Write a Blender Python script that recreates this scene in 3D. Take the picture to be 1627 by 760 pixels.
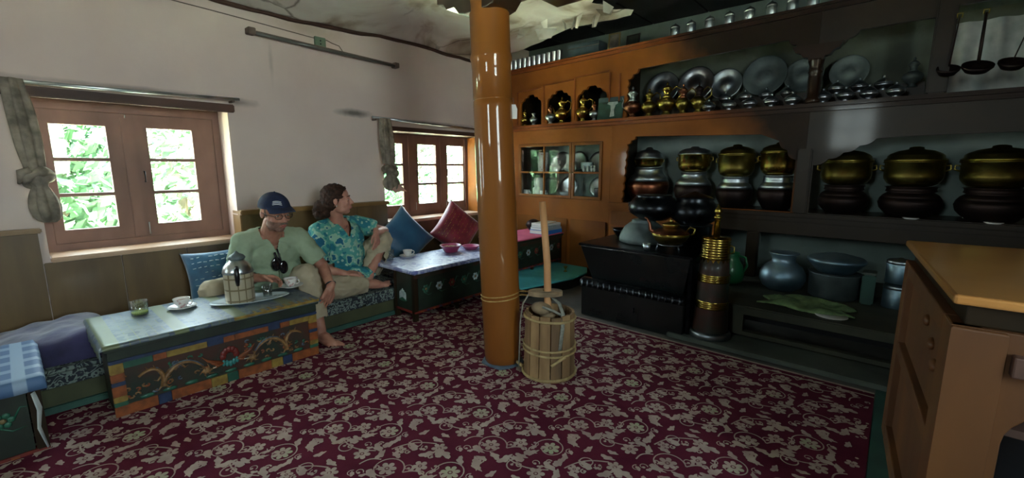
import bpy, bmesh, math, random
import numpy as np
from mathutils import Vector, Matrix, noise
from mathutils.geometry import tessellate_polygon

for o in list(bpy.data.objects):
    bpy.data.objects.remove(o)
SC = bpy.context.scene
COL = SC.collection
PI = math.pi
V = Vector
R = math.radians

# ------------------------------------------------------------------ camera
FPX = 700.0
cam_d = bpy.data.cameras.new('camera')
cam = bpy.data.objects.new('camera', cam_d)
COL.objects.link(cam)
cam_d.sensor_width = 36.0
cam_d.lens = 36.0 * FPX / 1627.0
cam_d.clip_start = 0.05
cam.location = (0, 0, 1.15)
PITCH = 9.33
YAW = 40.993
cam.rotation_euler = (R(90 - PITCH), 0, R(YAW))
SC.camera = cam

# ------------------------------------------------------------------ sky, sun, exposure
SC.view_settings.view_transform = 'Standard'
SC.view_settings.look = 'None'
SC.view_settings.gamma = 1.0
SC.view_settings.use_curve_mapping = False
SC.view_settings.exposure = 2.5

world = bpy.data.worlds.new('world')
SC.world = world
world.use_nodes = True
wn = world.node_tree.nodes
wl = world.node_tree.links
wn.clear()
w_out = wn.new('ShaderNodeOutputWorld')
w_bg = wn.new('ShaderNodeBackground')
w_bg.inputs['Strength'].default_value = 5.0
w_tc = wn.new('ShaderNodeTexCoord')
w_sep = wn.new('ShaderNodeSeparateXYZ')
w_ramp = wn.new('ShaderNodeValToRGB')
w_ramp.color_ramp.elements[0].position = 0.0
w_ramp.color_ramp.elements[0].color = (0.88, 0.92, 0.95, 1)
w_ramp.color_ramp.elements[1].position = 0.8
w_ramp.color_ramp.elements[1].color = (0.62, 0.80, 1.0, 1)
wl.new(w_tc.outputs['Generated'], w_sep.inputs[0])
wl.new(w_sep.outputs['Z'], w_ramp.inputs[0])
wl.new(w_ramp.outputs[0], w_bg.inputs['Color'])
wl.new(w_bg.outputs[0], w_out.inputs[0])

sun_d = bpy.data.lights.new('sun', 'SUN')
sun_d.energy = 44.0
sun_d.angle = R(3)
sun_d.color = (1.0, 0.97, 0.9)
sun = bpy.data.objects.new('sun', sun_d)
COL.objects.link(sun)
sun.location = (6, 1, 9)
sun.rotation_euler = V((-0.30, 0.0, -1.0)).to_track_quat('-Z', 'Y').to_euler()


def portal(name, loc, direction, sx, sy):
    d = bpy.data.lights.new(name, 'AREA')
    d.shape = 'RECTANGLE'
    d.size = sx
    d.size_y = sy
    d.cycles.is_portal = True
    o = bpy.data.objects.new(name, d)
    COL.objects.link(o)
    o.location = loc
    o.rotation_euler = V(direction).to_track_quat('-Z', 'Z').to_euler()


portal('portal_a', (-3.88, 0.615, 1.09), (1, 0, 0), 1.0, 0.95)
portal('portal_b', (-3.88, 2.965, 1.07), (1, 0, 0), 1.3, 0.95)
portal('portal_c', (-0.75, -2.80, 1.85), (0, 1, 0), 0.75, 0.85)
portal('portal_e', (1.88, 0.2, 1.575), (-1, 0, 0), 1.15, 1.2)
portal('portal_d', (-3.88, -1.25, 1.09), (1, 0, 0), 1.05, 0.95)

# ------------------------------------------------------------------ materials
MATS = {}


def srgb(r, g, b):
    def f(c):
        c /= 255.0
        return c / 12.92 if c <= 0.04045 else ((c + 0.055) / 1.055) ** 2.4
    return (f(r), f(g), f(b))


def mat(name, col, rough=0.6, metal=0.0, col2=None, scale=8.0, stretch=(1, 1, 1), lo=0.35, hi=0.65, bump=0.0,
        bscale=None, coat=0.0, kind='noise', rot=(0, 0, 0), spec=0.5, detail=4.0, sheen=0.0, rough2=None):
    m = bpy.data.materials.new(name)
    m.use_nodes = True
    n = m.node_tree.nodes
    l = m.node_tree.links
    b = n['Principled BSDF']
    b.inputs['Base Color'].default_value = (*col, 1)
    b.inputs['Roughness'].default_value = rough
    b.inputs['Metallic'].default_value = metal
    b.inputs['Coat Weight'].default_value = coat
    b.inputs['Coat Roughness'].default_value = 0.08
    b.inputs['Specular IOR Level'].default_value = spec
    b.inputs['Sheen Weight'].default_value = sheen
    MATS[name] = m
    if col2 is None and not bump:
        return m
    tc = n.new('ShaderNodeTexCoord')
    mp = n.new('ShaderNodeMapping')
    mp.inputs['Scale'].default_value = stretch
    mp.inputs['Rotation'].default_value = rot
    l.new(tc.outputs['Object'], mp.inputs[0])
    if kind == 'noise':
        t = n.new('ShaderNodeTexNoise')
        t.inputs['Scale'].default_value = scale
        t.inputs['Detail'].default_value = detail
        fac = t.outputs['Fac']
    elif kind == 'voronoi':
        t = n.new('ShaderNodeTexVoronoi')
        t.inputs['Scale'].default_value = scale
        fac = t.outputs['Distance']
    elif kind == 'wave':
        t = n.new('ShaderNodeTexWave')
        t.inputs['Scale'].default_value = scale
        t.inputs['Distortion'].default_value = 4.0
        t.inputs['Detail'].default_value = 3.0
        fac = t.outputs['Fac']
    l.new(mp.outputs[0], t.inputs['Vector'])
    if col2 is not None:
        r = n.new('ShaderNodeValToRGB')
        r.color_ramp.elements[0].position = lo
        r.color_ramp.elements[0].color = (*col, 1)
        r.color_ramp.elements[1].position = hi
        r.color_ramp.elements[1].color = (*col2, 1)
        l.new(fac, r.inputs[0])
        l.new(r.outputs[0], b.inputs['Base Color'])
    if rough2 is not None:
        mr = n.new('ShaderNodeMapRange')
        mr.inputs['To Min'].default_value = rough
        mr.inputs['To Max'].default_value = rough2
        mr.inputs['From Min'].default_value = 0.3
        mr.inputs['From Max'].default_value = 0.7
        l.new(fac, mr.inputs['Value'])
        l.new(mr.outputs[0], b.inputs['Roughness'])
    if bump:
        t2 = n.new('ShaderNodeTexNoise')
        t2.inputs['Scale'].default_value = bscale or scale
        t2.inputs['Detail'].default_value = 4
        l.new(mp.outputs[0], t2.inputs['Vector'])
        bp = n.new('ShaderNodeBump')
        bp.inputs['Strength'].default_value = bump
        bp.inputs['Distance'].default_value = 0.01
        l.new(t2.outputs['Fac'], bp.inputs['Height'])
        l.new(bp.outputs[0], b.inputs['Normal'])
    return m


def glass(name, tint=(0.95, 1, 0.97), gl=0.08, rough=0.02):
    m = bpy.data.materials.new(name)
    m.use_nodes = True
    n = m.node_tree.nodes
    l = m.node_tree.links
    n.clear()
    out = n.new('ShaderNodeOutputMaterial')
    mx = n.new('ShaderNodeMixShader')
    mx.inputs[0].default_value = gl
    tr = n.new('ShaderNodeBsdfTransparent')
    tr.inputs[0].default_value = (*tint, 1)
    g = n.new('ShaderNodeBsdfGlossy')
    g.inputs['Roughness'].default_value = rough
    l.new(tr.outputs[0], mx.inputs[1])
    l.new(g.outputs[0], mx.inputs[2])
    l.new(mx.outputs[0], out.inputs[0])
    MATS[name] = m
    return m


OCH = srgb(176, 108, 44)
mat('ochre_grain', srgb(142, 86, 30), 0.33, col2=srgb(120, 68, 22), scale=2.2, stretch=(1, 1, 0.3), coat=0.8, spec=0.2)
MATS['ochre_grain'].node_tree.nodes['Principled BSDF'].inputs['Coat Roughness'].default_value = 0.035
MATS['ochre_grain'].node_tree.nodes['Principled BSDF'].inputs['Roughness'].default_value = 0.5
mat('ochre_dark', srgb(46, 33, 18), 0.42, col2=srgb(36, 26, 14), scale=5, bump=0.2, coat=0.15, spec=0.3)  # on the right-hand shelving the shade is put into this dark colour
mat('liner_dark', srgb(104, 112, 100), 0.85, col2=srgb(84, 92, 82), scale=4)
mat('soot_wood', srgb(66, 44, 26), 0.4, col2=srgb(42, 28, 18), scale=4, bump=0.3, coat=0.35)
mat('plaster_pink', srgb(214, 197, 190), 0.9, col2=srgb(204, 184, 177), scale=1.3, bump=0.25, bscale=9)
mat('plaster_grey', srgb(120, 134, 128), 0.9, col2=srgb(96, 110, 104), scale=3)
mat('niche_liner', srgb(158, 172, 166), 0.85, col2=srgb(130, 146, 140), scale=4)
mat('window_wood', srgb(132, 98, 84), 0.5, col2=srgb(110, 78, 66), scale=5, stretch=(1, 1, 0.4), bump=0.15)
mat('lintel_wood', srgb(92, 62, 50), 0.6, col2=srgb(64, 42, 34), scale=6, stretch=(1, 0.3, 1), bump=0.2)
mat('sill', srgb(206, 170, 140), 0.45, col2=srgb(186, 150, 120), scale=4, coat=0.2)
mat('dado_wood', srgb(112, 86, 50), 0.45, col2=srgb(90, 66, 38), scale=7, stretch=(1, 1, 0.18), bump=0.12, coat=0.15)
mat('dado_rail', srgb(140, 106, 62), 0.4, col2=srgb(120, 88, 50), scale=6, coat=0.2)
mat('black_wood', srgb(26, 24, 26), 0.7, col2=srgb(14, 13, 16), scale=5, bump=0.3)
mat('floor', srgb(112, 108, 100), 0.7, col2=srgb(84, 82, 76), scale=4, bump=0.1)
mat('carpet', srgb(100, 38, 54), 0.95, col2=srgb(86, 30, 46), scale=5, bump=0.4, bscale=400, spec=0.05)
mat('carpet_tan', srgb(184, 164, 150), 0.95, col2=srgb(164, 140, 130), scale=14, bump=0.4, bscale=400, spec=0.05)
mat('carpet_green', srgb(164, 168, 134), 0.95, col2=srgb(176, 152, 140), scale=14, spec=0.05)
mat('carpet_core', srgb(112, 72, 72), 0.95, spec=0.1)
mat('teal', srgb(84, 186, 190), 0.5, col2=srgb(70, 166, 170), scale=6, bump=0.1, coat=0.1)
mat('teal_dark', srgb(54, 92, 80), 0.6, col2=srgb(44, 76, 68), scale=6)
mat('bench_green', srgb(74, 78, 50), 0.7, col2=srgb(60, 62, 40), scale=5)
mat('blackpaint', srgb(20, 26, 26), 0.22, col2=srgb(12, 16, 16), scale=5, coat=0.4, bump=0.05, rough2=0.4)
mat('blackmetal', srgb(52, 56, 60), 0.28, metal=0.9, col2=srgb(24, 26, 30), scale=9)
mat('ridge_metal', srgb(150, 156, 166), 0.3, metal=0.9, col2=srgb(60, 64, 70), scale=14)
mat('steel', srgb(214, 218, 222), 0.3, metal=1.0, col2=srgb(160, 168, 176), scale=7)
mat('tin', srgb(190, 200, 206), 0.38, metal=1.0, col2=srgb(150, 162, 170), scale=6)
mat('aluminium', srgb(160, 186, 200), 0.45, metal=0.9, col2=srgb(110, 140, 156), scale=5)
mat('brass', srgb(196, 170, 88), 0.24, metal=1.0, col2=srgb(164, 136, 60), scale=5)
mat('brass_old', srgb(168, 152, 80), 0.34, metal=1.0, col2=srgb(118, 104, 50), scale=7)
mat('copper', srgb(158, 106, 82), 0.36, metal=1.0, col2=srgb(120, 70, 50), scale=6)
mat('copper_dark', srgb(62, 48, 44), 0.5, metal=0.9, col2=srgb(44, 36, 36), scale=5)
mat('grey_pot', srgb(112, 124, 124), 0.6, metal=0.5, col2=srgb(84, 96, 96), scale=6)
mat('white_china', srgb(228, 226, 222), 0.2, coat=0.4)
mat('china_floral', srgb(226, 220, 216), 0.2, col2=srgb(176, 108, 112), scale=34, lo=0.58, hi=0.66, coat=0.4)
mat('enamel', srgb(206, 218, 222), 0.22, coat=0.4)
mat('churn_wood', srgb(168, 134, 92), 0.75, col2=srgb(122, 92, 60), scale=10, stretch=(1, 1, 0.2), bump=0.3)
mat('churn_wood2', srgb(142, 108, 72), 0.75, col2=srgb(96, 72, 48), scale=10, stretch=(1, 1, 0.2), bump=0.3)
mat('pale_wood', srgb(196, 146, 98), 0.6, col2=srgb(172, 118, 76), scale=9, stretch=(1, 1, 0.2), bump=0.15)
mat('grey_wood', srgb(150, 126, 96), 0.8, col2=srgb(110, 92, 70), scale=14, bump=0.3)
mat('cane', srgb(184, 160, 112), 0.7, col2=srgb(140, 116, 76), scale=20)
mat('rope', srgb(196, 162, 100), 0.85, col2=srgb(160, 124, 70), scale=40)
mat('webbing', srgb(150, 148, 136), 0.9, col2=srgb(120, 120, 108), scale=60)
mat('blue_sequin', srgb(36, 92, 124), 0.5, col2=srgb(24, 66, 98), scale=9, sheen=0.4, bump=0.3, bscale=30)
mat('blue_satin', srgb(54, 112, 150), 0.42, col2=srgb(34, 84, 122), scale=4, sheen=0.4, bump=0.3, bscale=12)
mat('silver_thread', srgb(196, 206, 210), 0.3, metal=0.6)
mat('red_satin', srgb(150, 44, 58), 0.38, col2=srgb(108, 26, 40), scale=10, sheen=0.4, bump=0.35, bscale=20)
mat('gold_thread', srgb(180, 150, 70), 0.35, metal=0.6)
mat('navy_blanket', srgb(66, 60, 104), 0.9, col2=srgb(40, 38, 66), scale=5, sheen=0.5, bump=0.4, bscale=20)
mat('curtain', srgb(156, 144, 128), 0.85, col2=srgb(104, 96, 84), scale=16, bump=0.35, bscale=14)
mat('curtain_pink', srgb(214, 170, 150), 0.8, col2=srgb(190, 150, 134), scale=16)
mat('table_green', srgb(36, 50, 38), 0.5, col2=srgb(26, 34, 26), scale=8, coat=0.25)
mat('paint_orange', srgb(150, 80, 38), 0.5, col2=srgb(112, 58, 28), scale=26, coat=0.2)
mat('paint_yellow', srgb(150, 126, 56), 0.5, col2=srgb(122, 92, 40), scale=24, coat=0.2)
mat('paint_red', srgb(130, 44, 34), 0.5, col2=srgb(98, 30, 26), scale=14, coat=0.2)
mat('paint_blue', srgb(44, 60, 92), 0.5, col2=srgb(30, 42, 68), scale=24, coat=0.2)
mat('paint_green', srgb(42, 100, 76), 0.5, col2=srgb(30, 76, 60), scale=14, coat=0.2)
mat('paint_teal', srgb(56, 128, 124), 0.5, coat=0.2)
mat('paint_white', srgb(214, 208, 190), 0.5)
mat('dragon_gold', srgb(154, 116, 70), 0.5, col2=srgb(104, 70, 42), scale=50, coat=0.2)
mat('dragon_blue', srgb(96, 110, 122), 0.5, col2=srgb(60, 70, 90), scale=50)
mat('panel_dark', srgb(70, 36, 26), 0.5, col2=srgb(34, 46, 36), scale=7, coat=0.2)
mat('skin', srgb(196, 142, 122), 0.55, col2=srgb(182, 122, 104), scale=18, bump=0.05, bscale=80)
mat('skin_man', srgb(182, 130, 108), 0.55, col2=srgb(164, 108, 90), scale=18, bump=0.05, bscale=80)
mat('lips_mat', srgb(168, 94, 86), 0.5)
mat('stubble', srgb(140, 104, 90), 0.8, col2=srgb(116, 86, 74), scale=90)
mat('hair_grey', srgb(120, 108, 96), 0.8, col2=srgb(80, 70, 60), scale=60)
mat('hair_brown', srgb(64, 40, 30), 0.7, col2=srgb(38, 24, 18), scale=40, spec=0.25)
mat('eye_white', srgb(225, 222, 216), 0.3)
mat('eye_dark', srgb(50, 40, 34), 0.2)
mat('shirt_green', srgb(156, 172, 146), 0.9, col2=srgb(140, 156, 130), scale=10, bump=0.3, bscale=24)
mat('khaki', srgb(182, 168, 144), 0.9, col2=srgb(164, 150, 126), scale=8, bump=0.3, bscale=20)
mat('navy_cap', srgb(28, 40, 72), 0.85, col2=srgb(22, 32, 58), scale=30)
mat('white_print', srgb(214, 216, 222), 0.7)
mat('black_plastic', srgb(18, 18, 22), 0.3)
mat('lens_dark', srgb(16, 16, 20), 0.1, coat=0.5)
mat('thermos_plaid', srgb(190, 172, 130), 0.35, coat=0.3)
mat('pink_plastic', srgb(196, 84, 124), 0.35, coat=0.2, col2=srgb(182, 70, 112), scale=4)
mat('snack', srgb(214, 190, 160), 0.8, col2=srgb(170, 120, 90), scale=40)
mat('pink_cloth', srgb(196, 84, 112), 0.8, col2=srgb(176, 70, 100), scale=6)
mat('tea', srgb(190, 200, 90), 0.15, coat=0.3)
mat('milk_tea', srgb(190, 140, 100), 0.2)
mat('fixture', srgb(112, 94, 84), 0.5, col2=srgb(84, 68, 58), scale=10)
mat('tube_off', srgb(92, 92, 86), 0.2, coat=0.5)
mat('outlet_green', srgb(96, 116, 96), 0.5)
mat('cable', srgb(110, 96, 88), 0.6)
mat('paper_white', srgb(216, 216, 210), 0.8)
mat('book_blue', srgb(36, 110, 190), 0.5)
mat('book_grey', srgb(150, 158, 166), 0.6)
mat('book_tan', srgb(176, 164, 140), 0.7)
mat('card_teal', srgb(44, 84, 74), 0.5, col2=srgb(24, 52, 44), scale=12)
mat('card_black', srgb(30, 40, 36), 0.5)
mat('card_pale', srgb(176, 186, 190), 0.6, col2=srgb(140, 156, 160), scale=30)
mat('photo_mix', srgb(130, 124, 116), 0.4, col2=srgb(60, 56, 60), scale=12)
mat('gold_frame', srgb(120, 104, 66), 0.5)
mat('grey_blue_box', srgb(72, 92, 98), 0.6, col2=srgb(54, 70, 78), scale=6)
mat('green_enamel', srgb(40, 124, 76), 0.35, coat=0.4)
mat('cloth_green', srgb(132, 160, 112), 0.9, col2=srgb(96, 124, 84), scale=20, bump=0.3, bscale=20)
mat('white_cloth', srgb(200, 206, 204), 0.8, col2=srgb(168, 178, 178), scale=10)
mat('foliage', srgb(100, 136, 100), 0.8, col2=srgb(84, 120, 84), scale=1.2)
mat('foliage_pale', srgb(128, 152, 122), 0.8, col2=srgb(104, 136, 100), scale=1.2)
mat('bark', srgb(110, 96, 80), 0.9)
mat('ground_pale', srgb(206, 206, 184), 0.9, col2=srgb(184, 190, 156), scale=1.5)  # ground outside, made pale to bounce sunlight up onto the ceiling
mat('outer_wall', srgb(200, 190, 176), 0.9)
mat('side_wall', srgb(150, 122, 96), 0.9, col2=srgb(128, 100, 78), scale=2)
mat('counter_top', srgb(190, 134, 74), 0.3, col2=srgb(174, 120, 64), scale=3, coat=0.5, bump=0.1)
mat('counter_wood', srgb(104, 62, 22), 0.6, col2=srgb(84, 48, 17), scale=5, stretch=(1, 1, 0.3), bump=0.3, coat=0.15)
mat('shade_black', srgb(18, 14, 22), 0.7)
mat('lip_grey', srgb(92, 100, 90), 0.6, col2=srgb(74, 80, 72), scale=5)
mat('hearth_clay', srgb(72, 72, 56), 0.8, col2=srgb(56, 58, 46), scale=5, bump=0.2)
mat('cracked_blue', srgb(96, 110, 120), 0.8, col2=srgb(70, 80, 92), scale=8)
glass('pane', (0.93, 0.98, 0.95), 0.06)
glass('cab_glass', (0.97, 1.0, 0.99), 0.025)
glass('clear_glass', (0.86, 0.9, 0.9), 0.22, 0.05)
glass('spectacle', (0.9, 0.9, 0.9), 0.15)


def shaded_varnish(name, c1, c2, s1, s2, rough, coat):
    """varnish darkening towards the stove side; the shade there is painted into the colour"""
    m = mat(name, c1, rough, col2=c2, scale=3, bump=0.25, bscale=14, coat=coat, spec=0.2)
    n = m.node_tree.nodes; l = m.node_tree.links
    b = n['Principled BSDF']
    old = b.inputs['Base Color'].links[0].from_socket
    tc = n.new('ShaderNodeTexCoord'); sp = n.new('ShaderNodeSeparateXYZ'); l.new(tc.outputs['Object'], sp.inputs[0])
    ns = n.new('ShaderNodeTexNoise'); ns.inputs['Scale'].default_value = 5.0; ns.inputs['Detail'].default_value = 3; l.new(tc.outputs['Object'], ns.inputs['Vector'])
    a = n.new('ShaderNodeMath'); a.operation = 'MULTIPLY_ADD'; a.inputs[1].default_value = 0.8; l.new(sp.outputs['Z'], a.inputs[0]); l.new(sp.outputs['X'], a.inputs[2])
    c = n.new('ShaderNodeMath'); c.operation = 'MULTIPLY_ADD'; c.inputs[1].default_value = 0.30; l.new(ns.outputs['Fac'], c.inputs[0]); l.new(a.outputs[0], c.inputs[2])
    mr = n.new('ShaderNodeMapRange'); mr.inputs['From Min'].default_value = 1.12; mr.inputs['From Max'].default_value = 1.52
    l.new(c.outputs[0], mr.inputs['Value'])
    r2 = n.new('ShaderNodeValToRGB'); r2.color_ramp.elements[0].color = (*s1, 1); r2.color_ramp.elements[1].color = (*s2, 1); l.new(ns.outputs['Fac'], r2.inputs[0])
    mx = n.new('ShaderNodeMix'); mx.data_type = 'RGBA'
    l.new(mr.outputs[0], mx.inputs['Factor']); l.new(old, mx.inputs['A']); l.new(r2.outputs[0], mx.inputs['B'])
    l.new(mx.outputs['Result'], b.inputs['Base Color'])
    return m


shaded_varnish('ochre', srgb(152, 88, 30), srgb(132, 74, 24), srgb(42, 27, 15), srgb(30, 20, 11), 0.55, 0.25)
shaded_varnish('lip', srgb(150, 82, 36), srgb(118, 60, 26), srgb(50, 30, 18), srgb(36, 23, 14), 0.45, 0.45)


def special_mats():
    # soot-stained plaster ceiling
    m = bpy.data.materials.new('ceiling_stained')
    m.use_nodes = True
    n = m.node_tree.nodes; l = m.node_tree.links
    b = n['Principled BSDF']; b.inputs['Roughness'].default_value = 0.85
    tc = n.new('ShaderNodeTexCoord')
    n1 = n.new('ShaderNodeTexNoise'); n1.inputs['Scale'].default_value = 1.7; n1.inputs['Detail'].default_value = 8; n1.inputs['Distortion'].default_value = 0.8
    l.new(tc.outputs['Object'], n1.inputs['Vector'])
    r = n.new('ShaderNodeValToRGB')
    e = r.color_ramp.elements
    e[0].position = 0.30; e[0].color = (*srgb(112, 94, 78), 1)
    e[1].position = 0.48; e[1].color = (*srgb(214, 211, 202), 1)
    x = e.new(0.40); x.color = (*srgb(178, 166, 150), 1)
    x = e.new(0.62); x.color = (*srgb(228, 228, 220), 1)
    x = e.new(0.75); x.color = (*srgb(216, 212, 204), 1)
    l.new(n1.outputs['Fac'], r.inputs[0])
    # cracks
    v = n.new('ShaderNodeTexVoronoi'); v.feature = 'DISTANCE_TO_EDGE'; v.inputs['Scale'].default_value = 1.6
    mp = n.new('ShaderNodeMapping'); l.new(tc.outputs['Object'], mp.inputs[0])
    mix = n.new('ShaderNodeMix'); mix.data_type = 'VECTOR'; mix.inputs['Factor'].default_value = 0.22
    l.new(mp.outputs[0], mix.inputs['A']); l.new(n1.outputs['Color'], mix.inputs['B'])
    l.new(mix.outputs['Result'], v.inputs['Vector'])
    cr = n.new('ShaderNodeValToRGB'); cr.color_ramp.elements[0].position = 0.0; cr.color_ramp.elements[0].color = (1, 1, 1, 1)
    cr.color_ramp.elements[1].position = 0.02; cr.color_ramp.elements[1].color = (0, 0, 0, 1)
    l.new(v.outputs['Distance'], cr.inputs[0])
    n2 = n.new('ShaderNodeTexNoise'); n2.inputs['Scale'].default_value = 1.1; n2.inputs['Detail'].default_value = 1
    l.new(tc.outputs['Object'], n2.inputs['Vector'])
    mk = n.new('ShaderNodeMapRange'); mk.inputs['From Min'].default_value = 0.52; mk.inputs['From Max'].default_value = 0.60; mk.inputs['To Max'].default_value = 0.8
    l.new(n2.outputs['Fac'], mk.inputs['Value'])
    mm = n.new('ShaderNodeMath'); mm.operation = 'MULTIPLY'; l.new(cr.outputs[0], mm.inputs[0]); l.new(mk.outputs[0], mm.inputs[1])
    mx = n.new('ShaderNodeMix'); mx.data_type = 'RGBA'
    l.new(mm.outputs[0], mx.inputs['Factor']); l.new(r.outputs[0], mx.inputs['A']); mx.inputs['B'].default_value = (*srgb(78, 60, 48), 1)
    # fine parallel board lines
    l.new(mx.outputs['Result'], b.inputs['Base Color'])
    bp = n.new('ShaderNodeBump'); bp.inputs['Strength'].default_value = 0.6; bp.inputs['Distance'].default_value = 0.03
    l.new(n1.outputs['Fac'], bp.inputs['Height']); l.new(bp.outputs[0], b.inputs['Normal'])
    MATS[m.name] = m

    # plaid thermos body / plaid table cloths
    def plaid(name, base, c1, c2, s1, s2, axes=(0, 2), rough=0.5, w=0.82):
        m = bpy.data.materials.new(name)
        m.use_nodes = True
        n = m.node_tree.nodes; l = m.node_tree.links
        b = n['Principled BSDF']; b.inputs['Roughness'].default_value = rough
        tc = n.new('ShaderNodeTexCoord'); sp = n.new('ShaderNodeSeparateXYZ')
        l.new(tc.outputs['Object'], sp.inputs[0])
        cur = None
        for ax, s, c in ((axes[0], s1, c1), (axes[1], s2, c2)):
            mu = n.new('ShaderNodeMath'); mu.operation = 'MULTIPLY'; mu.inputs[1].default_value = s
            l.new(sp.outputs[ax], mu.inputs[0])
            si = n.new('ShaderNodeMath'); si.operation = 'SINE'; l.new(mu.outputs[0], si.inputs[0])
            gt = n.new('ShaderNodeMapRange'); gt.inputs['From Min'].default_value = w - 0.15; gt.inputs['From Max'].default_value = w
            l.new(si.outputs[0], gt.inputs['Value'])
            mx = n.new('ShaderNodeMix'); mx.data_type = 'RGBA'
            l.new(gt.outputs[0], mx.inputs['Factor'])
            if cur is None:
                mx.inputs['A'].default_value = (*base, 1)
            else:
                l.new(cur, mx.inputs['A'])
            mx.inputs['B'].default_value = (*c, 1)
            cur = mx.outputs['Result']
        l.new(cur, b.inputs['Base Color'])
        MATS[name] = m
        return m
    plaid('plaid_thermos', srgb(176, 164, 140), srgb(112, 98, 70), srgb(120, 106, 78), 190, 110, (1, 2), 0.3, 0.97)
    plaid('plaid_blue', srgb(74, 104, 142), srgb(124, 148, 176), srgb(138, 160, 184), 55, 60, (0, 1), 0.6, 0.5)

    # printed blue / yellow table cloth
    def printed(name, sc, white, blue, yellow, ythr, wthr, mode):
        m = bpy.data.materials.new(name)
        m.use_nodes = True
        n = m.node_tree.nodes; l = m.node_tree.links
        b = n['Principled BSDF']; b.inputs['Roughness'].default_value = 0.42
        b.inputs['Coat Weight'].default_value = 0.15
        tc = n.new('ShaderNodeTexCoord')
        br = n.new('ShaderNodeTexBrick')
        br.inputs['Scale'].default_value = sc
        br.inputs['Mortar Size'].default_value = 0.012
        br.inputs['Color1'].default_value = (*blue, 1)
        br.inputs['Color2'].default_value = (*white, 1)
        br.inputs['Mortar'].default_value = (*yellow, 1)
        br.offset = 0.5
        l.new(tc.outputs['Object'], br.inputs['Vector'])
        ns = n.new('ShaderNodeTexNoise'); ns.inputs['Scale'].default_value = 26; ns.inputs['Detail'].default_value = 2
        l.new(tc.outputs['Object'], ns.inputs['Vector'])
        r = n.new('ShaderNodeValToRGB'); r.color_ramp.elements[0].position = wthr; r.color_ramp.elements[1].position = wthr + 0.03
        l.new(ns.outputs['Fac'], r.inputs[0])
        mx = n.new('ShaderNodeMix'); mx.data_type = 'RGBA'
        l.new(r.outputs[0], mx.inputs['Factor']); l.new(br.outputs['Color'], mx.inputs['A']); mx.inputs['B'].default_value = (*white, 1)
        cur = mx.outputs['Result']
        if mode == 'grad':
            sp = n.new('ShaderNodeSeparateXYZ'); l.new(tc.outputs['Object'], sp.inputs[0])
            mr = n.new('ShaderNodeMapRange'); mr.inputs['From Min'].default_value = 0.44; mr.inputs['From Max'].default_value = 0.56
            l.new(sp.outputs['Y'], mr.inputs['Value'])
            m2 = n.new('ShaderNodeMix'); m2.data_type = 'RGBA'
            l.new(mr.outputs[0], m2.inputs['Factor']); l.new(cur, m2.inputs['A']); m2.inputs['B'].default_value = (*srgb(48, 66, 114), 1)
            cur = m2.outputs['Result']
            # yellow-green woven bands across the pale half
            mu = n.new('ShaderNodeMath'); mu.operation = 'MULTIPLY'; mu.inputs[1].default_value = 24.0; l.new(sp.outputs['Y'], mu.inputs[0])
            si = n.new('ShaderNodeMath'); si.operation = 'SINE'; l.new(mu.outputs[0], si.inputs[0])
            m4 = n.new('ShaderNodeMapRange'); m4.inputs['From Min'].default_value = 0.72; m4.inputs['From Max'].default_value = 0.8; l.new(si.outputs[0], m4.inputs['Value'])
            m5 = n.new('ShaderNodeMath'); m5.operation = 'MULTIPLY'
            iv = n.new('ShaderNodeMath'); iv.operation = 'SUBTRACT'; iv.inputs[0].default_value = 1.0; l.new(mr.outputs[0], iv.inputs[1])
            l.new(m4.outputs[0], m5.inputs[0]); l.new(iv.outputs[0], m5.inputs[1])
            m6 = n.new('ShaderNodeMix'); m6.data_type = 'RGBA'
            l.new(m5.outputs[0], m6.inputs['Factor']); l.new(cur, m6.inputs['A']); m6.inputs['B'].default_value = (*srgb(108, 116, 82), 1)
            cur = m6.outputs['Result']
        l.new(cur, b.inputs['Base Color'])
        MATS[name] = m
    printed('cloth_printed', 7.0, srgb(100, 112, 116), srgb(54, 68, 98), srgb(104, 112, 78), 0.5, 0.50, 'grad')
    printed('cloth_lilac', 9.0, srgb(190, 196, 222), srgb(104, 112, 176), srgb(124, 132, 190), 0.5, 0.54, 'plain')

    # turquoise flowered blouse
    m = bpy.data.materials.new('blouse')
    m.use_nodes = True
    n = m.node_tree.nodes; l = m.node_tree.links
    b = n['Principled BSDF']; b.inputs['Roughness'].default_value = 0.85
    tc = n.new('ShaderNodeTexCoord')
    vo = n.new('ShaderNodeTexVoronoi'); vo.inputs['Scale'].default_value = 26
    ns = n.new('ShaderNodeTexNoise'); ns.inputs['Scale'].default_value = 11; ns.inputs['Detail'].default_value = 2
    l.new(tc.outputs['Object'], vo.inputs['Vector']); l.new(tc.outputs['Object'], ns.inputs['Vector'])
    r1 = n.new('ShaderNodeValToRGB'); e = r1.color_ramp.elements
    r1.color_ramp.interpolation = 'CONSTANT'
    e[0].position = 0; e[0].color = (*srgb(36, 122, 138), 1)
    e[1].position = 0.45; e[1].color = (*srgb(84, 160, 152), 1)
    x = e.new(0.53); x.color = (*srgb(150, 190, 166), 1)
    x = e.new(0.6); x.color = (*srgb(24, 100, 130), 1)
    l.new(ns.outputs['Fac'], r1.inputs[0])
    r2 = n.new('ShaderNodeValToRGB'); r2.color_ramp.elements[0].position = 0.24; r2.color_ramp.elements[0].color = (1, 1, 1, 1)
    r2.color_ramp.elements[1].position = 0.27; r2.color_ramp.elements[1].color = (0, 0, 0, 1)
    l.new(vo.outputs['Distance'], r2.inputs[0])
    mx = n.new('ShaderNodeMix'); mx.data_type = 'RGBA'
    l.new(r2.outputs[0], mx.inputs['Factor']); l.new(r1.outputs[0], mx.inputs['A']); mx.inputs['B'].default_value = (*srgb(162, 196, 182), 1)
    l.new(mx.outputs['Result'], b.inputs['Base Color'])
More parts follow.
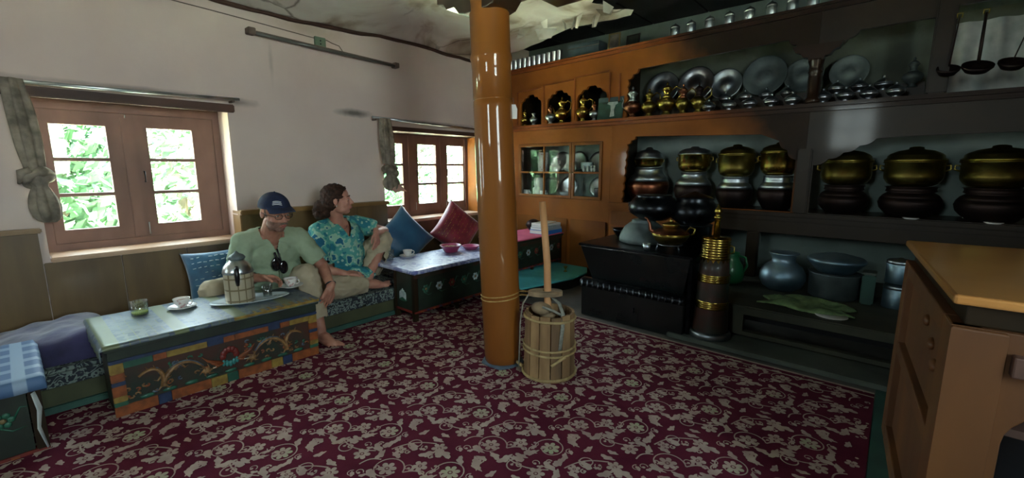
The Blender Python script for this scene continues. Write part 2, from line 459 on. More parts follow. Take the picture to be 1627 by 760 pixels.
    MATS[m.name] = m

    # black and white patterned bench carpet
    m = bpy.data.materials.new('bench_pattern')
    m.use_nodes = True
    n = m.node_tree.nodes; l = m.node_tree.links
    b = n['Principled BSDF']; b.inputs['Roughness'].default_value = 0.95
    tc = n.new('ShaderNodeTexCoord')
    ns = n.new('ShaderNodeTexNoise'); ns.inputs['Scale'].default_value = 24; ns.inputs['Detail'].default_value = 1.0; ns.inputs['Distortion'].default_value = 1.6
    l.new(tc.outputs['Object'], ns.inputs['Vector'])
    r = n.new('ShaderNodeValToRGB'); e = r.color_ramp.elements
    e[0].position = 0.46; e[0].color = (*srgb(40, 44, 52), 1)
    e[1].position = 0.52; e[1].color = (*srgb(126, 138, 132), 1)
    x = e.new(0.60); x.color = (*srgb(110, 124, 116), 1)
    x = e.new(0.63); x.color = (*srgb(46, 48, 58), 1)
    l.new(ns.outputs['Fac'], r.inputs[0]); l.new(r.outputs[0], b.inputs['Base Color'])
    MATS[m.name] = m


special_mats()


def stain(matn, items):
    n = MATS[matn].node_tree.nodes; l = MATS[matn].node_tree.links
    b = n['Principled BSDF']
    tc = n.new('ShaderNodeTexCoord')
    ns = n.new('ShaderNodeTexNoise'); ns.inputs['Scale'].default_value = 9.0; ns.inputs['Detail'].default_value = 4
    l.new(tc.outputs['Object'], ns.inputs['Vector'])
    for (y, z, ry, rz, st, col) in items:
        old = b.inputs['Base Color'].links[0].from_socket
        mp = n.new('ShaderNodeMapping'); mp.vector_type = 'TEXTURE'
        mp.inputs['Location'].default_value = (-3.6, y, z); mp.inputs['Scale'].default_value = (9.0, ry, rz)
        l.new(tc.outputs['Object'], mp.inputs[0])
        ln = n.new('ShaderNodeVectorMath'); ln.operation = 'LENGTH'; l.new(mp.outputs[0], ln.inputs[0])
        ad = n.new('ShaderNodeMath'); ad.operation = 'MULTIPLY_ADD'; ad.inputs[1].default_value = 0.9; l.new(ns.outputs['Fac'], ad.inputs[0]); l.new(ln.outputs['Value'], ad.inputs[2])
        mr = n.new('ShaderNodeMapRange'); mr.inputs['From Min'].default_value = 0.7; mr.inputs['From Max'].default_value = 1.5; mr.inputs['To Min'].default_value = st; mr.inputs['To Max'].default_value = 0.0
        l.new(ad.outputs[0], mr.inputs['Value'])
        mx = n.new('ShaderNodeMix'); mx.data_type = 'RGBA'
        l.new(mr.outputs[0], mx.inputs['Factor']); l.new(old, mx.inputs['A']); mx.inputs['B'].default_value = (*col, 1)
        l.new(mx.outputs['Result'], b.inputs['Base Color'])


SOOT = srgb(84, 80, 74)
stain('plaster_pink', [(1.19, 1.600, 0.13, 0.035, 0.5, SOOT), (2.07, 1.605, 0.21, 0.040, 0.85, SOOT), (0.55, 1.622, 0.75, 0.022, 0.5, SOOT),
                       (1.72, 2.22, 0.30, 0.09, 0.35, srgb(150, 132, 100)), (1.42, 1.92, 0.02, 0.16, 0.25, SOOT), (2.9, 1.585, 0.8, 0.016, 0.5, SOOT), (3.52, 1.75, 0.03, 0.22, 0.3, SOOT)])

# ------------------------------------------------------------------ mesh builder


class MB:
    def __init__(s):
        s.v = []; s.f = []; s.mi = []; s.mats = []; s.cur = 0; s.sm = []
        s.smooth = False

    def m(s, name, smooth=None):
        if name not in s.mats:
            s.mats.append(name)
        s.cur = s.mats.index(name)
        if smooth is not None:
            s.smooth = smooth
        return s

    def add(s, vs, fs, smooth=None):
        o = len(s.v)
        s.v += [tuple(x) for x in vs]
        for f in fs:
            s.f.append([o + i for i in f]); s.mi.append(s.cur); s.sm.append(s.smooth if smooth is None else smooth)
        return s

    def box(s, x0, x1, y0, y1, z0, z1):
        vs = [(x, y, z) for x in (x0, x1) for y in (y0, y1) for z in (z0, z1)]
        fs = [(0, 1, 3, 2), (4, 6, 7, 5), (0, 4, 5, 1), (2, 3, 7, 6), (0, 2, 6, 4), (1, 5, 7, 3)]
        return s.add(vs, fs, False)

    def rbox(s, x0, x1, y0, y1, z0, z1, b=0.004):
        bm = bmesh.new()
        bmesh.ops.create_cube(bm, size=1)
        for v in bm.verts:
            v.co = V(((x0 + x1) / 2 + v.co.x * (x1 - x0), (y0 + y1) / 2 + v.co.y * (y1 - y0), (z0 + z1) / 2 + v.co.z * (z1 - z0)))
        b = min(b, (x1 - x0) * 0.45, (y1 - y0) * 0.45, (z1 - z0) * 0.45)
        bmesh.ops.bevel(bm, geom=bm.edges[:], offset=b, segments=2, affect='EDGES')
        bm.verts.index_update()
        s.add([v.co[:] for v in bm.verts], [[v.index for v in f.verts] for f in bm.faces], False)
        bm.free()
        return s

    def obox(s, c, ax, ay, az, b=0):
        c = V(c); ax = V(ax); ay = V(ay); az = V(az)
        vs = [c + ax * i + ay * j + az * k for i in (-1, 1) for j in (-1, 1) for k in (-1, 1)]
        fs = [(0, 1, 3, 2), (4, 6, 7, 5), (0, 4, 5, 1), (2, 3, 7, 6), (0, 2, 6, 4), (1, 5, 7, 3)]
        return s.add(vs, fs, False)

    def lathe(s, prof, c=(0, 0, 0), n=28, axis=(0, 0, 1), caps=True, sx=1.0, wob=None):
        c = V(c)
        q = V((0, 0, 1)).rotation_difference(V(axis))
        vs = []; fs = []
        for i, (r, z) in enumerate(prof):
            for k in range(n):
                a = 2 * PI * k / n
                rr = r * (wob(a, z) if wob else 1)
                vs.append(c + q @ V((rr * math.cos(a) * sx, rr * math.sin(a), z)))
        for i in range(len(prof) - 1):
            for k in range(n):
                k2 = (k + 1) % n
                fs.append((i * n + k, i * n + k2, (i + 1) * n + k2, (i + 1) * n + k))
        s.add(vs, fs, True)
        if caps:
            o = len(s.v) - len(vs)
            for i, flip in ((0, True), (len(prof) - 1, False)):
                if prof[i][0] > 1e-5:
                    idx = [o + i * n + k for k in range(n)]
                    if flip: idx.reverse()
                    s.f.append(idx); s.mi.append(s.cur); s.sm.append(False)
        return s

    def cyl(s, p0, p1, r0, r1=None, n=16):
        p0 = V(p0); p1 = V(p1)
        r1 = r0 if r1 is None else r1
        d = p1 - p0
        return s.lathe([(r0, 0), (r1, d.length)], p0, n, d.normalized())

    def ell(s, c, r, n=16, m=10, rot=None):
        c = V(c)
        if not hasattr(r, '__len__'): r = (r, r, r)
        vs = []; fs = []
        M = rot or Matrix.Identity(3)
        for i in range(1, m):
            t = PI * i / m
            for k in range(n):
                a = 2 * PI * k / n
                vs.append(c + M @ V((r[0] * math.sin(t) * math.cos(a), r[1] * math.sin(t) * math.sin(a), r[2] * math.cos(t))))
        for i in range(m - 2):
            for k in range(n):
                k2 = (k + 1) % n
                fs.append((i * n + k, (i + 1) * n + k, (i + 1) * n + k2, i * n + k2))
        top = len(vs); vs.append(c + M @ V((0, 0, r[2]))); bot = len(vs); vs.append(c + M @ V((0, 0, -r[2])))
        for k in range(n):
            k2 = (k + 1) % n
            fs.append((top, k, k2)); fs.append((bot, (m - 2) * n + k2, (m - 2) * n + k))
        return s.add(vs, fs, True)

    def chain(s, pts, rad, n=14):
        for i, (p, r) in enumerate(zip(pts, rad)):
            s.ell(p, r, n, 8)
            if i:
                s.cyl(pts[i - 1], p, rad[i - 1], r, n)
        return s

    def tube(s, pts, rad, n=8, closed=False, flat=None):
        P = [V(p) for p in pts]
        N = len(P)
        if not hasattr(rad, '__len__'): rad = [rad] * N
        vs = []; fs = []
        up = V((0, 0, 1))
        prev = None
        for i in range(N):
            a = P[(i - 1) % N] if (closed or i > 0) else P[i]
            b = P[(i + 1) % N] if (closed or i < N - 1) else P[i]
            t = (b - a)
            t = t.normalized() if t.length > 1e-9 else V((0, 0, 1))
            if prev is None:
                x = t.cross(up)
                if x.length < 1e-3: x = t.cross(V((1, 0, 0)))
                x.normalize()
            else:
                x = prev - t * prev.dot(t)
                if x.length < 1e-6: x = t.cross(up)
                x.normalize()
            prev = x
            y = t.cross(x)
            for k in range(n):
                an = 2 * PI * k / n
                ry = rad[i] * (flat if flat else 1)
                vs.append(P[i] + x * math.cos(an) * rad[i] + y * math.sin(an) * ry)
        M = N if closed else N - 1
        for i in range(M):
            i2 = (i + 1) % N
            for k in range(n):
                k2 = (k + 1) % n
                fs.append((i * n + k, i * n + k2, i2 * n + k2, i2 * n + k))
        s.add(vs, fs, True)
        if not closed:
            o = len(s.v) - len(vs)
            s.f.append([o + k for k in range(n)][::-1]); s.mi.append(s.cur); s.sm.append(False)
            s.f.append([o + (N - 1) * n + k for k in range(n)]); s.mi.append(s.cur); s.sm.append(False)
        return s

    def plate(s, outer, holes, fr, t):
        """outline (u,v) with holes, extruded by t along fr normal; fr=(origin,U,Vv,N)"""
        O, U, W, N = [V(q) for q in fr]
        loops = [outer] + list(holes)
        flat = [p for lp in loops for p in lp]
        tris = tessellate_polygon([[V((p[0], p[1], 0)) for p in lp] for lp in loops])
        nv = len(flat)
        vs = [O + U * p[0] + W * p[1] for p in flat] + [O + U * p[0] + W * p[1] + N * t for p in flat]
        fs = [tuple(a) for a in tris] + [tuple(nv + i for i in reversed(a)) for a in tris]
        o = 0
        for lp in loops:
            k = len(lp)
            for i in range(k):
                j = (i + 1) % k
                fs.append((o + i, o + j, nv + o + j, nv + o + i))
            o += k
        s.add(vs, fs, False)
        return s

    def build(s, name, parent=None, bevel=0, recalc=True, offset=None):
        me = bpy.data.meshes.new(name)
        vs = s.v
        if offset is not None:
            vs = [(x - offset[0], y - offset[1], z - offset[2]) for x, y, z in vs]
        me.from_pydata(vs, [], s.f)
        for mn in s.mats:
            me.materials.append(MATS[mn])
        me.polygons.foreach_set('material_index', s.mi)
        me.polygons.foreach_set('use_smooth', s.sm)
        me.update()
        if recalc:
            bm = bmesh.new(); bm.from_mesh(me)
            bmesh.ops.recalc_face_normals(bm, faces=bm.faces[:])
            bm.to_mesh(me); bm.free()
        o = bpy.data.objects.new(name, me)
        COL.objects.link(o)
        if parent is not None:
            o.parent = parent
        if bevel:
            md = o.modifiers.new('bevel', 'BEVEL'); md.width = bevel; md.segments = 2; md.limit_method = 'ANGLE'; md.angle_limit = R(40)
        return o


def B(m, smooth=False):
    b = MB(); b.m(m, smooth); return b


def thing(name, label, cat, loc=(0, 0, 0), rz=0.0, group=None):
    o = bpy.data.objects.new(name, None)
    o.empty_display_size = 0.05
    COL.objects.link(o)
    o.location = loc
    o.rotation_euler = (0, 0, rz)
    o['label'] = label; o['category'] = cat
    if group: o['group'] = group
    return o


def tag(o, label, cat, group=None):
    o['label'] = label; o['category'] = cat
    if group: o['group'] = group
    return o


def struct(o):
    o['kind'] = 'structure'
    return o


def sroot(name, loc=(0, 0, 0)):
    o = bpy.data.objects.new(name, None); COL.objects.link(o); o.location = loc
    o['kind'] = 'structure'
    return o


def copy_tree(o, parent=None):
    c = o.copy(); COL.objects.link(c); c.parent = parent
    for ch in [x for x in KIDS.get(o.name, [])]:
        copy_tree(ch, c)
    return c


KIDS = {}


def index_kids(root):
    KIDS[root.name] = [x for x in bpy.data.objects if x.parent == root]
    for x in KIDS[root.name]:
        index_kids(x)


def dup(root, loc, rz, label, group=None, scale=None):
    if root.name not in KIDS:
        index_kids(root)
    c = copy_tree(root)
    c.location = loc; c.rotation_euler = (0, 0, rz); c['label'] = label
    if group: c['group'] = group
    if scale: c.scale = (scale, scale, scale) if not hasattr(scale, '__len__') else scale
    return c


def Lp(o):
    return tuple(o.location)


# ------------------------------------------------------------------ room shell
XA = -3.60      # window wall face
YB = 3.95       # front face of the built-in shelves
T = 0.30

# floor
struct(B('floor').box(-3.9, 1.9, -2.9, 4.6, -0.12, 0.0).build('floor'))

# left wall with two window openings, plus an unseen one added for fill light
W1 = (0.13, 1.10, 0.635, 1.545)
W2 = (2.335, 3.585, 0.635, 1.52)
W4 = (-1.75, -0.75, 0.635, 1.545)
fr = ((XA, 0, 0), (0, 1, 0), (0, 0, 1), (-1, 0, 0))


def rect(a, b, c, d):
    return [(a, c), (b, c), (b, d), (a, d)]


b = B('plaster_pink')
# outer outline with slightly wavy top
b.plate([(-2.9, 0), (4.6, 0), (4.6, 2.9), (-2.9, 2.9)], [rect(*W1), rect(*W2), rect(*W4)], fr, T)
wall_left = struct(b.build('wall_left'))
# dark smoke stains on the plaster beside the rods (thin smudge patches)

# other walls
b = B('side_wall')
b.plate([(-3.9, 0), (1.9, 0), (1.9, 2.9), (-3.9, 2.9)], [rect(-1.10, -0.40, 1.45, 2.25)], ((0, -2.62, 0), (1, 0, 0), (0, 0, 1), (0, -1, 0)), 0.22)
struct(b.build('wall_front'))
b = B('side_wall'); b.plate([(-2.9, 0), (4.6, 0), (4.6, 2.9), (-2.9, 2.9)], [rect(-0.35, 0.75, 1.0, 2.15)], ((1.7, 0, 0), (0, 1, 0), (0, 0, 1), (1, 0, 0)), 0.2); struct(b.build('wall_right'))
struct(B('plaster_grey').box(-3.9, 1.9, 4.46, 4.68, 0, 2.9).build('wall_back'))


# ceiling: sagging plaster part + soot black timber part
def ceil_z(x, y):
    base = 2.275 + 0.15 * min(1.0, max(0.0, (x + 3.6) / 1.1)) ** 0.8
    w = 0.022 * noise.noise(V((x * 1.6, y * 1.3, 0.3))) + 0.012 * noise.noise(V((x * 5, y * 4, 2.0)))
    if x < -3.3: w += 0.012 * math.sin(y * 2.6 + 0.7)
    if y > 3.2: base += 0.03 * (y - 3.2)
    return base + w


def ceil_edge(y):
    return -1.05 if y < 1.9 else -1.05 - 0.85 * min(1, (y - 1.9) / 1.3) + 0.05 * math.sin(y * 9) + 0.04 * math.sin(y * 23)


b = B('ceiling_stained', True)
nx, ny = 60, 110
vs = []; fs = []
for j in range(ny + 1):
    y = -2.65 + (3.75 + 2.65) * j / ny
    xe = ceil_edge(y)
    for i in range(nx + 1):
        x = -3.75 + (xe + 3.75) * i / nx
        vs.append((x, y + (0.05 * noise.noise(V((x * 4, 0, 1.7))) if j == ny else 0), ceil_z(x, y)))
for j in range(ny):
    for i in range(nx):
        a = j * (nx + 1) + i
        fs.append((a, a + 1, a + nx + 2, a + nx + 1))
b.add(vs, fs)
ceiling = b.build('ceiling', recalc=False)
struct(ceiling)
# roof deck above
struct(B('black_wood').box(-3.9, 1.9, -2.9, 4.7, 2.71, 2.9).build('ceiling'))
for i in range(10):
    struct(B('black_wood').rbox(-3.59 + 0.53 * i, -3.07 + 0.53 * i, 3.63, 4.455, 2.55, 2.575, 0.004).build('ceiling_board'))
# soot black joists
for i in range(9):
    y = 0.0 + i * 0.52
    b = B('black_wood').rbox(-1.0 if y < 1.9 else -3.6, 1.75, y, y + 0.10, 2.56, 2.70, 0.01)
    if y < 1.9:
        struct(b.build('ceiling_joist'))
b = B('black_wood').rbox(-3.6, 1.75, 3.50, 3.62, 2.52, 2.70, 0.012)
struct(b.build('ceiling_joist'))
# main beam above the pillar running from the back wall to the front wall
struct(B('soot_wood').rbox(-1.86, -1.62, -2.6, 2.6, 2.20, 2.45, 0.02).build('ceiling_beam'))
# loose flaps of torn plaster hanging from the ceiling edge
b = B('ceiling_stained', True)
rg = random.Random(4)
for k in range(9):
    x = -2.75 + k * 0.11; y = 3.42 + rg.uniform(-0.12, 0.12); z = ceil_z(x, y) - 0.005
    w = rg.uniform(0.05, 0.12); h = rg.uniform(0.05, 0.11)
    an = rg.uniform(0, 3)
    u = V((math.cos(an), math.sin(an), 0)) * w
    d = V((rg.uniform(-.05, .05), rg.uniform(-.06, .0), -h))
    b.add([V((x, y, z)) - u, V((x, y, z)) + u, V((x, y, z)) + u * 0.7 + d, V((x, y, z)) - u * 0.3 + d * 1.2], [(0, 1, 2, 3)])
o = b.build('plaster_flaps', ceiling, recalc=False)
o['kind'] = 'stuff'
# dark sagging seam where ceiling meets the window wall
b = B('lintel_wood', True)
pts = []
for k in range(60):
    y = -1.2 + 5.1 * k / 59
    pts.append((XA + 0.012, y, ceil_z(-3.58, y) - 0.012 + 0.008 * noise.noise(V((y * 5, 0, 0)))))
b.tube(pts, [0.016 + 0.008 * noise.noise(V((k * 0.35, 3, 0))) for k in range(60)], 6)
struct(b.build('trim_1'))


# ------------------------------------------------------------------ windows
def casement(parent, y0, y1, z0, z1, panes_y, panes_z, xf=-3.81, th=0.035, handle=None):
    """one wooden window leaf: outline y0..y1 z0..z1, pane opening panes_y x panes_z (3 lights high)"""
    b = B('window_wood')
    py0, py1 = panes_y
    zs = panes_z
    holes = []
    for k in range(len(zs) - 1):
        holes.append(rect(py0, py1, zs[k] + (0.011 if k else 0), zs[k + 1] - (0.011 if k < len(zs) - 2 else 0)))
    b.plate(rect(y0, y1, z0, z1), holes, ((xf, 0, 0), (0, 1, 0), (0, 0, 1), (-1, 0, 0)), th)
    leaf = b.build('casement', parent, bevel=0.003)
    for h in holes:
        g = B('pane').box(xf - 0.022, xf - 0.019, h[0][0] - 0.004, h[1][0] + 0.004, h[0][1] - 0.004, h[2][1] + 0.004)
        g.build('pane', leaf)
    return leaf


def window(name, W, leaves, zs):
    root = sroot(name)
    y0, y1, z0, z1 = W
    b = B('window_wood')
    b.plate(rect(y0 + .001, y1 - .001, z0 + .001, z1 - .001), [rect(y0 + 0.045, y1 - 0.045, z0 + 0.05, z1 - 0.06)], ((-3.80, 0, 0), (0, 1, 0), (0, 0, 1), (-1, 0, 0)), 0.07)
    b.build('window_frame', root, bevel=0.003)
    for lf in leaves:
        casement(root, lf[0], lf[1], z0 + 0.045, z1 - 0.05, (lf[2], lf[3]), zs)
    return root


w1 = window('window_1', W1, [(0.16, 0.573, 0.222, 0.472), (0.577, 1.07, 0.677, 0.927)], [0.766, 0.978, 1.194, 1.402])
w2 = window('window_2', W2, [(2.36, 2.788, 2.46, 2.695), (2.792, 3.203, 2.885, 3.125), (3.207, 3.56, 3.285, 3.525)], [0.762, 0.968, 1.17, 1.378])
# vertical meeting strips, bolts and handles
for root, ys in ((w1, (0.575,)), (w2, (2.79, 3.205))):
    for y in ys:
        B('window_wood').rbox(-3.809, -3.797, y - 0.03, y + 0.03, 0.69, 1.46, 0.003).build('meeting_strip', root)
        b = B('steel', True); b.tube([(-3.803, y + 0.05, 0.70), (-3.800, y + 0.05, 0.78)], 0.004, 6); b.build('bolt', root)
        b = B('black_plastic', True); b.tube([(-3.809, y + 0.06, 1.05), (-3.785, y + 0.06, 1.05), (-3.785, y + 0.06, 1.12), (-3.809, y + 0.06, 1.12)], 0.004, 6); b.build('pull_handle', root)
# orange reveals beside the windows, and the sills
struct(B('ochre').box(-3.79, -3.598, 3.575, 3.590, 0.64, 1.475).build('trim_3'))
b = B('sill').rbox(-3.798, -3.555, 0.131, 1.098, 0.612, 0.640, 0.006)
struct(b.build('window_sill'))
b = B('sill').rbox(-3.798, -3.555, 2.336, 3.574, 0.612, 0.640, 0.006)
struct(b.build('window_sill'))
# lintels
struct(B('lintel_wood').rbox(-3.598, -3.572, 0.02, 1.14, 1.525, 1.58, 0.006).build('trim_4'))
struct(B('lintel_wood').rbox(-3.79, -3.572, 2.336, 3.584, 1.478, 1.519, 0.006).build('trim_5'))

# window behind the camera
w3 = sroot('window_3')
b = B('window_wood')
b.plate(rect(-1.10, -0.40, 1.45, 2.25), [rect(-1.06 + i * 0.32, -1.06 + i * 0.32 + 0.30, 1.49 + j * 0.37, 1.49 + j * 0.37 + 0.35) for i in range(2) for j in range(2)],
        ((0, -2.72, 0), (1, 0, 0), (0, 0, 1), (0, -1, 0)), 0.05)
b.build('window_frame', w3, bevel=0.003)
B('pane').box(-1.08, -0.42, -2.746, -2.743, 1.47, 2.23).build('pane', w3)
w5 = sroot('fill_window_right')  # unseen window added to light the pink wall, people and ceiling
b = B('window_wood')
b.plate(rect(-0.35, 0.75, 1.0, 2.15), [rect(-0.30 + i * 0.51, -0.30 + i * 0.51 + 0.49, 1.05 + j * 0.53, 1.05 + j * 0.53 + 0.51) for i in range(2) for j in range(2)],
        ((1.76, 0, 0), (0, 1, 0), (0, 0, 1), (1, 0, 0)), 0.05)
b.build('window_frame', w5, bevel=0.003)
B('pane').box(1.785, 1.788, -0.32, 0.72, 1.03, 2.12).build('pane', w5)
w4 = window('fill_window_left', W4, [(-1.72, -1.27, -1.66, -1.33), (-1.26, -0.78, -1.19, -0.84)], [0.775, 0.983, 1.193, 1.395])  # out-of-view window added to brighten the carpet and pillar

# dado panelling on the window wall: planks are parts
dado = sroot('trim_6')


def dado_run(y0, y1, z0, z1, step, x=XA, th=0.022):
    n = max(1, round((y1 - y0) / step))
    for i in range(n):
        a = y0 + (y1 - y0) * i / n; c = y0 + (y1 - y0) * (i + 1) / n
        B('dado_wood').rbox(x + 0.001, x + th, a + 0.002, c - 0.002, z0, z1, 0.004).build('plank', dado)


dado_run(-2.6, -0.50, 0.02, 0.610, 0.30, th=0.024)
dado_run(-0.50, 0.10, 0.02, 0.785, 0.30, th=0.024)
dado_run(0.10, 1.10, 0.02, 0.610, 0.333, th=0.024)
dado_run(1.10, 2.325, 0.02, 0.805, 0.305, th=0.05)
dado_run(2.325, 3.90, 0.02, 0.610, 0.315, th=0.024)
B('dado_rail').rbox(XA + .001, XA + 0.05, -0.50, 0.115, 0.785, 0.812, 0.006).build('rail', dado)
B('dado_rail').rbox(XA - .10, XA + 0.075, 1.098, 2.335, 0.805, 0.838, 0.006).build('rail', dado)
B('dado_rail').rbox(XA - .10, XA + 0.052, 1.098, 1.112, 0.60, 0.806, 0.003).build('rail', dado)

# ------------------------------------------------------------------ rods, curtains, tube lamp
def rod(y0, y1, z0, z1, label):
    t = thing('curtain_rod', label, 'curtain rod', (XA + 0.07, y0, z0))
    b = B('steel', True); b.tube([(0, 0, 0), (0, (y1 - y0) / 2, (z1 - z0) / 2 - 0.004), (0, y1 - y0, z1 - z0)], 0.011, 10); b.build('rod', t)
    for k in (0.03, 0.97):
        b = B('fixture', True)
        y = (y1 - y0) * k; z = (z1 - z0) * k
        b.box(-0.068, 0.002, y - 0.008, y + 0.008, z - 0.022, z - 0.010)
        b.box(-0.006, 0.006, y - 0.008, y + 0.008, z - 0.022, z - 0.004)
        b.build('bracket', t)


rod(-0.15, 1.16, 1.590, 1.612, 'steel curtain rod over the large left window')
rod(2.20, 3.60, 1.578, 1.552, 'thin curtain rod over the far window by the pillar')


def curtain(name, label, y, ztop, zknot, zbot, w, lean=0.0, seed=1, flap=False):
    t = thing(name, label, 'curtain', (XA + 0.075, y, zbot))
    b = B('curtain', True)
    n = 40; m = 46
    vs = []; fs = []
    H = ztop - zbot
    for i in range(m + 1):
        u = i / m
        z = H * (1 - u)
        k = (ztop - zknot) / H
        # width profile: gathered at the rod, flaring a bit, pinched above the knot, bulging knot, loose tail
        if u < k - 0.06:
            q = u / (k - 0.06)
            r = w * (0.55 + 0.35 * math.sin(q * 2.2) - 0.22 * q)
        elif u < k + 0.08:
            q = (u - k + 0.06) / 0.14
            r = w * (0.48 + 0.45 * math.sin(q * PI))
        else:
            q = (u - k - 0.08) / (1 - k - 0.08)
            r = w * (0.40 + 0.45 * math.sin(min(1, q * 1.25) * PI * 0.72))
            if q > 0.88: r *= 1 - (q - 0.88) * 4.5
        dy = lean * u
        for j in range(n):
            a = 2 * PI * j / n
            fold = 1 + 0.22 * math.sin(5 * a + seed + u * 2.5) + 0.10 * math.sin(9 * a + u * 7 + seed * 2)
            if k - 0.06 <= u < k + 0.08:
                fold = 1 + 0.12 * math.sin(3 * a + u * 60 + seed)
            rr = max(0.008, r * fold)
            vs.append((rr * 0.62 * math.cos(a), rr * math.sin(a) + dy, z))
    for i in range(m):
        for j in range(n):
            j2 = (j + 1) % n
            fs.append((i * n + j, i * n + j2, (i + 1) * n + j2, (i + 1) * n + j))
    fs.append(tuple(range(n))); fs.append(tuple(m * n + j for j in range(n)))
    b.add(vs, fs)
    b.build('drape', t)
    b = B('curtain', True)
    zk = zknot - zbot; yk = lean * (ztop - zknot) / H
    ring = [((w * 0.50) * math.cos(a), yk + w * 0.78 * math.sin(a), zk - 0.02 + 0.035 * math.sin(a * 1 + seed)) for a in [2 * PI * q / 24 for q in range(24)]]
    b.tube(ring, [0.022 + 0.006 * math.sin(q) for q in range(24)], 8, closed=True)
    b.tube([(w * .45, yk - w * .4, zk + 0.02), (w * .5, yk - w * .9, zk + 0.01), (w * .4, yk - w * 1.15, zk - 0.05)], [0.02, 0.022, 0.006], 8)
    b.build('knot', t)
    if flap:
        b = B('curtain_pink', True)
        b.add([(0.03, 0.02, 0.02), (0.05, 0.10, 0.06), (0.06, 0.17, -0.01), (0.04, 0.12, -0.005), (0.03, 0.06, -0.02)], [(0, 1, 2, 3, 4)])
        b.build('tail', t)


curtain('curtain', 'grey knotted curtain hanging at the left side of the large window', 0.095, 1.605, 1.11, 0.845, 0.064, 0.060, 1)
curtain('curtain', 'small grey knotted curtain hanging beside the far window', 2.315, 1.575, 1.13, 0.93, 0.085, 0.06, 3, True)

t = thing('tube_lamp', 'unlit fluorescent tube lamp on a brown batten high on the wall', 'lamp', (XA + 0.002, 1.28, 2.095))
b = B('fixture').obox((0.022, 0.605, -0.018), (0.022, 0, 0), (0, 0.605, -0.018), (0, 0.001, 0.011)); b.build('batten', t, bevel=0.003)
b = B('tube_off', True).tube([(0.052, 0.03, -0.012), (0.052, 1.18, -0.046)], 0.012, 10); b.build('tube', t)
B('fixture').rbox(0.0, 0.068, -0.02, 0.03, -0.022, 0.022, 0.004).build('end_cap', t)
B('fixture').rbox(0.0, 0.068, 1.18, 1.225, -0.060, -0.016, 0.004).build('end_cap', t)
t = thing('junction_box', 'small square green junction box above the tube lamp', 'junction box', (XA + 0.002, 1.80, 2.125))
B('outlet_green').rbox(0, 0.02, -0.045, 0.045, -0.04, 0.04, 0.004).build('box', t)
b = B('black_plastic', True); b.ell((0.021, 0, 0.012), 0.006, 8, 6); b.ell((0.021, 0, -0.012), 0.006, 8, 6); b.build('switch', t)
b = B('cable', True)
b.tube([(XA + 0.006, y, 2.20 + 0.014 * math.sin(y * 2) - 0.025 * y) for y in [-0.9 + 0.18 * k for k in range(16)]] + [(XA + .006, 1.86, 2.155), (XA + 0.01, 1.9, 2.14), (XA + 0.012, 1.96, 2.13), (XA + 0.01, 2.0, 2.08)], 0.0035, 5)
tag(b.build('wire'), 'thin electric wire running along the top of the pink wall', 'wire')

# ------------------------------------------------------------------ bench along the window wall
t = thing('bench', 'long low bench with patterned black and white carpet seat below the windows', 'bench', (-3.2, 1.4, 0))
o = Lp(t)
B('bench_green').rbox(-3.55, -2.885, -1.05, 3.90, 0.035, 0.125, 0.004).build('frame_board', t, offset=o)
B('teal_dark').rbox(-3.55, -2.868, -1.05, 3.90, 0.001, 0.036, 0.004).build('base_board', t, offset=o)
b = B('bench_pattern')
ys = [-1.05 + 0.45 * i for i in range(12)]
for i in range(11):
    b.rbox(-3.57, -2.862, ys[i] + 0.001, ys[i + 1] - 0.001, 0.127, 0.213, 0.018)
b.build('seat_carpet', t, offset=o)

# ------------------------------------------------------------------ carpet
car = thing('carpet', 'large maroon carpet with tan flower and scroll pattern covering the floor', 'carpet', (-1.4, 0.85, 0))
CX0, CX1, CY0, CY1 = -2.866, 0.025, -1.1, 2.80
n = 60
b = B('carpet', True)
vs = []; fs = []
nx_, ny_ = 58, 78
for j in range(ny_ + 1):
    for i in range(nx_ + 1):
        x = CX0 + (CX1 - CX0) * i / nx_; y = CY0 + (CY1 - CY0) * j / ny_
        vs.append((x, y, 0.006))
for j in range(ny_):
    for i in range(nx_):
        a = j * (nx_ + 1) + i
        fs.append((a, a + 1, a + nx_ + 2, a + nx_ + 1))
b.add(vs, fs)
b.m('carpet', False)
b.plate(rect(CX0, CX1, CY0, CY1), [], ((0, 0, 0.001), (1, 0, 0), (0, 1, 0), (0, 0, 1)), 0.0045)
b.build('carpet_pile', car, recalc=False, offset=Lp(car))


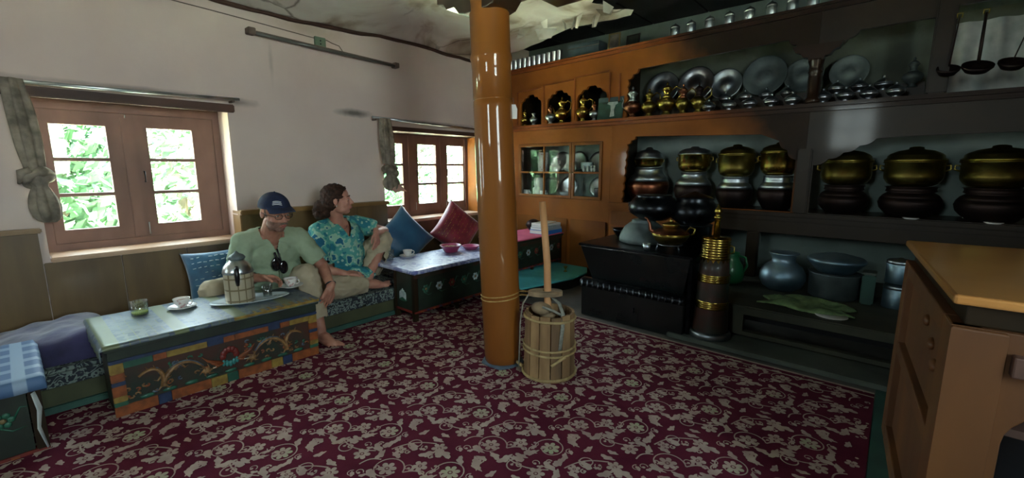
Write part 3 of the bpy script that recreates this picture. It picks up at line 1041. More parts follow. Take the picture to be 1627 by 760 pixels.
def motif_tile():
    """returns list of (material, polygon) in a tile of size TW x TH"""
    out = []

    def flower(cx, cy, r, n, a0, m='carpet_tan', inner=0.50, sharp=0.62):
        r *= 1.15
        pts = []
        K = n * 8
        for k in range(K):
            a = 2 * PI * k / K
            q = abs(math.sin(n * (a) / 2))
            rr = r * (inner + (1 - inner) * q ** sharp)
            pts.append((cx + rr * math.cos(a + a0), cy + rr * math.sin(a + a0)))
        out.append((m, pts, 0.0))
        ring = [(cx + r * 0.27 * math.cos(2 * PI * k / 10), cy + r * 0.27 * math.sin(2 * PI * k / 10)) for k in range(10)]
        out.append(('carpet_core', ring, 0.0004))
        dot = [(cx + r * 0.14 * math.cos(2 * PI * k / 8), cy + r * 0.14 * math.sin(2 * PI * k / 8)) for k in range(8)]
        out.append((m, dot, 0.0007))

    def leaf(cx, cy, L, w, a, m='carpet_tan', bend=0.45):
        L *= 1.22; w *= 1.35
        pts = []
        for s in (1, -1):
            rng = range(0, 9) if s == 1 else range(8, -1, -1)
            for k in rng:
                u = k / 8
                ww = w * math.sin(PI * u) ** 0.8 * s * (1 + 0.28 * math.sin(u * 14))
                if s == -1 and k in (0, 8): continue
                x = L * u; y = ww + bend * L * u * u
                pts.append((cx + x * math.cos(a) - y * math.sin(a), cy + x * math.sin(a) + y * math.cos(a)))
        out.append((m, pts, 0.0002))

    def ribbon(P, w0, w1, m='carpet_tan'):
        n = len(P)
        L = []; Rr = []
        for i in range(n):
            a = P[max(0, i - 1)]; c = P[min(n - 1, i + 1)]
            dx, dy = c[0] - a[0], c[1] - a[1]
            d = math.hypot(dx, dy) or 1
            w = w0 + (w1 - w0) * i / (n - 1)
            L.append((P[i][0] - dy / d * w, P[i][1] + dx / d * w)); Rr.append((P[i][0] + dy / d * w, P[i][1] - dx / d * w))
        out.append((m, ('strip', L, Rr), 0.0001))

    def spiral(cx, cy, r0, r1, a0, turns, w=0.0035, ccw=1):
        P = []
        n = int(26 * turns)
        for k in range(n + 1):
            u = k / n
            rr = r0 + (r1 - r0) * u
            a = a0 + ccw * 2 * PI * turns * u
            P.append((cx + rr * math.cos(a), cy + rr * math.sin(a)))
        ribbon(P, w, w * 0.7)
        out.append(('carpet_tan', [(P[-1][0] + 0.008 * math.cos(q), P[-1][1] + 0.008 * math.sin(q)) for q in [2 * PI * z / 8 for z in range(8)]], 0.0003))
        return P[0]

    def wave(x0, y0, x1, y1, amp, ph, w=0.0038):
        P = []
        for k in range(25):
            u = k / 24
            d = amp * math.sin(u * PI + ph)
            nxx, nyy = -(y1 - y0), (x1 - x0)
            q = math.hypot(nxx, nyy)
            P.append((x0 + (x1 - x0) * u + nxx / q * d, y0 + (y1 - y0) * u + nyy / q * d))
        ribbon(P, w, w)
    # big looping vines
    s1 = spiral(0.13, 0.12, 0.085, 0.046, 0.4, 0.95)
    s2 = spiral(0.38, 0.30, 0.082, 0.045, 3.6, 0.95, ccw=-1)
    s3 = spiral(0.33, 0.08, 0.048, 0.018, 2.2, 1.2)
    s4 = spiral(0.08, 0.33, 0.046, 0.018, -0.6, 1.2, ccw=-1)
    wave(s1[0], s1[1], 0.33, 0.20, 0.03, 0); wave(0.33, 0.20, s2[0] + 0.0, s2[1], 0.02, 0)
    wave(0.02, 0.22, 0.16, 0.40, 0.03, 0); wave(0.25, 0.10, 0.47, 0.16, -0.03, 0)
    wave(0.0, 0.05, 0.05, 0.14, 0.02, 0)
    flower(0.13, 0.12, 0.040, 6, 0.2)
    flower(0.38, 0.30, 0.042, 7, 0.5, 'carpet_green')
    flower(0.235, 0.235, 0.034, 5, 0.9)
    flower(0.44, 0.10, 0.038, 6, 0.1)
    flower(0.06, 0.245, 0.027, 5, 0.4)
    flower(0.20, 0.385, 0.036, 6, 0.3, 'carpet_tan')
    for (x, y, L, w, a) in ((0.24, 0.04, 0.075, 0.016, 0.9), (0.24, 0.05, 0.06, 0.014, 2.4), (0.30, 0.36, 0.07, 0.016, 2.6), (0.16, 0.28, 0.07, 0.015, 0.6),
                            (0.42, 0.20, 0.07, 0.015, -0.7), (0.45, 0.40, 0.07, 0.016, 2.0), (0.02, 0.12, 0.06, 0.014, 1.4), (0.10, 0.43, 0.06, 0.013, -0.4),
                            (0.33, 0.42, 0.06, 0.013, -1.2), (0.27, 0.155, 0.055, 0.013, -0.3), (0.11, 0.20, 0.05, 0.012, 2.6), (0.48, 0.26, 0.05, 0.012, 1.5),
                            (0.02, 0.39, 0.05, 0.012, 0.9), (0.20, 0.01, 0.05, 0.012, 2.8), (0.36, 0.02, 0.045, 0.011, -0.4)):
        leaf(x, y, L, w, a)
    for (x, y, a) in ((0.20, 0.19, 1.0), (0.30, 0.28, 4), (0.47, 0.34, 2), (0.05, 0.02, 0.5), (0.28, 0.45, 2.0), (0.39, 0.16, 0.2), (0.14, 0.34, 3.0)):
        spiral(x, y, 0.022, 0.008, a, 0.8, 0.0026)
        leaf(x + 0.02, y - 0.015, 0.03, 0.008, a)
    for (x, y, a) in ((0.30, 0.18, 0.3), (0.12, 0.29, 2.2), (0.41, 0.43, -1.0), (0.25, 0.33, 1.7), (0.47, 0.20, 0.9), (0.07, 0.06, -0.8), (0.34, 0.13, 2.8)):
        leaf(x, y, 0.055, 0.015, a, bend=0.8); leaf(x, y, 0.050, 0.012, a + 0.9, bend=-0.6); spiral(x + 0.035 * math.cos(a + 2), y + 0.035 * math.sin(a + 2), 0.016, 0.006, a, 0.8, 0.004)
    return out


TW, TH = 0.50, 0.46
tile = motif_tile()
b = MB()
TS = 0.80
k0 = math.ceil(3.2 / (TW * TS)) + 2
for J in range(-1, int(4.2 / (TH * TS)) + 2):
    for I in range(-1, k0):
        ox = CX0 + I * TW * TS + (0.5 * TW * TS if J % 2 else 0)
        oy = CY0 + J * TH * TS
        if not (ox < CX1 and oy < CY1): continue
        far = (oy > 1.9) 
        for mi_, (mn, P, dz) in enumerate(tile):
            dz = dz + mi_ * 6e-6
            b.m(mn, False)
            if P[0] == 'strip':
                Lq = [(ox + p[0] * TS, oy + p[1] * TS) for p in P[1]]; Rq = [(ox + p[0] * TS, oy + p[1] * TS) for p in P[2]]
                if not all(CX0 < p[0] < CX1 - .005 and CY0 < p[1] < CY1 - .02 for p in Lq + Rq): continue
                nL = len(Lq)
                b.add([(p[0], p[1], 0.0066 + dz) for p in Lq] + [(p[0], p[1], 0.0066 + dz) for p in Rq],
                      [(i, nL + i, nL + i + 1, i + 1) for i in range(nL - 1)])
            else:
                Q = [(ox + p[0] * TS, oy + p[1] * TS) for p in P]
                if not all(CX0 < p[0] < CX1 - .005 and CY0 < p[1] < CY1 - .02 for p in Q): continue
                cx = sum(p[0] for p in Q) / len(Q); cy = sum(p[1] for p in Q) / len(Q)
                nq = len(Q)
                b.add([(p[0], p[1], 0.0068 + dz) for p in Q] + [(cx, cy, 0.0068 + dz)], [(i, (i + 1) % nq, nq) for i in range(nq)])
o = b.build('floral_pattern', car, recalc=False, offset=Lp(car))
o['kind'] = 'stuff'
# plain border line along the far edge
b = B('carpet_tan'); b.box(-1.82, CX1, 2.735, 2.742, 0.0062, 0.0072); b.box(-1.82, CX1, 2.782, 2.798, 0.0062, 0.0074); b.build('border', car, offset=Lp(car))

tag(B('teal_dark').rbox(0.028, 0.30, 0.9, 2.84, 0.0005, 0.012, 0.003).build('floor_mat'), 'narrow teal floor mat along the foot of the counter', 'mat')

# ------------------------------------------------------------------ pillar
PB = V((-1.665, 1.835, 0.0))
PT = PB + V((-0.058, -0.052, 0)) + V((0, 0, 2.30))
pil = thing('pillar', 'thick round varnished ochre wooden pillar in the middle of the room', 'pillar', PB)
pa = (PT - PB).normalized(); PL = (PT - PB).length
prof = [(0.101, 0.0), (0.104, 0.06), (0.107, 0.4), (0.106, 0.9), (0.104, 1.2), (0.102, 1.47), (0.1015, 1.50), (0.0965, 1.503), (0.0965, 1.509), (0.1015, 1.512), (0.101, 1.66), (0.104, 1.70), (0.109, 1.715), (0.109, 1.728), (0.103, 1.745), (0.102, 1.90), (0.1035, 2.05), (0.105, PL)]
b = B('ochre_grain', True)
b.lathe([(r * 1.035, z) for r, z in prof], (0, 0, 0), 40, pa, wob=lambda a, z: 1 + 0.006 * math.sin(3 * a + z * 2) + 0.004 * math.sin(7 * a))
b.build('shaft', pil)
b = B('cracked_blue', True); b.lathe([(0.108, 0.0), (0.122, 0.001), (0.118, 0.012), (0.105, 0.016)], (0, 0, 0.008), 32, wob=lambda a, z: 1 + 0.05 * math.sin(5 * a) + 0.03 * math.sin(11 * a)); b.build('base_ring', pil)
b = B('ochre_dark')
top = PT - PB
b.rbox(top.x - 0.16, top.x + 0.14, top.y - 0.15, top.y + 0.15, 2.08, 2.13, 0.012)
b.build('abacus', pil)
b = B('soot_wood')
# carved bracket capital (profile in the Y direction)
pr = [(-0.48, 0.09), (-0.48, 0.04), (-0.40, 0.03), (-0.36, 0.0), (-0.26, 0.0), (-0.20, -0.04), (-0.13, -0.05), (0.13, -0.05), (0.20, -0.04), (0.26, 0.0), (0.36, 0.0), (0.40, 0.03), (0.48, 0.04), (0.48, 0.09)]
b.plate(pr, [], ((top.x, top.y - 0.09, 1.988), (0.62, 0, 0), (0, 0, 1), (0, 1, 0)), 0.18)
b.build('bracket', pil, bevel=0.006)
# hanging white tag and nail on the pillar
t = thing('paper_tag', 'small white paper tag hanging at the right side of the pillar', 'tag', (-1.603, 1.858, 1.405))
b = B('paper_white'); b.plate([(-0.018, 0.0), (0.018, 0.0), (0.020, 0.05), (0.010, 0.075), (-0.010, 0.075), (-0.020, 0.05)], [], ((0, 0, 0), (0.755, 0.656, 0), (0, 0, 1), (0.656, -0.755, 0)), 0.002); b.build('card', t)
b = B('cable', True); b.tube([(0, 0, 0.075), (-0.005, 0, 0.11)], 0.0015, 5); b.build('string', t)


# ------------------------------------------------------------------ butter churn beside the pillar
CH = V((-1.372, 1.897, 0.007))
ch = thing('butter_churn', 'wooden stave barrel butter churn standing at the foot of the pillar', 'churn', CH)
NS = 14
for k in range(NS):
    a0 = 2 * PI * k / NS + 0.02; a1 = 2 * PI * (k + 1) / NS - 0.02
    b = B('churn_wood' if k % 3 else 'churn_wood2')
    vs = []; fs = []
    Hc = 0.362 + 0.006 * math.sin(k * 3.1)
    M = 4
    for (zz, ro) in ((0.0, 0.141), (Hc * 0.5, 0.139), (Hc, 0.134)):
        for rr in (ro, ro - 0.014):
            for q in range(M + 1):
                a = a0 + (a1 - a0) * q / M
                vs.append((rr * math.cos(a), rr * math.sin(a), zz))
    r_ = M + 1
    for L_ in range(2):
        o0 = L_ * 2 * r_; o1 = (L_ + 1) * 2 * r_
        for q in range(M):
            fs.append((o0 + q, o0 + q + 1, o1 + q + 1, o1 + q))
            fs.append((o0 + r_ + q + 1, o0 + r_ + q, o1 + r_ + q, o1 + r_ + q + 1))
        fs.append((o0, o1, o1 + r_, o0 + r_)); fs.append((o0 + M, o0 + r_ + M, o1 + r_ + M, o1 + M))
    for q in range(M):
        fs.append((q, r_ + q, r_ + q + 1, q + 1))
        o2 = 4 * r_
        fs.append((o2 + q, o2 + q + 1, o2 + r_ + q + 1, o2 + r_ + q))
    b.add(vs, fs, False)
    b.build('stave', ch)
b = B('grey_wood'); b.lathe([(0.001, 0.01), (0.127, 0.01), (0.127, 0.02), (0.001, 0.02)], n=28, caps=False); b.build('barrel_bottom', ch)
for z, r in ((0.018, 0.148), (0.150, 0.1435), (0.180, 0.143), (0.335, 0.139)):
    b = B('cane', True); b.tube([(r * math.cos(a), r * math.sin(a), z + 0.004 * math.sin(a + z * 30)) for a in [2 * PI * q / 36 for q in range(36)]], 0.0075 if z > .3 or z < .1 else 0.006, 8, closed=True); b.build('hoop', ch)
b = B('cane', True); b.tube([(0.10, -0.118, 0.105), (0.145, -0.055, 0.150)], 0.008, 6); b.build('hoop_peg', ch)
b = B('cane', True); b.tube([(-0.12, -0.09, 0.03), (-0.16, -0.085, 0.04), (-0.15, -0.06, 0.015)], 0.010, 6); b.build('hoop_knot', ch)
# plunger with round paddle head, tied to the pillar
pl = thing('churn_plunger', 'pale wooden plunger pole standing in the butter churn', 'plunger', (CH.x, CH.y, 0.03))
b = B('pale_wood', True)
b.tube([(-0.01, 0.0, 0.02), (-0.012, 0.0, 0.3), (-0.022, 0.0, 0.6), (-0.050, -0.014, 0.935)], [0.021, 0.021, 0.0195, 0.018], 14); b.build('pole', pl)
b = B('grey_wood', True); b.lathe([(0.02, 0), (0.10, 0), (0.10, 0.02), (0.02, 0.02)], (-0.01, 0, 0.0), 20); b.build('paddle', pl)
t = thing('guide_block', 'greyish wooden guide block around the plunger, tied to the pillar', 'block', (CH.x - 0.02, CH.y, 0.452))
b = B('grey_wood', True)
outl = [(0.085 * math.cos(a), 0.05 * math.sin(a)) for a in [2 * PI * q / 24 for q in range(24)]]
outl = [(x - 0.02 if x < 0 else x, y) for x, y in outl]
b.plate(outl, [[(0.024 * math.cos(a), 0.024 * math.sin(a)) for a in [2 * PI * q / 14 for q in range(14)]]], ((0, 0, 0), (0.755, 0.656, 0), (-0.656, 0.755, 0), (0, 0, 1)), 0.026)
b.build('block', t, bevel=0.004)
b = B('rope', True)
for dz in (0.0, -0.022):
    P = []
    c0 = PB + pa * (0.44 + dz) - V(t.location)
    for q in range(20):
        a = 0.75 + (2 * PI - 0.25) * q / 19
        P.append(c0 + V((0.112 * math.cos(a), 0.112 * math.sin(a), 0.012 * math.cos(a - 0.7) - 0.01)))
    P = [V((-0.07, -0.05, 0.015 + dz))] + P + [V((-0.06, -0.03, 0.012 + dz))]
    b.tube(P, 0.0035, 6)
b.build('tie_rope', t)
b = B('webbing', True)
b.tube([(-0.07, -0.06, 0.02), (-0.10, -0.09, -0.05), (-0.105, -0.105, -0.16), (-0.11, -0.105, -0.30), (-0.12, -0.10, -0.42)], [0.013, 0.014, 0.014, 0.013, 0.012], 8, flat=0.25)
b.build('strap', t)
b = B('webbing', True)
b.tube([(0.02, 0.0, 0.0), (0.08, 0.0, -0.03), (0.128, -0.03, -0.07), (0.150, -0.065, -0.14), (0.140, -0.07, -0.26)], [0.012, 0.013, 0.014, 0.013, 0.012], 8, flat=0.25)
b.build('strap', t)
t = thing('wood_chunk', 'weathered grey wooden block wedged in the mouth of the churn', 'wood', (CH.x - 0.035, CH.y - 0.03, 0.30))
b = B('grey_wood', True); b.ell((0, 0, 0.08), (0.065, 0.045, 0.035), 14, 8); b.ell((0.03, 0.02, 0.05), (0.05, 0.04, 0.03), 12, 8); b.cyl((0.02, 0.0, -0.1), (0.03, 0.01, 0.08), 0.022); b.build('block', t)
b = B('webbing', True); b.tube([(0.03, -0.03, 0.10), (0.10, -0.02, 0.09), (0.13, 0.0, 0.07)], 0.007, 6); b.build('cord', t)


# ------------------------------------------------------------------ painted low tables
def dragon(b, cy, cz, s, flip, x):
    """relief dragon on the front (plane X=x, y across, z up)"""
    P = []
    for k in range(46):
        u = k / 45
        yy = flip * (-0.13 + 0.26 * u) + flip * 0.035 * math.sin(u * 9)
        zz = 0.052 * math.sin(u * 10.5 + 0.6) * (1 - 0.25 * u)
        P.append((x, cy + yy * s, cz + zz * s))
    b.m('dragon_gold', True).tube(P, [0.006 + 0.0165 * math.sin(PI * min(1, (k + 4) / 45)) * s for k in range(46)], 8, flat=0.5)
    b.m('dragon_blue', True).tube([(x + 0.004, p[1], p[2] + 0.008 * s) for p in P[6:40]], 0.004 * s, 6)
    hy, hz = P[-1][1], P[-1][2]
    b.m('dragon_gold', True).ell((x, hy, hz), (0.006, 0.022 * s, 0.018 * s), 10, 6)
    for q in range(6):
        a = q * 1.05
        b.tube([(x, hy, hz), (x + .002, hy + 0.022 * s * math.cos(a), hz + 0.022 * s * math.sin(a)), (x, hy + 0.038 * s * math.cos(a + 0.4), hz + 0.036 * s * math.sin(a + 0.4))], [0.005, 0.004, 0.001], 5)
    for k in (10, 20, 30):
        for sg in (1, -1):
            p = P[k]
            b.tube([p, (x, p[1] + 0.02 * s * sg, p[2] - 0.028 * s), (x, p[1] + 0.035 * s * sg, p[2] - 0.02 * s)], [0.006, 0.004, 0.0015], 5)
    for k in range(14):
        p = P[3 + k * 3]
        b.tube([p, (x, p[1] - 0.008 * flip, p[2] + 0.022 * s)], [0.004, 0.001], 4)
    rq = random.Random(int(cy * 1000))
    for k in range(26):
        yy = cy + rq.uniform(-0.19, 0.19) * s; zz = cz + rq.choice((-1, 1)) * rq.uniform(0.018, 0.062) * s
        b.m(('dragon_gold', 'paint_orange', 'dragon_blue', 'paint_green')[k % 4], True)
        q0 = rq.uniform(0, 6)
        b.tube([(x - 0.002, yy + 0.013 * math.cos(q0 + a * 0.9) * (1 - a * 0.13), zz + 0.010 * math.sin(q0 + a * 0.9) * (1 - a * 0.13)) for a in range(6)], [0.004, 0.005, 0.005, 0.004, 0.003, 0.002], 5)
    b.m('paint_white', True).tube([(x + .002, hy, hz), (x, hy + flip * 0.04 * s, hz + 0.004), (x, hy + flip * 0.085 * s, hz + 0.012 * s)], [0.0015, 0.0025, 0.001], 5)


def choktse(name, label, y0, y1, ztop, style, group=None, x1=-2.60, x0=-2.845, xb=-3.13, z0=0.0, legz=0.0):
    t = thing(name, label, 'table', ((x0 + x1) / 2, (y0 + y1) / 2, z0), 0, group)
    o = Lp(t)
    L = y1 - y0
    # top board
    B('table_green').rbox(xb, x1 + 0.018, y0 - 0.012, y1 + 0.012, ztop - 0.030, ztop - 0.004, 0.004).build('table_top', t, offset=o)
    bz = z0 + legz
    if style == 'dragon':
        b = B('panel_dark'); b.box(x1 - 0.018, x1 - 0.006, y0 + 0.05, y1 - 0.05, z0 + 0.055, ztop - 0.08); b.build('front_panel', t, offset=o)
        b = B('panel_dark'); b.box(x0, x1 - 0.02, y0 + 0.004, y0 + 0.02, z0, ztop - 0.03); b.build('side_panel', t, offset=o)
        b = B('panel_dark'); b.box(x0, x1 - 0.02, y1 - 0.02, y1 - 0.004, z0, ztop - 0.03); b.build('side_panel', t, offset=o)
        # frieze under the top
        b = B('table_green'); b.rbox(x1 - 0.02, x1 + 0.006, y0, y1, ztop - 0.075, ztop - 0.03, 0.003); b.build('frieze', t, offset=o)
        b = B('paint_blue'); b.rbox(x1 - 0.015, x1 + 0.010, y0, y1, ztop - 0.092, ztop - 0.076, 0.003); b.build('moulding', t, offset=o)
        # painted blocks: top and bottom rails, corner posts
        cyc = ['paint_orange', 'paint_blue', 'paint_orange', 'paint_yellow', 'paint_green', 'paint_orange', 'paint_yellow', 'paint_blue', 'paint_orange']
        for (za, zb, ofs) in ((z0 + 0.0, z0 + 0.055, 0), (ztop - 0.125, ztop - 0.092, 4)):
            b = MB()
            wds = [3, 1, 3.2, 1.4, 1, 3.2, 1.2, 1, 3]
            tot = sum(wds); cur = y0
            for i, w in enumerate(wds):
                nxt = cur + L * w / tot
                b.m(cyc[(i + ofs) % 9]).rbox(x1 - 0.02, x1 + (0.002 if i % 2 else 0.0), cur + 0.0008, nxt - 0.0008, za, zb, 0.002)
                cur = nxt
            b.build('painted_rail', t, offset=o)
        for (ya, yb) in ((y0, y0 + 0.05), (y1 - 0.05, y1)):
            b = MB()
            zz = z0
            seq = [('paint_orange', 0.055), ('paint_green', 0.02), ('paint_yellow', 0.028), ('paint_orange', 0.05), ('paint_blue', 0.02), ('paint_orange', 0.04), ('paint_yellow', 0.05)]
            for mn, h in seq:
                h2 = min(h, ztop - 0.092 - zz)
                if h2 <= 0.002: break
                b.m(mn).rbox(x1 - 0.021, x1 + 0.004, ya, yb, zz, zz + h2, 0.003); zz += h2
            b.build('corner_post', t, offset=o)
        b = MB()
        cz = (z0 + 0.055 + ztop - 0.125) / 2
        dragon(b, (y0 + y1) / 2 - 0.25, cz, 0.98, 1, x1 - 0.004)
        dragon(b, (y0 + y1) / 2 + 0.25, cz, 0.98, -1, x1 - 0.004)
        b.build('dragon_relief', t, offset=o)
        # central lotus vase with flames
        b = MB()
        cy = (y0 + y1) / 2
        for q in range(7):
            a = PI * q / 6
            b.m('paint_red', True).ell((x1 - 0.003, cy + 0.032 * math.cos(a), cz + 0.01 + 0.034 * math.sin(a)), (0.006, 0.016, 0.018), 8, 6)
        for q in range(5):
            b.m('paint_teal', True).ell((x1 - 0.001, cy - 0.032 + 0.016 * q, cz - 0.035 + 0.006 * abs(q - 2)), (0.006, 0.010, 0.018), 8, 6)
        b.m('paint_orange', True)
        for sg in (1, -1):
            for q in range(3):
                b.tube([(x1 - .004, cy + sg * 0.03, cz - 0.02), (x1 - .002, cy + sg * (0.06 + 0.02 * q), cz - 0.03 + 0.02 * q), (x1 - .004, cy + sg * (0.085 + 0.02 * q), cz - 0.005 + 0.022 * q)], [0.009, 0.007, 0.001], 6)
        for q in range(9):
            yy = y0 + 0.12 + (L - 0.24) * q / 8
            b.m('paint_green', True).ell((x1 - 0.004, yy, z0 + 0.068), (0.005, 0.03, 0.010), 8, 6)
        b.build('lotus_relief', t, offset=o)
    else:
        b = B('table_green'); b.box(x1 - 0.018, x1 - 0.004, y0 + 0.04, y1 - 0.04, bz + 0.02, ztop - 0.05); b.build('front_panel', t, offset=o)
        b = B('table_green'); b.box(x0, x1 - 0.02, y0 + 0.004, y0 + 0.018, bz, ztop - 0.03); b.build('side_panel', t, offset=o)
        b = B('table_green'); b.box(x0, x1 - 0.02, y1 - 0.018, y1 - 0.004, bz, ztop - 0.03); b.build('side_panel', t, offset=o)
        b = B('panel_dark'); b.rbox(x1 - 0.02, x1 + 0.006, y0, y1, ztop - 0.062, ztop - 0.03, 0.003); b.build('frieze', t, offset=o)
        b = B('paint_red')
        b.rbox(x1 - 0.02, x1 + 0.002, y0, y1, bz, bz + 0.018, 0.003)
        b.m('paint_red'); b.rbox(x0, x1, y0 - 0.001, y0 + 0.02, bz, bz + 0.018, 0.003)
        k = 0
        for yy in np.arange(y0 + 0.05, y1 - 0.05, 0.06):
            b.m('paint_blue' if k % 2 else 'paint_orange').rbox(x1 - 0.02, x1 + 0.004, yy, yy + 0.028, bz + 0.002, bz + 0.016, 0.002); k += 1
        b.build('painted_rail', t, offset=o)
        for yy in (y0, y1 - 0.035):
            for xx in (x1 - 0.035, x0):
                b = B('ochre_dark' if style != 'x' else 'paint_red')
                b.rbox(xx, xx + 0.036, yy - 0.001, yy + 0.036, z0 + 0.0005, ztop - 0.03, 0.004)
                b.build('leg', t, offset=o)
        b = B('ochre_dark'); b.rbox(x1 - 0.03, x1 - 0.004, (y0 + y1) / 2 - 0.1, (y0 + y1) / 2 - 0.075, z0 + 0.0005, bz + 0.02, 0.003); b.build('leg', t, offset=o)
        b = MB()
        rg = random.Random(int(y0 * 100) + 7)
        for q in range(int(L / 0.13)):
            yy = y0 + 0.11 + 0.13 * q; zz = (bz + ztop) / 2 + 0.01
            pm = ['paint_green', 'card_pale', 'paint_red'][q % 3]
            for w in range(6):
                a = w * PI / 3
                b.m(pm, True).ell((x1 - 0.003, yy + 0.022 * math.cos(a), zz + 0.022 * math.sin(a)), (0.004, 0.012, 0.012), 8, 5)
            b.m('gold_frame', True).ell((x1 - 0.001, yy, zz), (0.005, 0.010, 0.010), 8, 5)
            b.m('paint_green', True).tube([(x1 - 0.004, yy + 0.03, zz), (x1 - 0.003, yy + 0.05, zz + 0.04), (x1 - 0.004, yy + 0.075, zz + 0.035)], [0.004, 0.003, 0.001], 5)
            b.tube([(x1 - 0.004, yy - 0.02, zz - 0.02), (x1 - 0.003, yy + 0.02, zz - 0.05), (x1 - 0.004, yy + 0.06, zz - 0.045)], [0.004, 0.003, 0.001], 5)
        b.build('flower_relief', t, offset=o)
        b = MB()
        # lotus on the end panel
        for w in range(5):
            b.m('card_pale', True).ell((x0 + 0.11 + 0.016 * (w - 2), y0 + 0.002, bz + 0.14 - 0.012 * abs(w - 2)), (0.012, 0.004, 0.036), 8, 6)
        b.m('paint_green', True).ell((x0 + 0.11, y0 + 0.002, bz + 0.09), (0.05, 0.004, 0.015), 8, 6)
        b.build('lotus_relief', t, offset=o)
    return t


def drape_cloth(name, label, matn, x0, x1, y0, y1, z, front, left, right, seed=0, cat='tablecloth', edge=None):
    t = thing(name, label, cat, ((x0 + x1) / 2, (y0 + y1) / 2, z))
    ox, oy, oz = t.location
    b = B(matn, True)
    nx, ny = 26, 60
    vs = []; fs = []
    ext = []
    for j in range(ny + 1):
        for i in range(nx + 1):
            u = (x0 - 0.0) + (x1 + front - x0) * i / nx
            w = (y0 - left) + (y1 + right - (y0 - left)) * j / ny
            dx = max(0, u - x1); dl = max(0, y0 - w); dr = max(0, w - y1)
            x = min(u, x1); y = min(max(w, y0), y1)
            dn = max(dx, dl, dr)
            rr = 0.006
            zz = z - max(0, dn - rr)
            wv = 0.006 * math.sin((w + u) * 34 + seed) * min(1, dn / 0.04)
            if dx > 0: x = x1 + min(dx, rr) + abs(wv) * 0.8 + (0.012 if dl > 0 else 0) * min(1, dn * 20)
            if dl > 0: y = y0 - min(dl, rr) - abs(wv) * 0.8
            if dr > 0: y = y1 + min(dr, rr) + abs(wv) * 0.8
            if dn == 0: zz = z + 0.0012 * noise.noise(V((x * 20, y * 20, seed)))
            vs.append((x - ox, y - oy, zz - oz))
    for j in range(ny):
        for i in range(nx):
            a = j * (nx + 1) + i
            fs.append((a, a + 1, a + nx + 2, a + nx + 1))
    b.add(vs, fs)
    ob = b.build('cloth', t, recalc=False)
    sd = ob.modifiers.new('solid', 'SOLIDIFY'); sd.thickness = 0.0015; sd.offset = 1
    return t


choktse('painted_table', 'low painted table carved with two dragons in front of the seated man', 0.215, 1.165, 0.355, 'dragon')
tc1 = drape_cloth('tablecloth', 'blue, white and yellow printed tablecloth on the dragon table', 'cloth_printed', -3.15, -2.577, 0.20, 1.178, 0.358, 0.022, 0.07, 0.006)
b = B('paint_yellow'); b.box(-2.577, -2.570, 0.72, 1.176, 0.346, 0.3605)
for k in range(9):
    yy = 0.82 + k * 0.04; b.box(-2.615 - 0.01 * (k % 3), -2.575, yy, yy + 0.014 + 0.008 * (k % 2), 0.3585, 0.3612)
b.build('yellow_border', tc1, offset=Lp(tc1))
choktse('painted_table', 'low dark green painted table on short legs between the cushions and the pillar', 1.895, 2.93, 0.395, 'floral', x0=-2.86, xb=-3.10, legz=0.065)
drape_cloth('tablecloth', 'shiny lilac blue tablecloth under the pink bowl', 'cloth_lilac', -3.11, -2.575, 1.88, 2.94, 0.398, 0.03, 0.03, 0.01, 3)
choktse('painted_table', 'low dark painted table behind the pillar carrying the books', 3.12, 3.93, 0.445, 'floral', x0=-2.90, x1=-2.70, xb=-3.14, z0=0.115, legz=0.03)
drape_cloth('tablecloth', 'pink cloth on the far low table under the books', 'pink_cloth', -3.15, -2.676, 3.105, 3.93, 0.448, 0.012, 0.01, 0.0, 5)
choktse('painted_table', 'low red and green painted table at the left edge of the room', -1.0, 0.00, 0.325, 'floral', x0=-2.86, x1=-2.52, xb=-3.05, legz=0.0)
pc = drape_cloth('tablecloth', 'blue and white checked cloth on the leftmost low table', 'plaid_blue', -3.06, -2.50, -1.0, 0.01, 0.328, 0.06, 0.0, 0.05, 2)
b = B('white_cloth', True)
b.tube([(-2.485, -0.02, 0.27), (-2.480, -0.01, 0.20), (-2.487, -0.02, 0.12), (-2.482, -0.005, 0.03)], [0.013, 0.016, 0.011, 0.006], 8, flat=0.3)
b.build('hanging_strip', pc, offset=Lp(pc))

# teal platform below the far table
t = thing('low_platform', 'low platform with bright teal top beside the foot of the far table', 'platform', (-2.5, 3.4, 0))
o = Lp(t)
b = B('teal'); pts = [(-2.86, 2.83), (-2.36, 2.83), (-2.22, 3.45), (-2.24, 3.72), (-2.35, 3.90), (-2.86, 3.90)]
b.plate(pts, [], ((0, 0, 0.094), (1, 0, 0), (0, 1, 0), (0, 0, 1)), 0.018); b.build('platform_top', t, bevel=0.006, offset=o)
b = B('blackpaint'); pts2 = [(-2.85, 2.85), (-2.38, 2.85), (-2.245, 3.46), (-2.265, 3.71), (-2.37, 3.88), (-2.85, 3.88)]
b.plate(pts2, [], ((0, 0, 0.001), (1, 0, 0), (0, 1, 0), (0, 0, 1)), 0.092); b.build('platform_side', t, offset=o)
t = thing('brass_lamp', 'tiny brass butter lamp standing on the teal platform', 'lamp', (-2.42, 3.60, 0.1125))
b = B('brass_old', True); b.lathe([(0.018, 0), (0.02, 0.004), (0.006, 0.012), (0.006, 0.03), (0.018, 0.04), (0.02, 0.055), (0.015, 0.055)], n=16); b.build('stem', t)


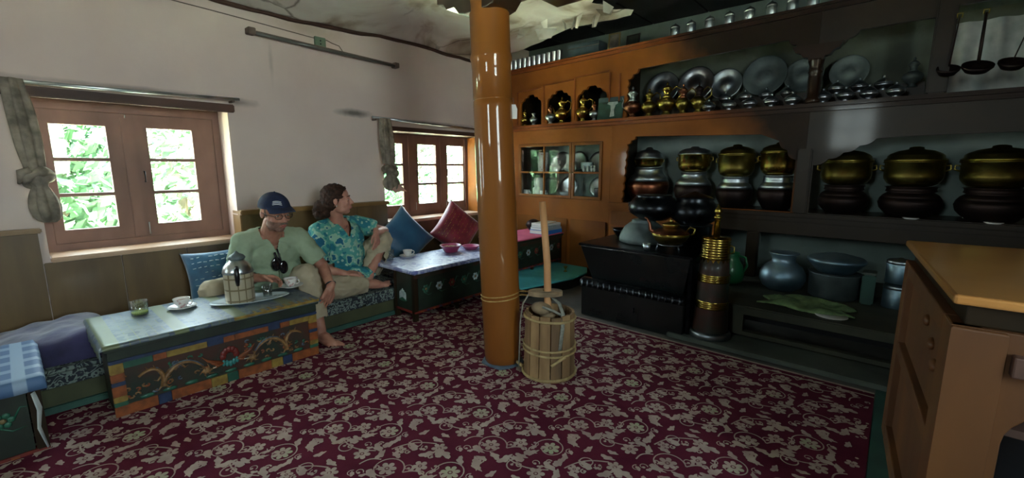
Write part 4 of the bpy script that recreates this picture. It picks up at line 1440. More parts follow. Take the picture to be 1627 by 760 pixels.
# ------------------------------------------------------------------ table-top things
def cup_and_saucer(loc, label_c, label_s, matn='china_floral', rz=0.0, tea='milk_tea', r=0.040, group=None, lift=0.0, saucer=True):
    if saucer:
        s_ = thing('saucer', label_s, 'saucer', loc, rz)
        b = B('white_china', True); b.lathe([(0.001, 0.0), (0.035, 0.0), (0.04, 0.004), (0.068, 0.013), (0.070, 0.016), (0.064, 0.015), (0.038, 0.008), (0.001, 0.007)], n=30); b.build('dish', s_)
    c = thing('teacup', label_c, 'cup', (loc[0], loc[1], loc[2] + 0.009 + lift), rz)
    b = B(matn, True)
    b.lathe([(0.001, 0), (0.020, 0), (0.021, 0.005), (0.031, 0.018), (r, 0.044), (r + 0.001, 0.050), (r - 0.001, 0.050), (r - 0.004, 0.042), (0.028, 0.018), (0.001, 0.010)], n=28); b.build('bowl', c)
    b = B(tea); b.lathe([(0.001, 0.036), (r - 0.0065, 0.036), (r - 0.0065, 0.037), (0.001, 0.0372)], n=24); b.build('tea', c)
    b = B(matn, True); b.tube([(r - 0.005, 0, 0.042), (r + 0.014, 0, 0.040), (r + 0.018, 0, 0.028), (r + 0.008, 0, 0.016), (0.03, 0, 0.015)], 0.0035, 8); b.build('handle', c)
    return c


ZT1 = 0.3598
cup_and_saucer((-2.975, 0.585, ZT1), 'flowered teacup standing alone on the middle of the dragon table', 'white saucer under the teacup near the middle of the dragon table', rz=0.8)
t = thing('glass_mug', 'clear glass mug with a little green tea at the left end of the dragon table', 'mug', (-3.01, 0.405, ZT1), 3.6)
b = B('clear_glass', True); b.lathe([(0.001, 0), (0.034, 0), (0.037, 0.004), (0.040, 0.078), (0.0375, 0.078), (0.0345, 0.008), (0.001, 0.007)], n=28); b.build('body', t)
b = B('clear_glass', True); b.tube([(0.038, 0, 0.066), (0.062, 0, 0.062), (0.066, 0, 0.04), (0.058, 0, 0.022), (0.037, 0, 0.018)], 0.0045, 8); b.build('handle', t)
b = B('tea', True); b.lathe([(0.001, 0.0078), (0.0338, 0.0085), (0.0355, 0.024), (0.001, 0.024)], n=24); b.build('tea', t)

# tray with thermos
t = thing('serving_tray', 'oval pale enamel tray under the thermos flask on the dragon table', 'tray', (-2.845, 0.895, ZT1 + 0.001), 1.30)
b = B('enamel', True); b.lathe([(0.001, 0.0), (0.075, 0.0), (0.082, 0.003), (0.096, 0.012), (0.101, 0.013), (0.101, 0.0155), (0.094, 0.015), (0.079, 0.006), (0.001, 0.004)], n=44, sx=2.05); b.build('dish', t)
th = thing('thermos_flask', 'plaid thermos flask with steel dome lid standing on the oval tray', 'thermos', (-2.86, 0.845, ZT1 + 0.0055))
th.scale = (1.10, 1.10, 1.14)
b = B('plaid_thermos', True); b.lathe([(0.066, 0.0), (0.069, 0.004), (0.069, 0.148), (0.067, 0.152)], n=36); b.build('body', th)
b = B('steel', True); b.lathe([(0.0705, 0.152), (0.073, 0.156), (0.071, 0.166), (0.064, 0.188), (0.050, 0.206), (0.038, 0.213), (0.034, 0.222)], n=36); b.build('dome', th)
b = B('grey_pot', True); b.lathe([(0.034, 0.222), (0.040, 0.225), (0.041, 0.233), (0.032, 0.244), (0.014, 0.252), (0.006, 0.262), (0.001, 0.264)], n=28); b.build('lid', th)
cd = V((2.855, -0.835, 0)).normalized()
sd_ = V((cd.y, -cd.x, 0))
b = B('black_plastic', True)
b.tube([cd * 0.068 + sd_ * 0.006 + V((0, 0, 0.192)), cd * 0.086 + sd_ * 0.006 + V((0, 0, 0.178)), cd * 0.088 + sd_ * 0.006 + V((0, 0, 0.13)), cd * 0.072 + sd_ * 0.006 + V((0, 0, 0.10))], [0.010, 0.012, 0.011, 0.008], 8); b.build('handle', th)
t = thing('tea_glass', 'empty tea glass with a spoon in it beside the thermos flask', 'glass', (-2.835, 0.985, ZT1 + 0.0055))
b = B('clear_glass', True); b.lathe([(0.001, 0), (0.022, 0), (0.024, 0.003), (0.031, 0.075), (0.029, 0.075), (0.022, 0.006), (0.001, 0.005)], n=24); b.build('body', t)
t = thing('teaspoon', 'steel teaspoon leaning in the glass beside the thermos', 'spoon', (-2.835, 0.985, ZT1 + 0.012))
b = B('steel', True); b.tube([(0.0, 0.0, 0.003), (0.004, 0.012, 0.05), (0.006, 0.028, 0.10)], [0.002, 0.002, 0.003], 6); b.ell((0, -0.004, 0.004), (0.008, 0.012, 0.004), 10, 6); b.build('spoon', t)
t = thing('teaspoon', 'steel teaspoon lying on the right end of the oval tray', 'spoon', (-2.80, 1.03, ZT1 + 0.008))
b = B('steel', True); b.tube([(0, 0, 0.002), (0.02, 0.03, 0.004), (0.04, 0.05, 0.009)], 0.0022, 6); b.ell((-0.006, -0.01, 0.003), (0.009, 0.013, 0.003), 10, 6); b.build('spoon', t)

# held cup and saucer (the man's)
cup_and_saucer((-2.80, 1.112, 0.405), 'flowered teacup held over a saucer by the man', 'white saucer held up by the seated man', rz=0.6)

ZT2 = 0.400
cup_and_saucer((-3.05, 2.17, ZT2), 'plain white teacup on the left of the lilac tablecloth', 'saucer under the white teacup on the lilac tablecloth', 'white_china', rz=1.0, r=0.038)
t = thing('tea_glass', 'clear tea glass standing near the back left corner of the lilac tablecloth', 'glass', (-3.05, 2.00, ZT2))
b = B('clear_glass', True); b.lathe([(0.001, 0), (0.024, 0), (0.026, 0.003), (0.034, 0.085), (0.032, 0.085), (0.024, 0.006), (0.001, 0.005)], n=24); b.build('body', t)
t = thing('snack_bowl', 'pink plastic bowl of snacks on the lilac tablecloth', 'bowl', (-2.95, 2.56, ZT2))
b = B('pink_plastic', True); b.lathe([(0.001, 0), (0.055, 0), (0.058, 0.004), (0.080, 0.04), (0.092, 0.056), (0.096, 0.057), (0.096, 0.061), (0.089, 0.061), (0.076, 0.042), (0.052, 0.006), (0.001, 0.005)], n=36); b.build('bowl', t)
b = B('snack', True)
rg = random.Random(3)
for k in range(60):
    a = rg.uniform(0, 6.28); r = 0.068 * math.sqrt(rg.random())
    b.ell((r * math.cos(a), r * math.sin(a), 0.036 + 0.012 * (1 - r / 0.07) + rg.uniform(0, .006)), (0.011, 0.008, 0.006), 7, 5)
o = b.build('snacks', t); o['kind'] = 'stuff'
t = thing('snack_bowl', 'second smaller pink dish just right of the snack bowl, half behind the pillar', 'bowl', (-2.90, 2.76, ZT2))
b = B('pink_plastic', True); b.lathe([(0.001, 0), (0.05, 0), (0.075, 0.028), (0.083, 0.034), (0.080, 0.037), (0.070, 0.030), (0.046, 0.005), (0.001, 0.005)], n=32); b.build('bowl', t)

# books on the far table
bx = -2.80; by = 3.775
stk = [('book_blue', 'thick blue book at the bottom of the stack on the far table', 0.035, 0.20, 0.27, 0.05), ('book_grey', 'grey book directly on the blue book', 0.022, 0.19, 0.25, -0.04),
       ('card_pale', 'pale grey book in the middle of the stack', 0.020, 0.19, 0.24, 0.10), ('paper_white', 'white paperback near the top of the stack', 0.018, 0.17, 0.24, -0.08), ('book_tan', 'tan notebook on top of the book stack', 0.008, 0.14, 0.20, 0.25)]
z = 0.4505
for mn, lb, h, w, l_, rz in stk:
    h *= 1.12; w *= 1.12; l_ *= 1.08
    t = thing('book', lb, 'book', (bx, by, z), rz, 'books stacked on the far table')
    b = B('paper_white').box(-w / 2 + 0.004, w / 2 - 0.004, -l_ / 2 + 0.004, l_ / 2 - 0.004, 0.0025, h - 0.0025); b.build('pages', t)
    b = B(mn); b.rbox(-w / 2, w / 2, -l_ / 2, l_ / 2, 0, 0.0025, 0.001); b.rbox(-w / 2, w / 2, -l_ / 2, l_ / 2, h - 0.0025, h, 0.001); b.box(w / 2 - 0.003, w / 2, -l_ / 2, l_ / 2, 0.001, h - 0.001); b.build('cover', t)
    z += h + 0.0005
t = thing('dark_bowl', 'small dark bowl behind the book stack', 'bowl', (-3.02, 3.84, 0.4505))
b = B('copper_dark', True); b.lathe([(0.001, 0), (0.05, 0), (0.09, 0.06), (0.07, 0.10), (0.03, 0.12), (0.001, 0.125)], n=24); b.build('body', t)


# ------------------------------------------------------------------ cushions
def pillow(name, label, matn, c, w, h, d, tilt, rz, roll=0.0, deco=None, piping=None, cat='cushion'):
    """square pillow standing; local X = thickness, Y = width, Z = height"""
    t = thing(name, label, cat, c)
    M = Matrix.Rotation(rz, 3, 'Z') @ Matrix.Rotation(tilt, 3, 'Y') @ Matrix.Rotation(roll, 3, 'X')
    b = B(matn, True)
    n = 26
    vs = []; fs = []

    def P(u, v, s):
        e = (1 - abs(u) ** 2.6) * (1 - abs(v) ** 2.6)
        th = d * (max(0, e) ** 0.45)
        pin = 1 - 0.10 * (1 - abs(u) ** 2) * abs(v) ** 4
        pin2 = 1 - 0.10 * (1 - abs(v) ** 2) * abs(u) ** 4
        wr = 0.005 * noise.noise(V((u * 4, v * 4, s * 3)))
        return M @ V((s * th + wr, u * w * pin2, v * h * pin + 0.0))
    idx = {}
    for s in (1, -1):
        for i in range(n + 1):
            for j in range(n + 1):
                u = -1 + 2 * i / n; v = -1 + 2 * j / n
                if s == -1 and (i in (0, n) or j in (0, n)):
                    idx[(s, i, j)] = idx[(1, i, j)]; continue
                idx[(s, i, j)] = len(vs); vs.append(P(u, v, s))
    for s in (1, -1):
        for i in range(n):
            for j in range(n):
                q = (idx[(s, i, j)], idx[(s, i + 1, j)], idx[(s, i + 1, j + 1)], idx[(s, i, j + 1)])
                fs.append(q if s == 1 else q[::-1])
    b.add(vs, fs)
    zmin = min(v[2] for v in vs)
    body = b.build('cushion_body', t)
    body.location = (0, 0, 0)
    edge = []
    for k in range(n): edge.append(P(-1 + 2 * k / n, -1, 1))
    for k in range(n): edge.append(P(1, -1 + 2 * k / n, 1))
    for k in range(n): edge.append(P(1 - 2 * k / n, 1, 1))
    for k in range(n): edge.append(P(-1, 1 - 2 * k / n, 1))
    if piping:
        b = B(piping, True); b.tube(edge, 0.0045, 6, closed=True); b.build('piping', t)
    if deco:
        b = B(deco, True)
        rg = random.Random(11)
        for i in range(-5, 6):
            for j in range(-4, 5):
                u = i / 6.5; v = j / 5.5
                p = P(u, v, 1); q = P(u + 0.06 + rg.uniform(0, .05), v + rg.uniform(-.02, .02), 1)
                nrm = (M @ V((1, 0, 0))) * 0.0025
                if rg.random() < 0.75:
                    b.tube([V(p) + nrm, (V(p) + V(q)) / 2 + nrm * 1.2, V(q) + nrm], 0.0022, 4)
        o_ = b.build('embroidery', t); o_['kind'] = 'stuff'
    t.location = (c[0], c[1], c[2] - zmin)
    return t


pillow('cushion', 'dark blue cushion with silver stitching leaning left of the man', 'blue_sequin', (-3.36, 0.91, 0.214), 0.215, 0.205, 0.075, R(-24), R(-14), R(4), 'silver_thread')
pillow('cushion', 'blue satin cushion with pale piping standing on its corner', 'blue_satin', (-3.36, 2.36, 0.214), 0.215, 0.215, 0.08, R(-16), R(-10), R(40), None, 'silver_thread')
pillow('cushion', 'red patterned cushion standing on its corner below the far window', 'red_satin', (-3.34, 2.98, 0.214), 0.23, 0.22, 0.09, R(-16), R(-12), R(48), 'gold_thread')

# navy blanket heap at the left
t = thing('blanket', 'folded navy purple blanket heaped on the bench left of the dragon table', 'blanket', (-3.20, 0.06, 0.2135))
b = B('navy_blanket', True)
nu, nv = 40, 24
vs = []; fs = []
for i in range(nu + 1):
    for j in range(nv + 1):
        u = -1 + 2 * i / nu; v = -1 + 2 * j / nv
        e = max(0, 1 - u ** 4) * max(0, 1 - v ** 4)
        z = 0.155 * e ** 0.35 * (0.62 + 0.38 * (0.5 + 0.5 * u)) + (0.012 * noise.noise(V((u * 3, v * 3, 0))) if e > 0.02 else 0)
        vs.append((v * 0.27, u * 0.24, max(0.0, z)))
for i in range(nu):
    for j in range(nv):
        a = i * (nv + 1) + j
        fs.append((a, a + 1, a + nv + 2, a + nv + 1))
b.add(vs, fs)
o = b.build('folds', t)

# ------------------------------------------------------------------ built-in shelving on the back wall
FRB = ((0, YB, 0), (1, 0, 0), (0, 0, 1), (0, 1, 0))
cab = thing('wall_cabinet', 'ochre varnished built-in shelving covering the whole back wall', 'cabinet', (-1.0, YB, 0))
CO = Lp(cab)


def topz(x):
    return 2.196 + 0.021 * (x + 3.6)


def scallop(x0, z0, x1, z1, n, d, side):
    """bumpy polyline from p0 to p1; side: +1 bulges to the left of travel"""
    P = []
    L = math.hypot(x1 - x0, z1 - z0)
    tx, tz = (x1 - x0) / L, (z1 - z0) / L
    nx_, nz_ = -tz * side, tx * side
    K = n * 6
    for k in range(K + 1):
        u = k / K
        h = d * abs(math.sin(PI * u * n))
        P.append((x0 + tx * L * u + nx_ * h, z0 + tz * L * u + nz_ * h))
    return P


def arch_hole(x0, x1, z0, zs, zt):
    """five-lobed arch"""
    cx = (x0 + x1) / 2; w = (x1 - x0) / 2
    P = [(x0, z0), (x1, z0), (x1, zs)]
    lobes = [(1, 0), (0.72, 0.52), (0.36, 0.80), (0, 1.06), (-0.36, 0.80), (-0.72, 0.52), (-1, 0)]
    for a, c in zip(lobes[:-1], lobes[1:]):
        p0 = (cx + w * a[0], zs + (zt - zs) * a[1]); p1 = (cx + w * c[0], zs + (zt - zs) * c[1])
        P += scallop(p0[0], p0[1], p1[0], p1[1], 1, 0.016, -1)[1:]
    return P


def dedupe(P):
    Q = []
    for p in P:
        if not Q or math.hypot(p[0] - Q[-1][0], p[1] - Q[-1][1]) > 1e-4: Q.append(p)
    if math.hypot(Q[0][0] - Q[-1][0], Q[0][1] - Q[-1][1]) < 1e-4: Q.pop()
    return Q


# upper band
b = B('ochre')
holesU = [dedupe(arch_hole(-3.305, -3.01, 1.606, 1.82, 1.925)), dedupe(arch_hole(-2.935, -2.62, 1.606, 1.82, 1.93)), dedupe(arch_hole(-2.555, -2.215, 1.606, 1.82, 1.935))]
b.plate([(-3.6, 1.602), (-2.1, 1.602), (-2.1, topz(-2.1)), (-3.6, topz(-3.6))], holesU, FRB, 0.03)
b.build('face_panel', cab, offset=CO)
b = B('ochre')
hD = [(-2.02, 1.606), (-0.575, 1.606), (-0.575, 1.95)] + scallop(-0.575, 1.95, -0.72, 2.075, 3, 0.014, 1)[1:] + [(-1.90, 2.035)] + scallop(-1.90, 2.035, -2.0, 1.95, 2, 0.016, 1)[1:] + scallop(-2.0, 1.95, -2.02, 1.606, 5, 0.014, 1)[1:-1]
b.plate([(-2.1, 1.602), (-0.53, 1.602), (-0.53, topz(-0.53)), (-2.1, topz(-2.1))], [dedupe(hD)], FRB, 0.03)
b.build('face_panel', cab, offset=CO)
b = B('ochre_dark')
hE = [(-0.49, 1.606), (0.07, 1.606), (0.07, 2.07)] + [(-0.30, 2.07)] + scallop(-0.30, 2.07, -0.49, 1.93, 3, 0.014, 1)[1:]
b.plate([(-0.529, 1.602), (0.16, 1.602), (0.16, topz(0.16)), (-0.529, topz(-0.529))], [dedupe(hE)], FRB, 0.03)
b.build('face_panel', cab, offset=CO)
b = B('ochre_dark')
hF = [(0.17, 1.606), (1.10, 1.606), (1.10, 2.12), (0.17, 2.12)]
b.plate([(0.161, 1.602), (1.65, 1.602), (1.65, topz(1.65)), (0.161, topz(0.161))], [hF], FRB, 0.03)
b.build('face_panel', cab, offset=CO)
# battens and mouldings on the upper band
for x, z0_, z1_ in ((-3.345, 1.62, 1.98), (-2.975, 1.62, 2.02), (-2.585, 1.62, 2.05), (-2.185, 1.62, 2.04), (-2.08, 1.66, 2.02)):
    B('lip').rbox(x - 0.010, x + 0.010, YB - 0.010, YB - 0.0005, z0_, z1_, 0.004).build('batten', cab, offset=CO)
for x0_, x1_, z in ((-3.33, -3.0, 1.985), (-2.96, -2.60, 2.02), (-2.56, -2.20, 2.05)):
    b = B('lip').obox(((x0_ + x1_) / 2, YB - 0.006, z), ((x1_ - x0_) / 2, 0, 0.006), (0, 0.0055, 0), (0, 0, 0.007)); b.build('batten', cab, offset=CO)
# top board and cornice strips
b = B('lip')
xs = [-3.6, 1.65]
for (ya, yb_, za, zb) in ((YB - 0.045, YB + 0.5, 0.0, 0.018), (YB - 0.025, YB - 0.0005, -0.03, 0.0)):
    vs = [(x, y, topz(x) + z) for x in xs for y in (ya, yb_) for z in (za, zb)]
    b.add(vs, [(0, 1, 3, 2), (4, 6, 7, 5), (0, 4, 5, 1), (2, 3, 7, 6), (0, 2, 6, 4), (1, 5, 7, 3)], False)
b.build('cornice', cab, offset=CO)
# turned post with bracket at the middle of the upper shelf
b = B('lip', True)
b.lathe([(0.042, 0), (0.046, 0.01), (0.046, 0.03), (0.036, 0.04), (0.038, 0.18), (0.034, 0.20), (0.046, 0.215), (0.034, 0.235), (0.036, 0.25), (0.05, 0.29), (0.05, 0.30)], (-0.53, YB - 0.03, 1.603), 10)
b.m('lip').plate([(-0.15, 0.40), (-0.13, 0.36), (-0.10, 0.35), (-0.08, 0.32), (-0.05, 0.315), (-0.045, 0.29), (0.045, 0.29), (0.05, 0.315), (0.08, 0.32), (0.10, 0.35), (0.13, 0.36), (0.15, 0.40)], [], ((-0.53, YB - 0.065, 1.603), (1, 0, 0), (0, 0, 1), (0, 1, 0)), 0.06)
b.build('post', cab, offset=CO)
B('ochre_dark').rbox(0.075, 0.165, YB - 0.045, YB - 0.001, 1.603, 2.28, 0.008).build('post', cab, offset=CO)
# main shelf
B('ochre').box(-3.59, 1.65, YB + 0.0005, 4.455, 1.560, 1.6015).build('shelf', cab, offset=CO)
b = B('lip'); b.rbox(-3.6, 1.65, YB - 0.06, YB, 1.575, 1.6018, 0.006); b.rbox(-3.6, 1.65, YB - 0.035, YB, 1.545, 1.574, 0.006); b.build('shelf_lip', cab, offset=CO)
# lower band
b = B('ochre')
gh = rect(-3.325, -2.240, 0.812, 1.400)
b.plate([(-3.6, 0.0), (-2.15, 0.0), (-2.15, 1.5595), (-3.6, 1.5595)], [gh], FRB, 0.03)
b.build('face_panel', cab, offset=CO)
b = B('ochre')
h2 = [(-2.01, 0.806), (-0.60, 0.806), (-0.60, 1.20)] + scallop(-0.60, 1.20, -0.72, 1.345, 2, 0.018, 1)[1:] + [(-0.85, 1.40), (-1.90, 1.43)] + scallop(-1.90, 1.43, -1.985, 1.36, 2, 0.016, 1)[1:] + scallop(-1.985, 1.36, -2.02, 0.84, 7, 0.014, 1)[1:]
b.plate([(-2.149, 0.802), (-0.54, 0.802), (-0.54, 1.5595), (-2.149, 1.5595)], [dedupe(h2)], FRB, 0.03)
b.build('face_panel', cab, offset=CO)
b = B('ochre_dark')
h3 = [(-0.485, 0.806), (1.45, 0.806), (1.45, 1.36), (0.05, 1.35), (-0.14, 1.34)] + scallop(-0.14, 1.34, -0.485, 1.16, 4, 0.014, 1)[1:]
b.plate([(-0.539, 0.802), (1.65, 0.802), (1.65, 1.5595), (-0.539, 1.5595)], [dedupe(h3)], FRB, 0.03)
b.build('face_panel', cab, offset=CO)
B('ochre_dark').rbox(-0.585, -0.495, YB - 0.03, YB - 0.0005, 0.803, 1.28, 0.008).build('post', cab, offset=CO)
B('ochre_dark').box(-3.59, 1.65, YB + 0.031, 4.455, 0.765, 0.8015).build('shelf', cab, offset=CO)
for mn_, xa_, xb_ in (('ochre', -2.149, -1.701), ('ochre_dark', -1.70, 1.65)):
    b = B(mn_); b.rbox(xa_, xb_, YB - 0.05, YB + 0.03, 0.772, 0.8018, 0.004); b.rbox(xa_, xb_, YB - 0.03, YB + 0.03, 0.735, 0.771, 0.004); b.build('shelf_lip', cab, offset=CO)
# low front: panels behind the stove, fascia and lower niche
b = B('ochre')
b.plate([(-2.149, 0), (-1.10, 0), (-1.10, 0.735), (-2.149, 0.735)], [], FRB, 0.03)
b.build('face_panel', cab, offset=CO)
for (a, c, z0_, z1_) in ((-3.58, -2.64, 0.05, 0.60), (-2.60, -2.17, 0.05, 0.60), (-3.58, -3.35, 0.64, 0.76), (-2.12, -1.75, 0.58, 0.72), (-2.12, -1.75, 0.30, 0.56), (-1.72, -1.30, 0.30, 0.72)):
    B('ochre_grain').rbox(a, c, YB - 0.014, YB - 0.0005, z0_, z1_, 0.006).build('raised_panel', cab, offset=CO)
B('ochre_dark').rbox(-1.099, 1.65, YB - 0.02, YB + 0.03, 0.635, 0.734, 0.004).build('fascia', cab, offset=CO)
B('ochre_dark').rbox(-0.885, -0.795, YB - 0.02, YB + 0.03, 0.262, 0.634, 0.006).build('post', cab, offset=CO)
# liners
b = B('niche_liner')
b.box(-3.58, 1.65, 4.43, 4.455, 0.802, 1.559)
b.build('back_board', cab, offset=CO)
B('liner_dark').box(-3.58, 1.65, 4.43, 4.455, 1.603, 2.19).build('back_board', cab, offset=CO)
b = B('ochre_dark')
for x in (-3.35, -2.97, -2.58, -2.12):
    B('ochre_dark').box(x, x + 0.015, YB + 0.031, 4.429, 1.603, 2.15).build('divider', cab, offset=CO)
for x in (-3.35, -2.12, 1.5):
    B('ochre_dark').box(x, x + 0.015, YB + 0.031, 4.429, 0.803, 1.559).build('divider', cab, offset=CO)
B('ochre_dark').box(-2.10, 0.07, 4.18, 4.32, 1.603, 1.688).build('step', cab, offset=CO)
B('ochre_dark').box(-2.10, 0.07, 4.321, 4.428, 1.603, 1.738).build('step', cab, offset=CO)
# glazed doors
gd = []
for (x0_, x1_, cols) in ((-3.322, -2.602, 2), (-2.598, -2.243, 1)):
    z0_, z1_ = 0.815, 1.397
    st = 0.030
    inner = (x0_ + st, x1_ - st)
    holes = []
    for r_i in range(2):
        za = z0_ + st if r_i == 0 else 1.098
        zb = 1.078 if r_i == 0 else z1_ - st
        for c_i in range(cols):
            wa = inner[0] + (inner[1] - inner[0]) * c_i / cols + (0.008 if c_i else 0)
            wb = inner[0] + (inner[1] - inner[0]) * (c_i + 1) / cols - (0.008 if c_i < cols - 1 else 0)
            holes.append(rect(wa, wb, za, zb))
    b = B('ochre_grain')
    b.plate(rect(x0_, x1_, z0_, z1_), holes, ((0, YB - 0.012, 0), (1, 0, 0), (0, 0, 1), (0, 1, 0)), 0.024)
    d = b.build('door', cab, bevel=0.003, offset=CO)
    for h in holes:
        B('cab_glass').box(h[0][0] - .004, h[1][0] + .004, YB + 0.001, YB + 0.004, h[0][1] - .004, h[2][1] + .004).build('pane', d, offset=CO)
    b = B('brass_old', True); b.ell((x1_ - 0.014 if cols == 2 else x0_ + 0.014, YB - 0.018, 1.09), 0.008, 10, 6); b.build('knob', d, offset=CO)
B('ochre_dark').box(-3.33, -2.125, YB + 0.035, 4.425, 1.082, 1.095).build('shelf', cab, offset=CO)

# raised clay bench at the right
hb = thing('hearth_bench', 'low grey clay bench with a dark recess below the right-hand shelves', 'bench', (-0.1, 3.5, 0))
HO = Lp(hb)
B('hearth_clay').rbox(-1.12, 1.60, 3.10, 3.929, 0.205, 0.245, 0.008).build('bench_top', hb, offset=HO)
B('hearth_clay').box(-1.12, 1.60, 3.9295, 4.45, 0.205, 0.245).build('bench_top', hb, offset=HO)
b = B('hearth_clay'); b.plate(rect(-0.95, 1.60, 0.037, 0.2045), [rect(-0.68, 0.50, 0.065, 0.18)], ((0, 3.125, 0), (1, 0, 0), (0, 0, 1), (0, 1, 0)), 0.05); b.build('front_board', hb, bevel=0.004, offset=HO)
B('lip_grey').rbox(-1.08, 1.60, 2.845, 3.12, 0.0075, 0.036, 0.004).build('step_slab', hb, offset=HO)
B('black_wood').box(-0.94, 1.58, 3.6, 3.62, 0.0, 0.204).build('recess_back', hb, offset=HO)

# ------------------------------------------------------------------ things on the top of the shelving
steel_cup = None
for k in range(11):
    x = -3.44 + 0.066 * k
    lb = 'steel tumbler on top of the shelving, %s from the pillar' % ['first', 'second', 'third', 'fourth', 'fifth', 'sixth', 'seventh', 'eighth', 'ninth', 'tenth', 'eleventh'][k]
    if steel_cup is None:
        steel_cup = thing('steel_tumbler', lb, 'cup', (x, 3.945, topz(x) + 0.019), 0, 'steel tumblers lined up on the shelving')
        b = B('steel', True); b.lathe([(0.001, 0), (0.022, 0), (0.024, 0.01), (0.029, 0.098), (0.031, 0.102), (0.028, 0.100), (0.022, 0.01), (0.001, 0.008)], n=18); b.build('body', steel_cup)
    else:
        dup(steel_cup, (x, 3.945, topz(x) + 0.019), k * 0.7, lb, 'steel tumblers lined up on the shelving')
t = thing('storage_box', 'long blue grey box on top of the shelving beside the tumblers', 'box', (-2.47, 4.0, topz(-2.55) + 0.022))
B('grey_blue_box').rbox(-0.20, 0.16, -0.07, 0.1, 0, 0.115, 0.006).build('body', t)
B('cable').rbox(-0.202, 0.162, -0.074, -0.069, 0.075, 0.08, 0.001).build('seam', t)
t = thing('picture_frame', 'small framed photograph standing on top of the shelving', 'picture', (-2.19, 4.0, topz(-2.12) + 0.02), 0.15)
b = B('gold_frame'); b.plate(rect(-0.058, 0.058, 0, 0.165), [rect(-0.044, 0.044, 0.014, 0.151)], ((0, 0, 0), (1, 0, 0), (0, 0.12, 1), (0, 1, 0)), 0.012); b.build('frame', t)
b = B('photo_mix'); b.plate(rect(-0.046, 0.046, 0.012, 0.153), [], ((0, 0.006, 0), (1, 0, 0), (0, 0.12, 1), (0, 1, 0)), 0.004); b.build('photo', t)
t = thing('picture_frame', 'dark picture frame right of the small framed photograph', 'picture', (-2.03, 4.06, topz(-1.98) + 0.02), -0.1)
b = B('black_wood'); b.plate(rect(-0.07, 0.07, 0, 0.13), [rect(-0.056, 0.056, 0.014, 0.116)], ((0, 0, 0), (1, 0, 0), (0, 0.12, 1), (0, 1, 0)), 0.012); b.build('frame', t)
b = B('card_black'); b.plate(rect(-0.058, 0.058, 0.012, 0.118), [], ((0, 0.006, 0), (1, 0, 0), (0, 0.12, 1), (0, 1, 0)), 0.004); b.build('photo', t)
jar = None
ORD = ['first', 'second', 'third', 'fourth', 'fifth', 'sixth', 'seventh', 'eighth', 'ninth', 'tenth', 'eleventh', 'twelfth']
for k, px_ in enumerate((-1.64, -1.50, -1.345, -1.19, -1.04, -0.885, -0.745, -0.61, -0.475)):
    z = topz(px_) + 0.019
    lb = 'steel jar with domed lid on top of the shelving, %s jar from the left' % ORD[k]
    if jar is None:
        jar = thing('lidded_jar', lb, 'jar', (px_ * 0.965, 3.955, z), 0, 'steel jars lined up on the dark right part of the shelving')
        b = B('tin', True); b.lathe([(0.001, 0), (0.036, 0), (0.038, 0.004), (0.038, 0.068), (0.036, 0.072), (0.001, 0.072)], n=20); b.build('body', jar)
        b = B('steel', True); b.lathe([(0.0395, 0.062), (0.0395, 0.074), (0.026, 0.088), (0.008, 0.094), (0.008, 0.102), (0.001, 0.106)], n=20); b.build('lid', jar)
    else:
        dup(jar, (px_ * 0.965, 3.955, z), k, lb)

# ------------------------------------------------------------------ plates
PLATE = None
for k, (x, zt, r, m_, d) in enumerate(((-1.83, 2.065, 0.162, 'tin', 'grey tin plate behind the copper flask'), (-1.515, 2.07, 0.165, 'steel', 'shiny embossed plate, second from the left'),
                              (-1.25, 2.015, 0.137, 'tin', 'blue grey plate between the embossed plate and the largest plate'), (-0.945, 2.075, 0.169, 'grey_pot', 'largest dark rimmed plate'),
                              (-0.665, 2.015, 0.137, 'grey_pot', 'dark plate just left of the post'), (-0.37, 1.99, 0.125, 'grey_pot', 'dark plate just right of the post'))):
    t = thing('metal_plate', d + ' on the upper shelf', 'plate', (x, 4.355, 1.740), 0, 'metal plates leaning on the back of the upper shelf')
    ax = V((0, -1, 0.22)).normalized()
    c = V((0, 0.0, r * 0.985))
    b = B(m_, True)
    b.lathe([(0.001, 0.0), (r * 0.62, 0.0), (r * 0.66, 0.006), (r * 0.74, 0.014), (r * 0.96, 0.018), (r, 0.020), (r, 0.023), (r * 0.95, 0.022), (r * 0.72, 0.018), (r * 0.64, 0.009), (r * 0.3, 0.005), (r * 0.28, 0.008), (0.001, 0.008)], c, 40, ax)
    b.build('dish', t)


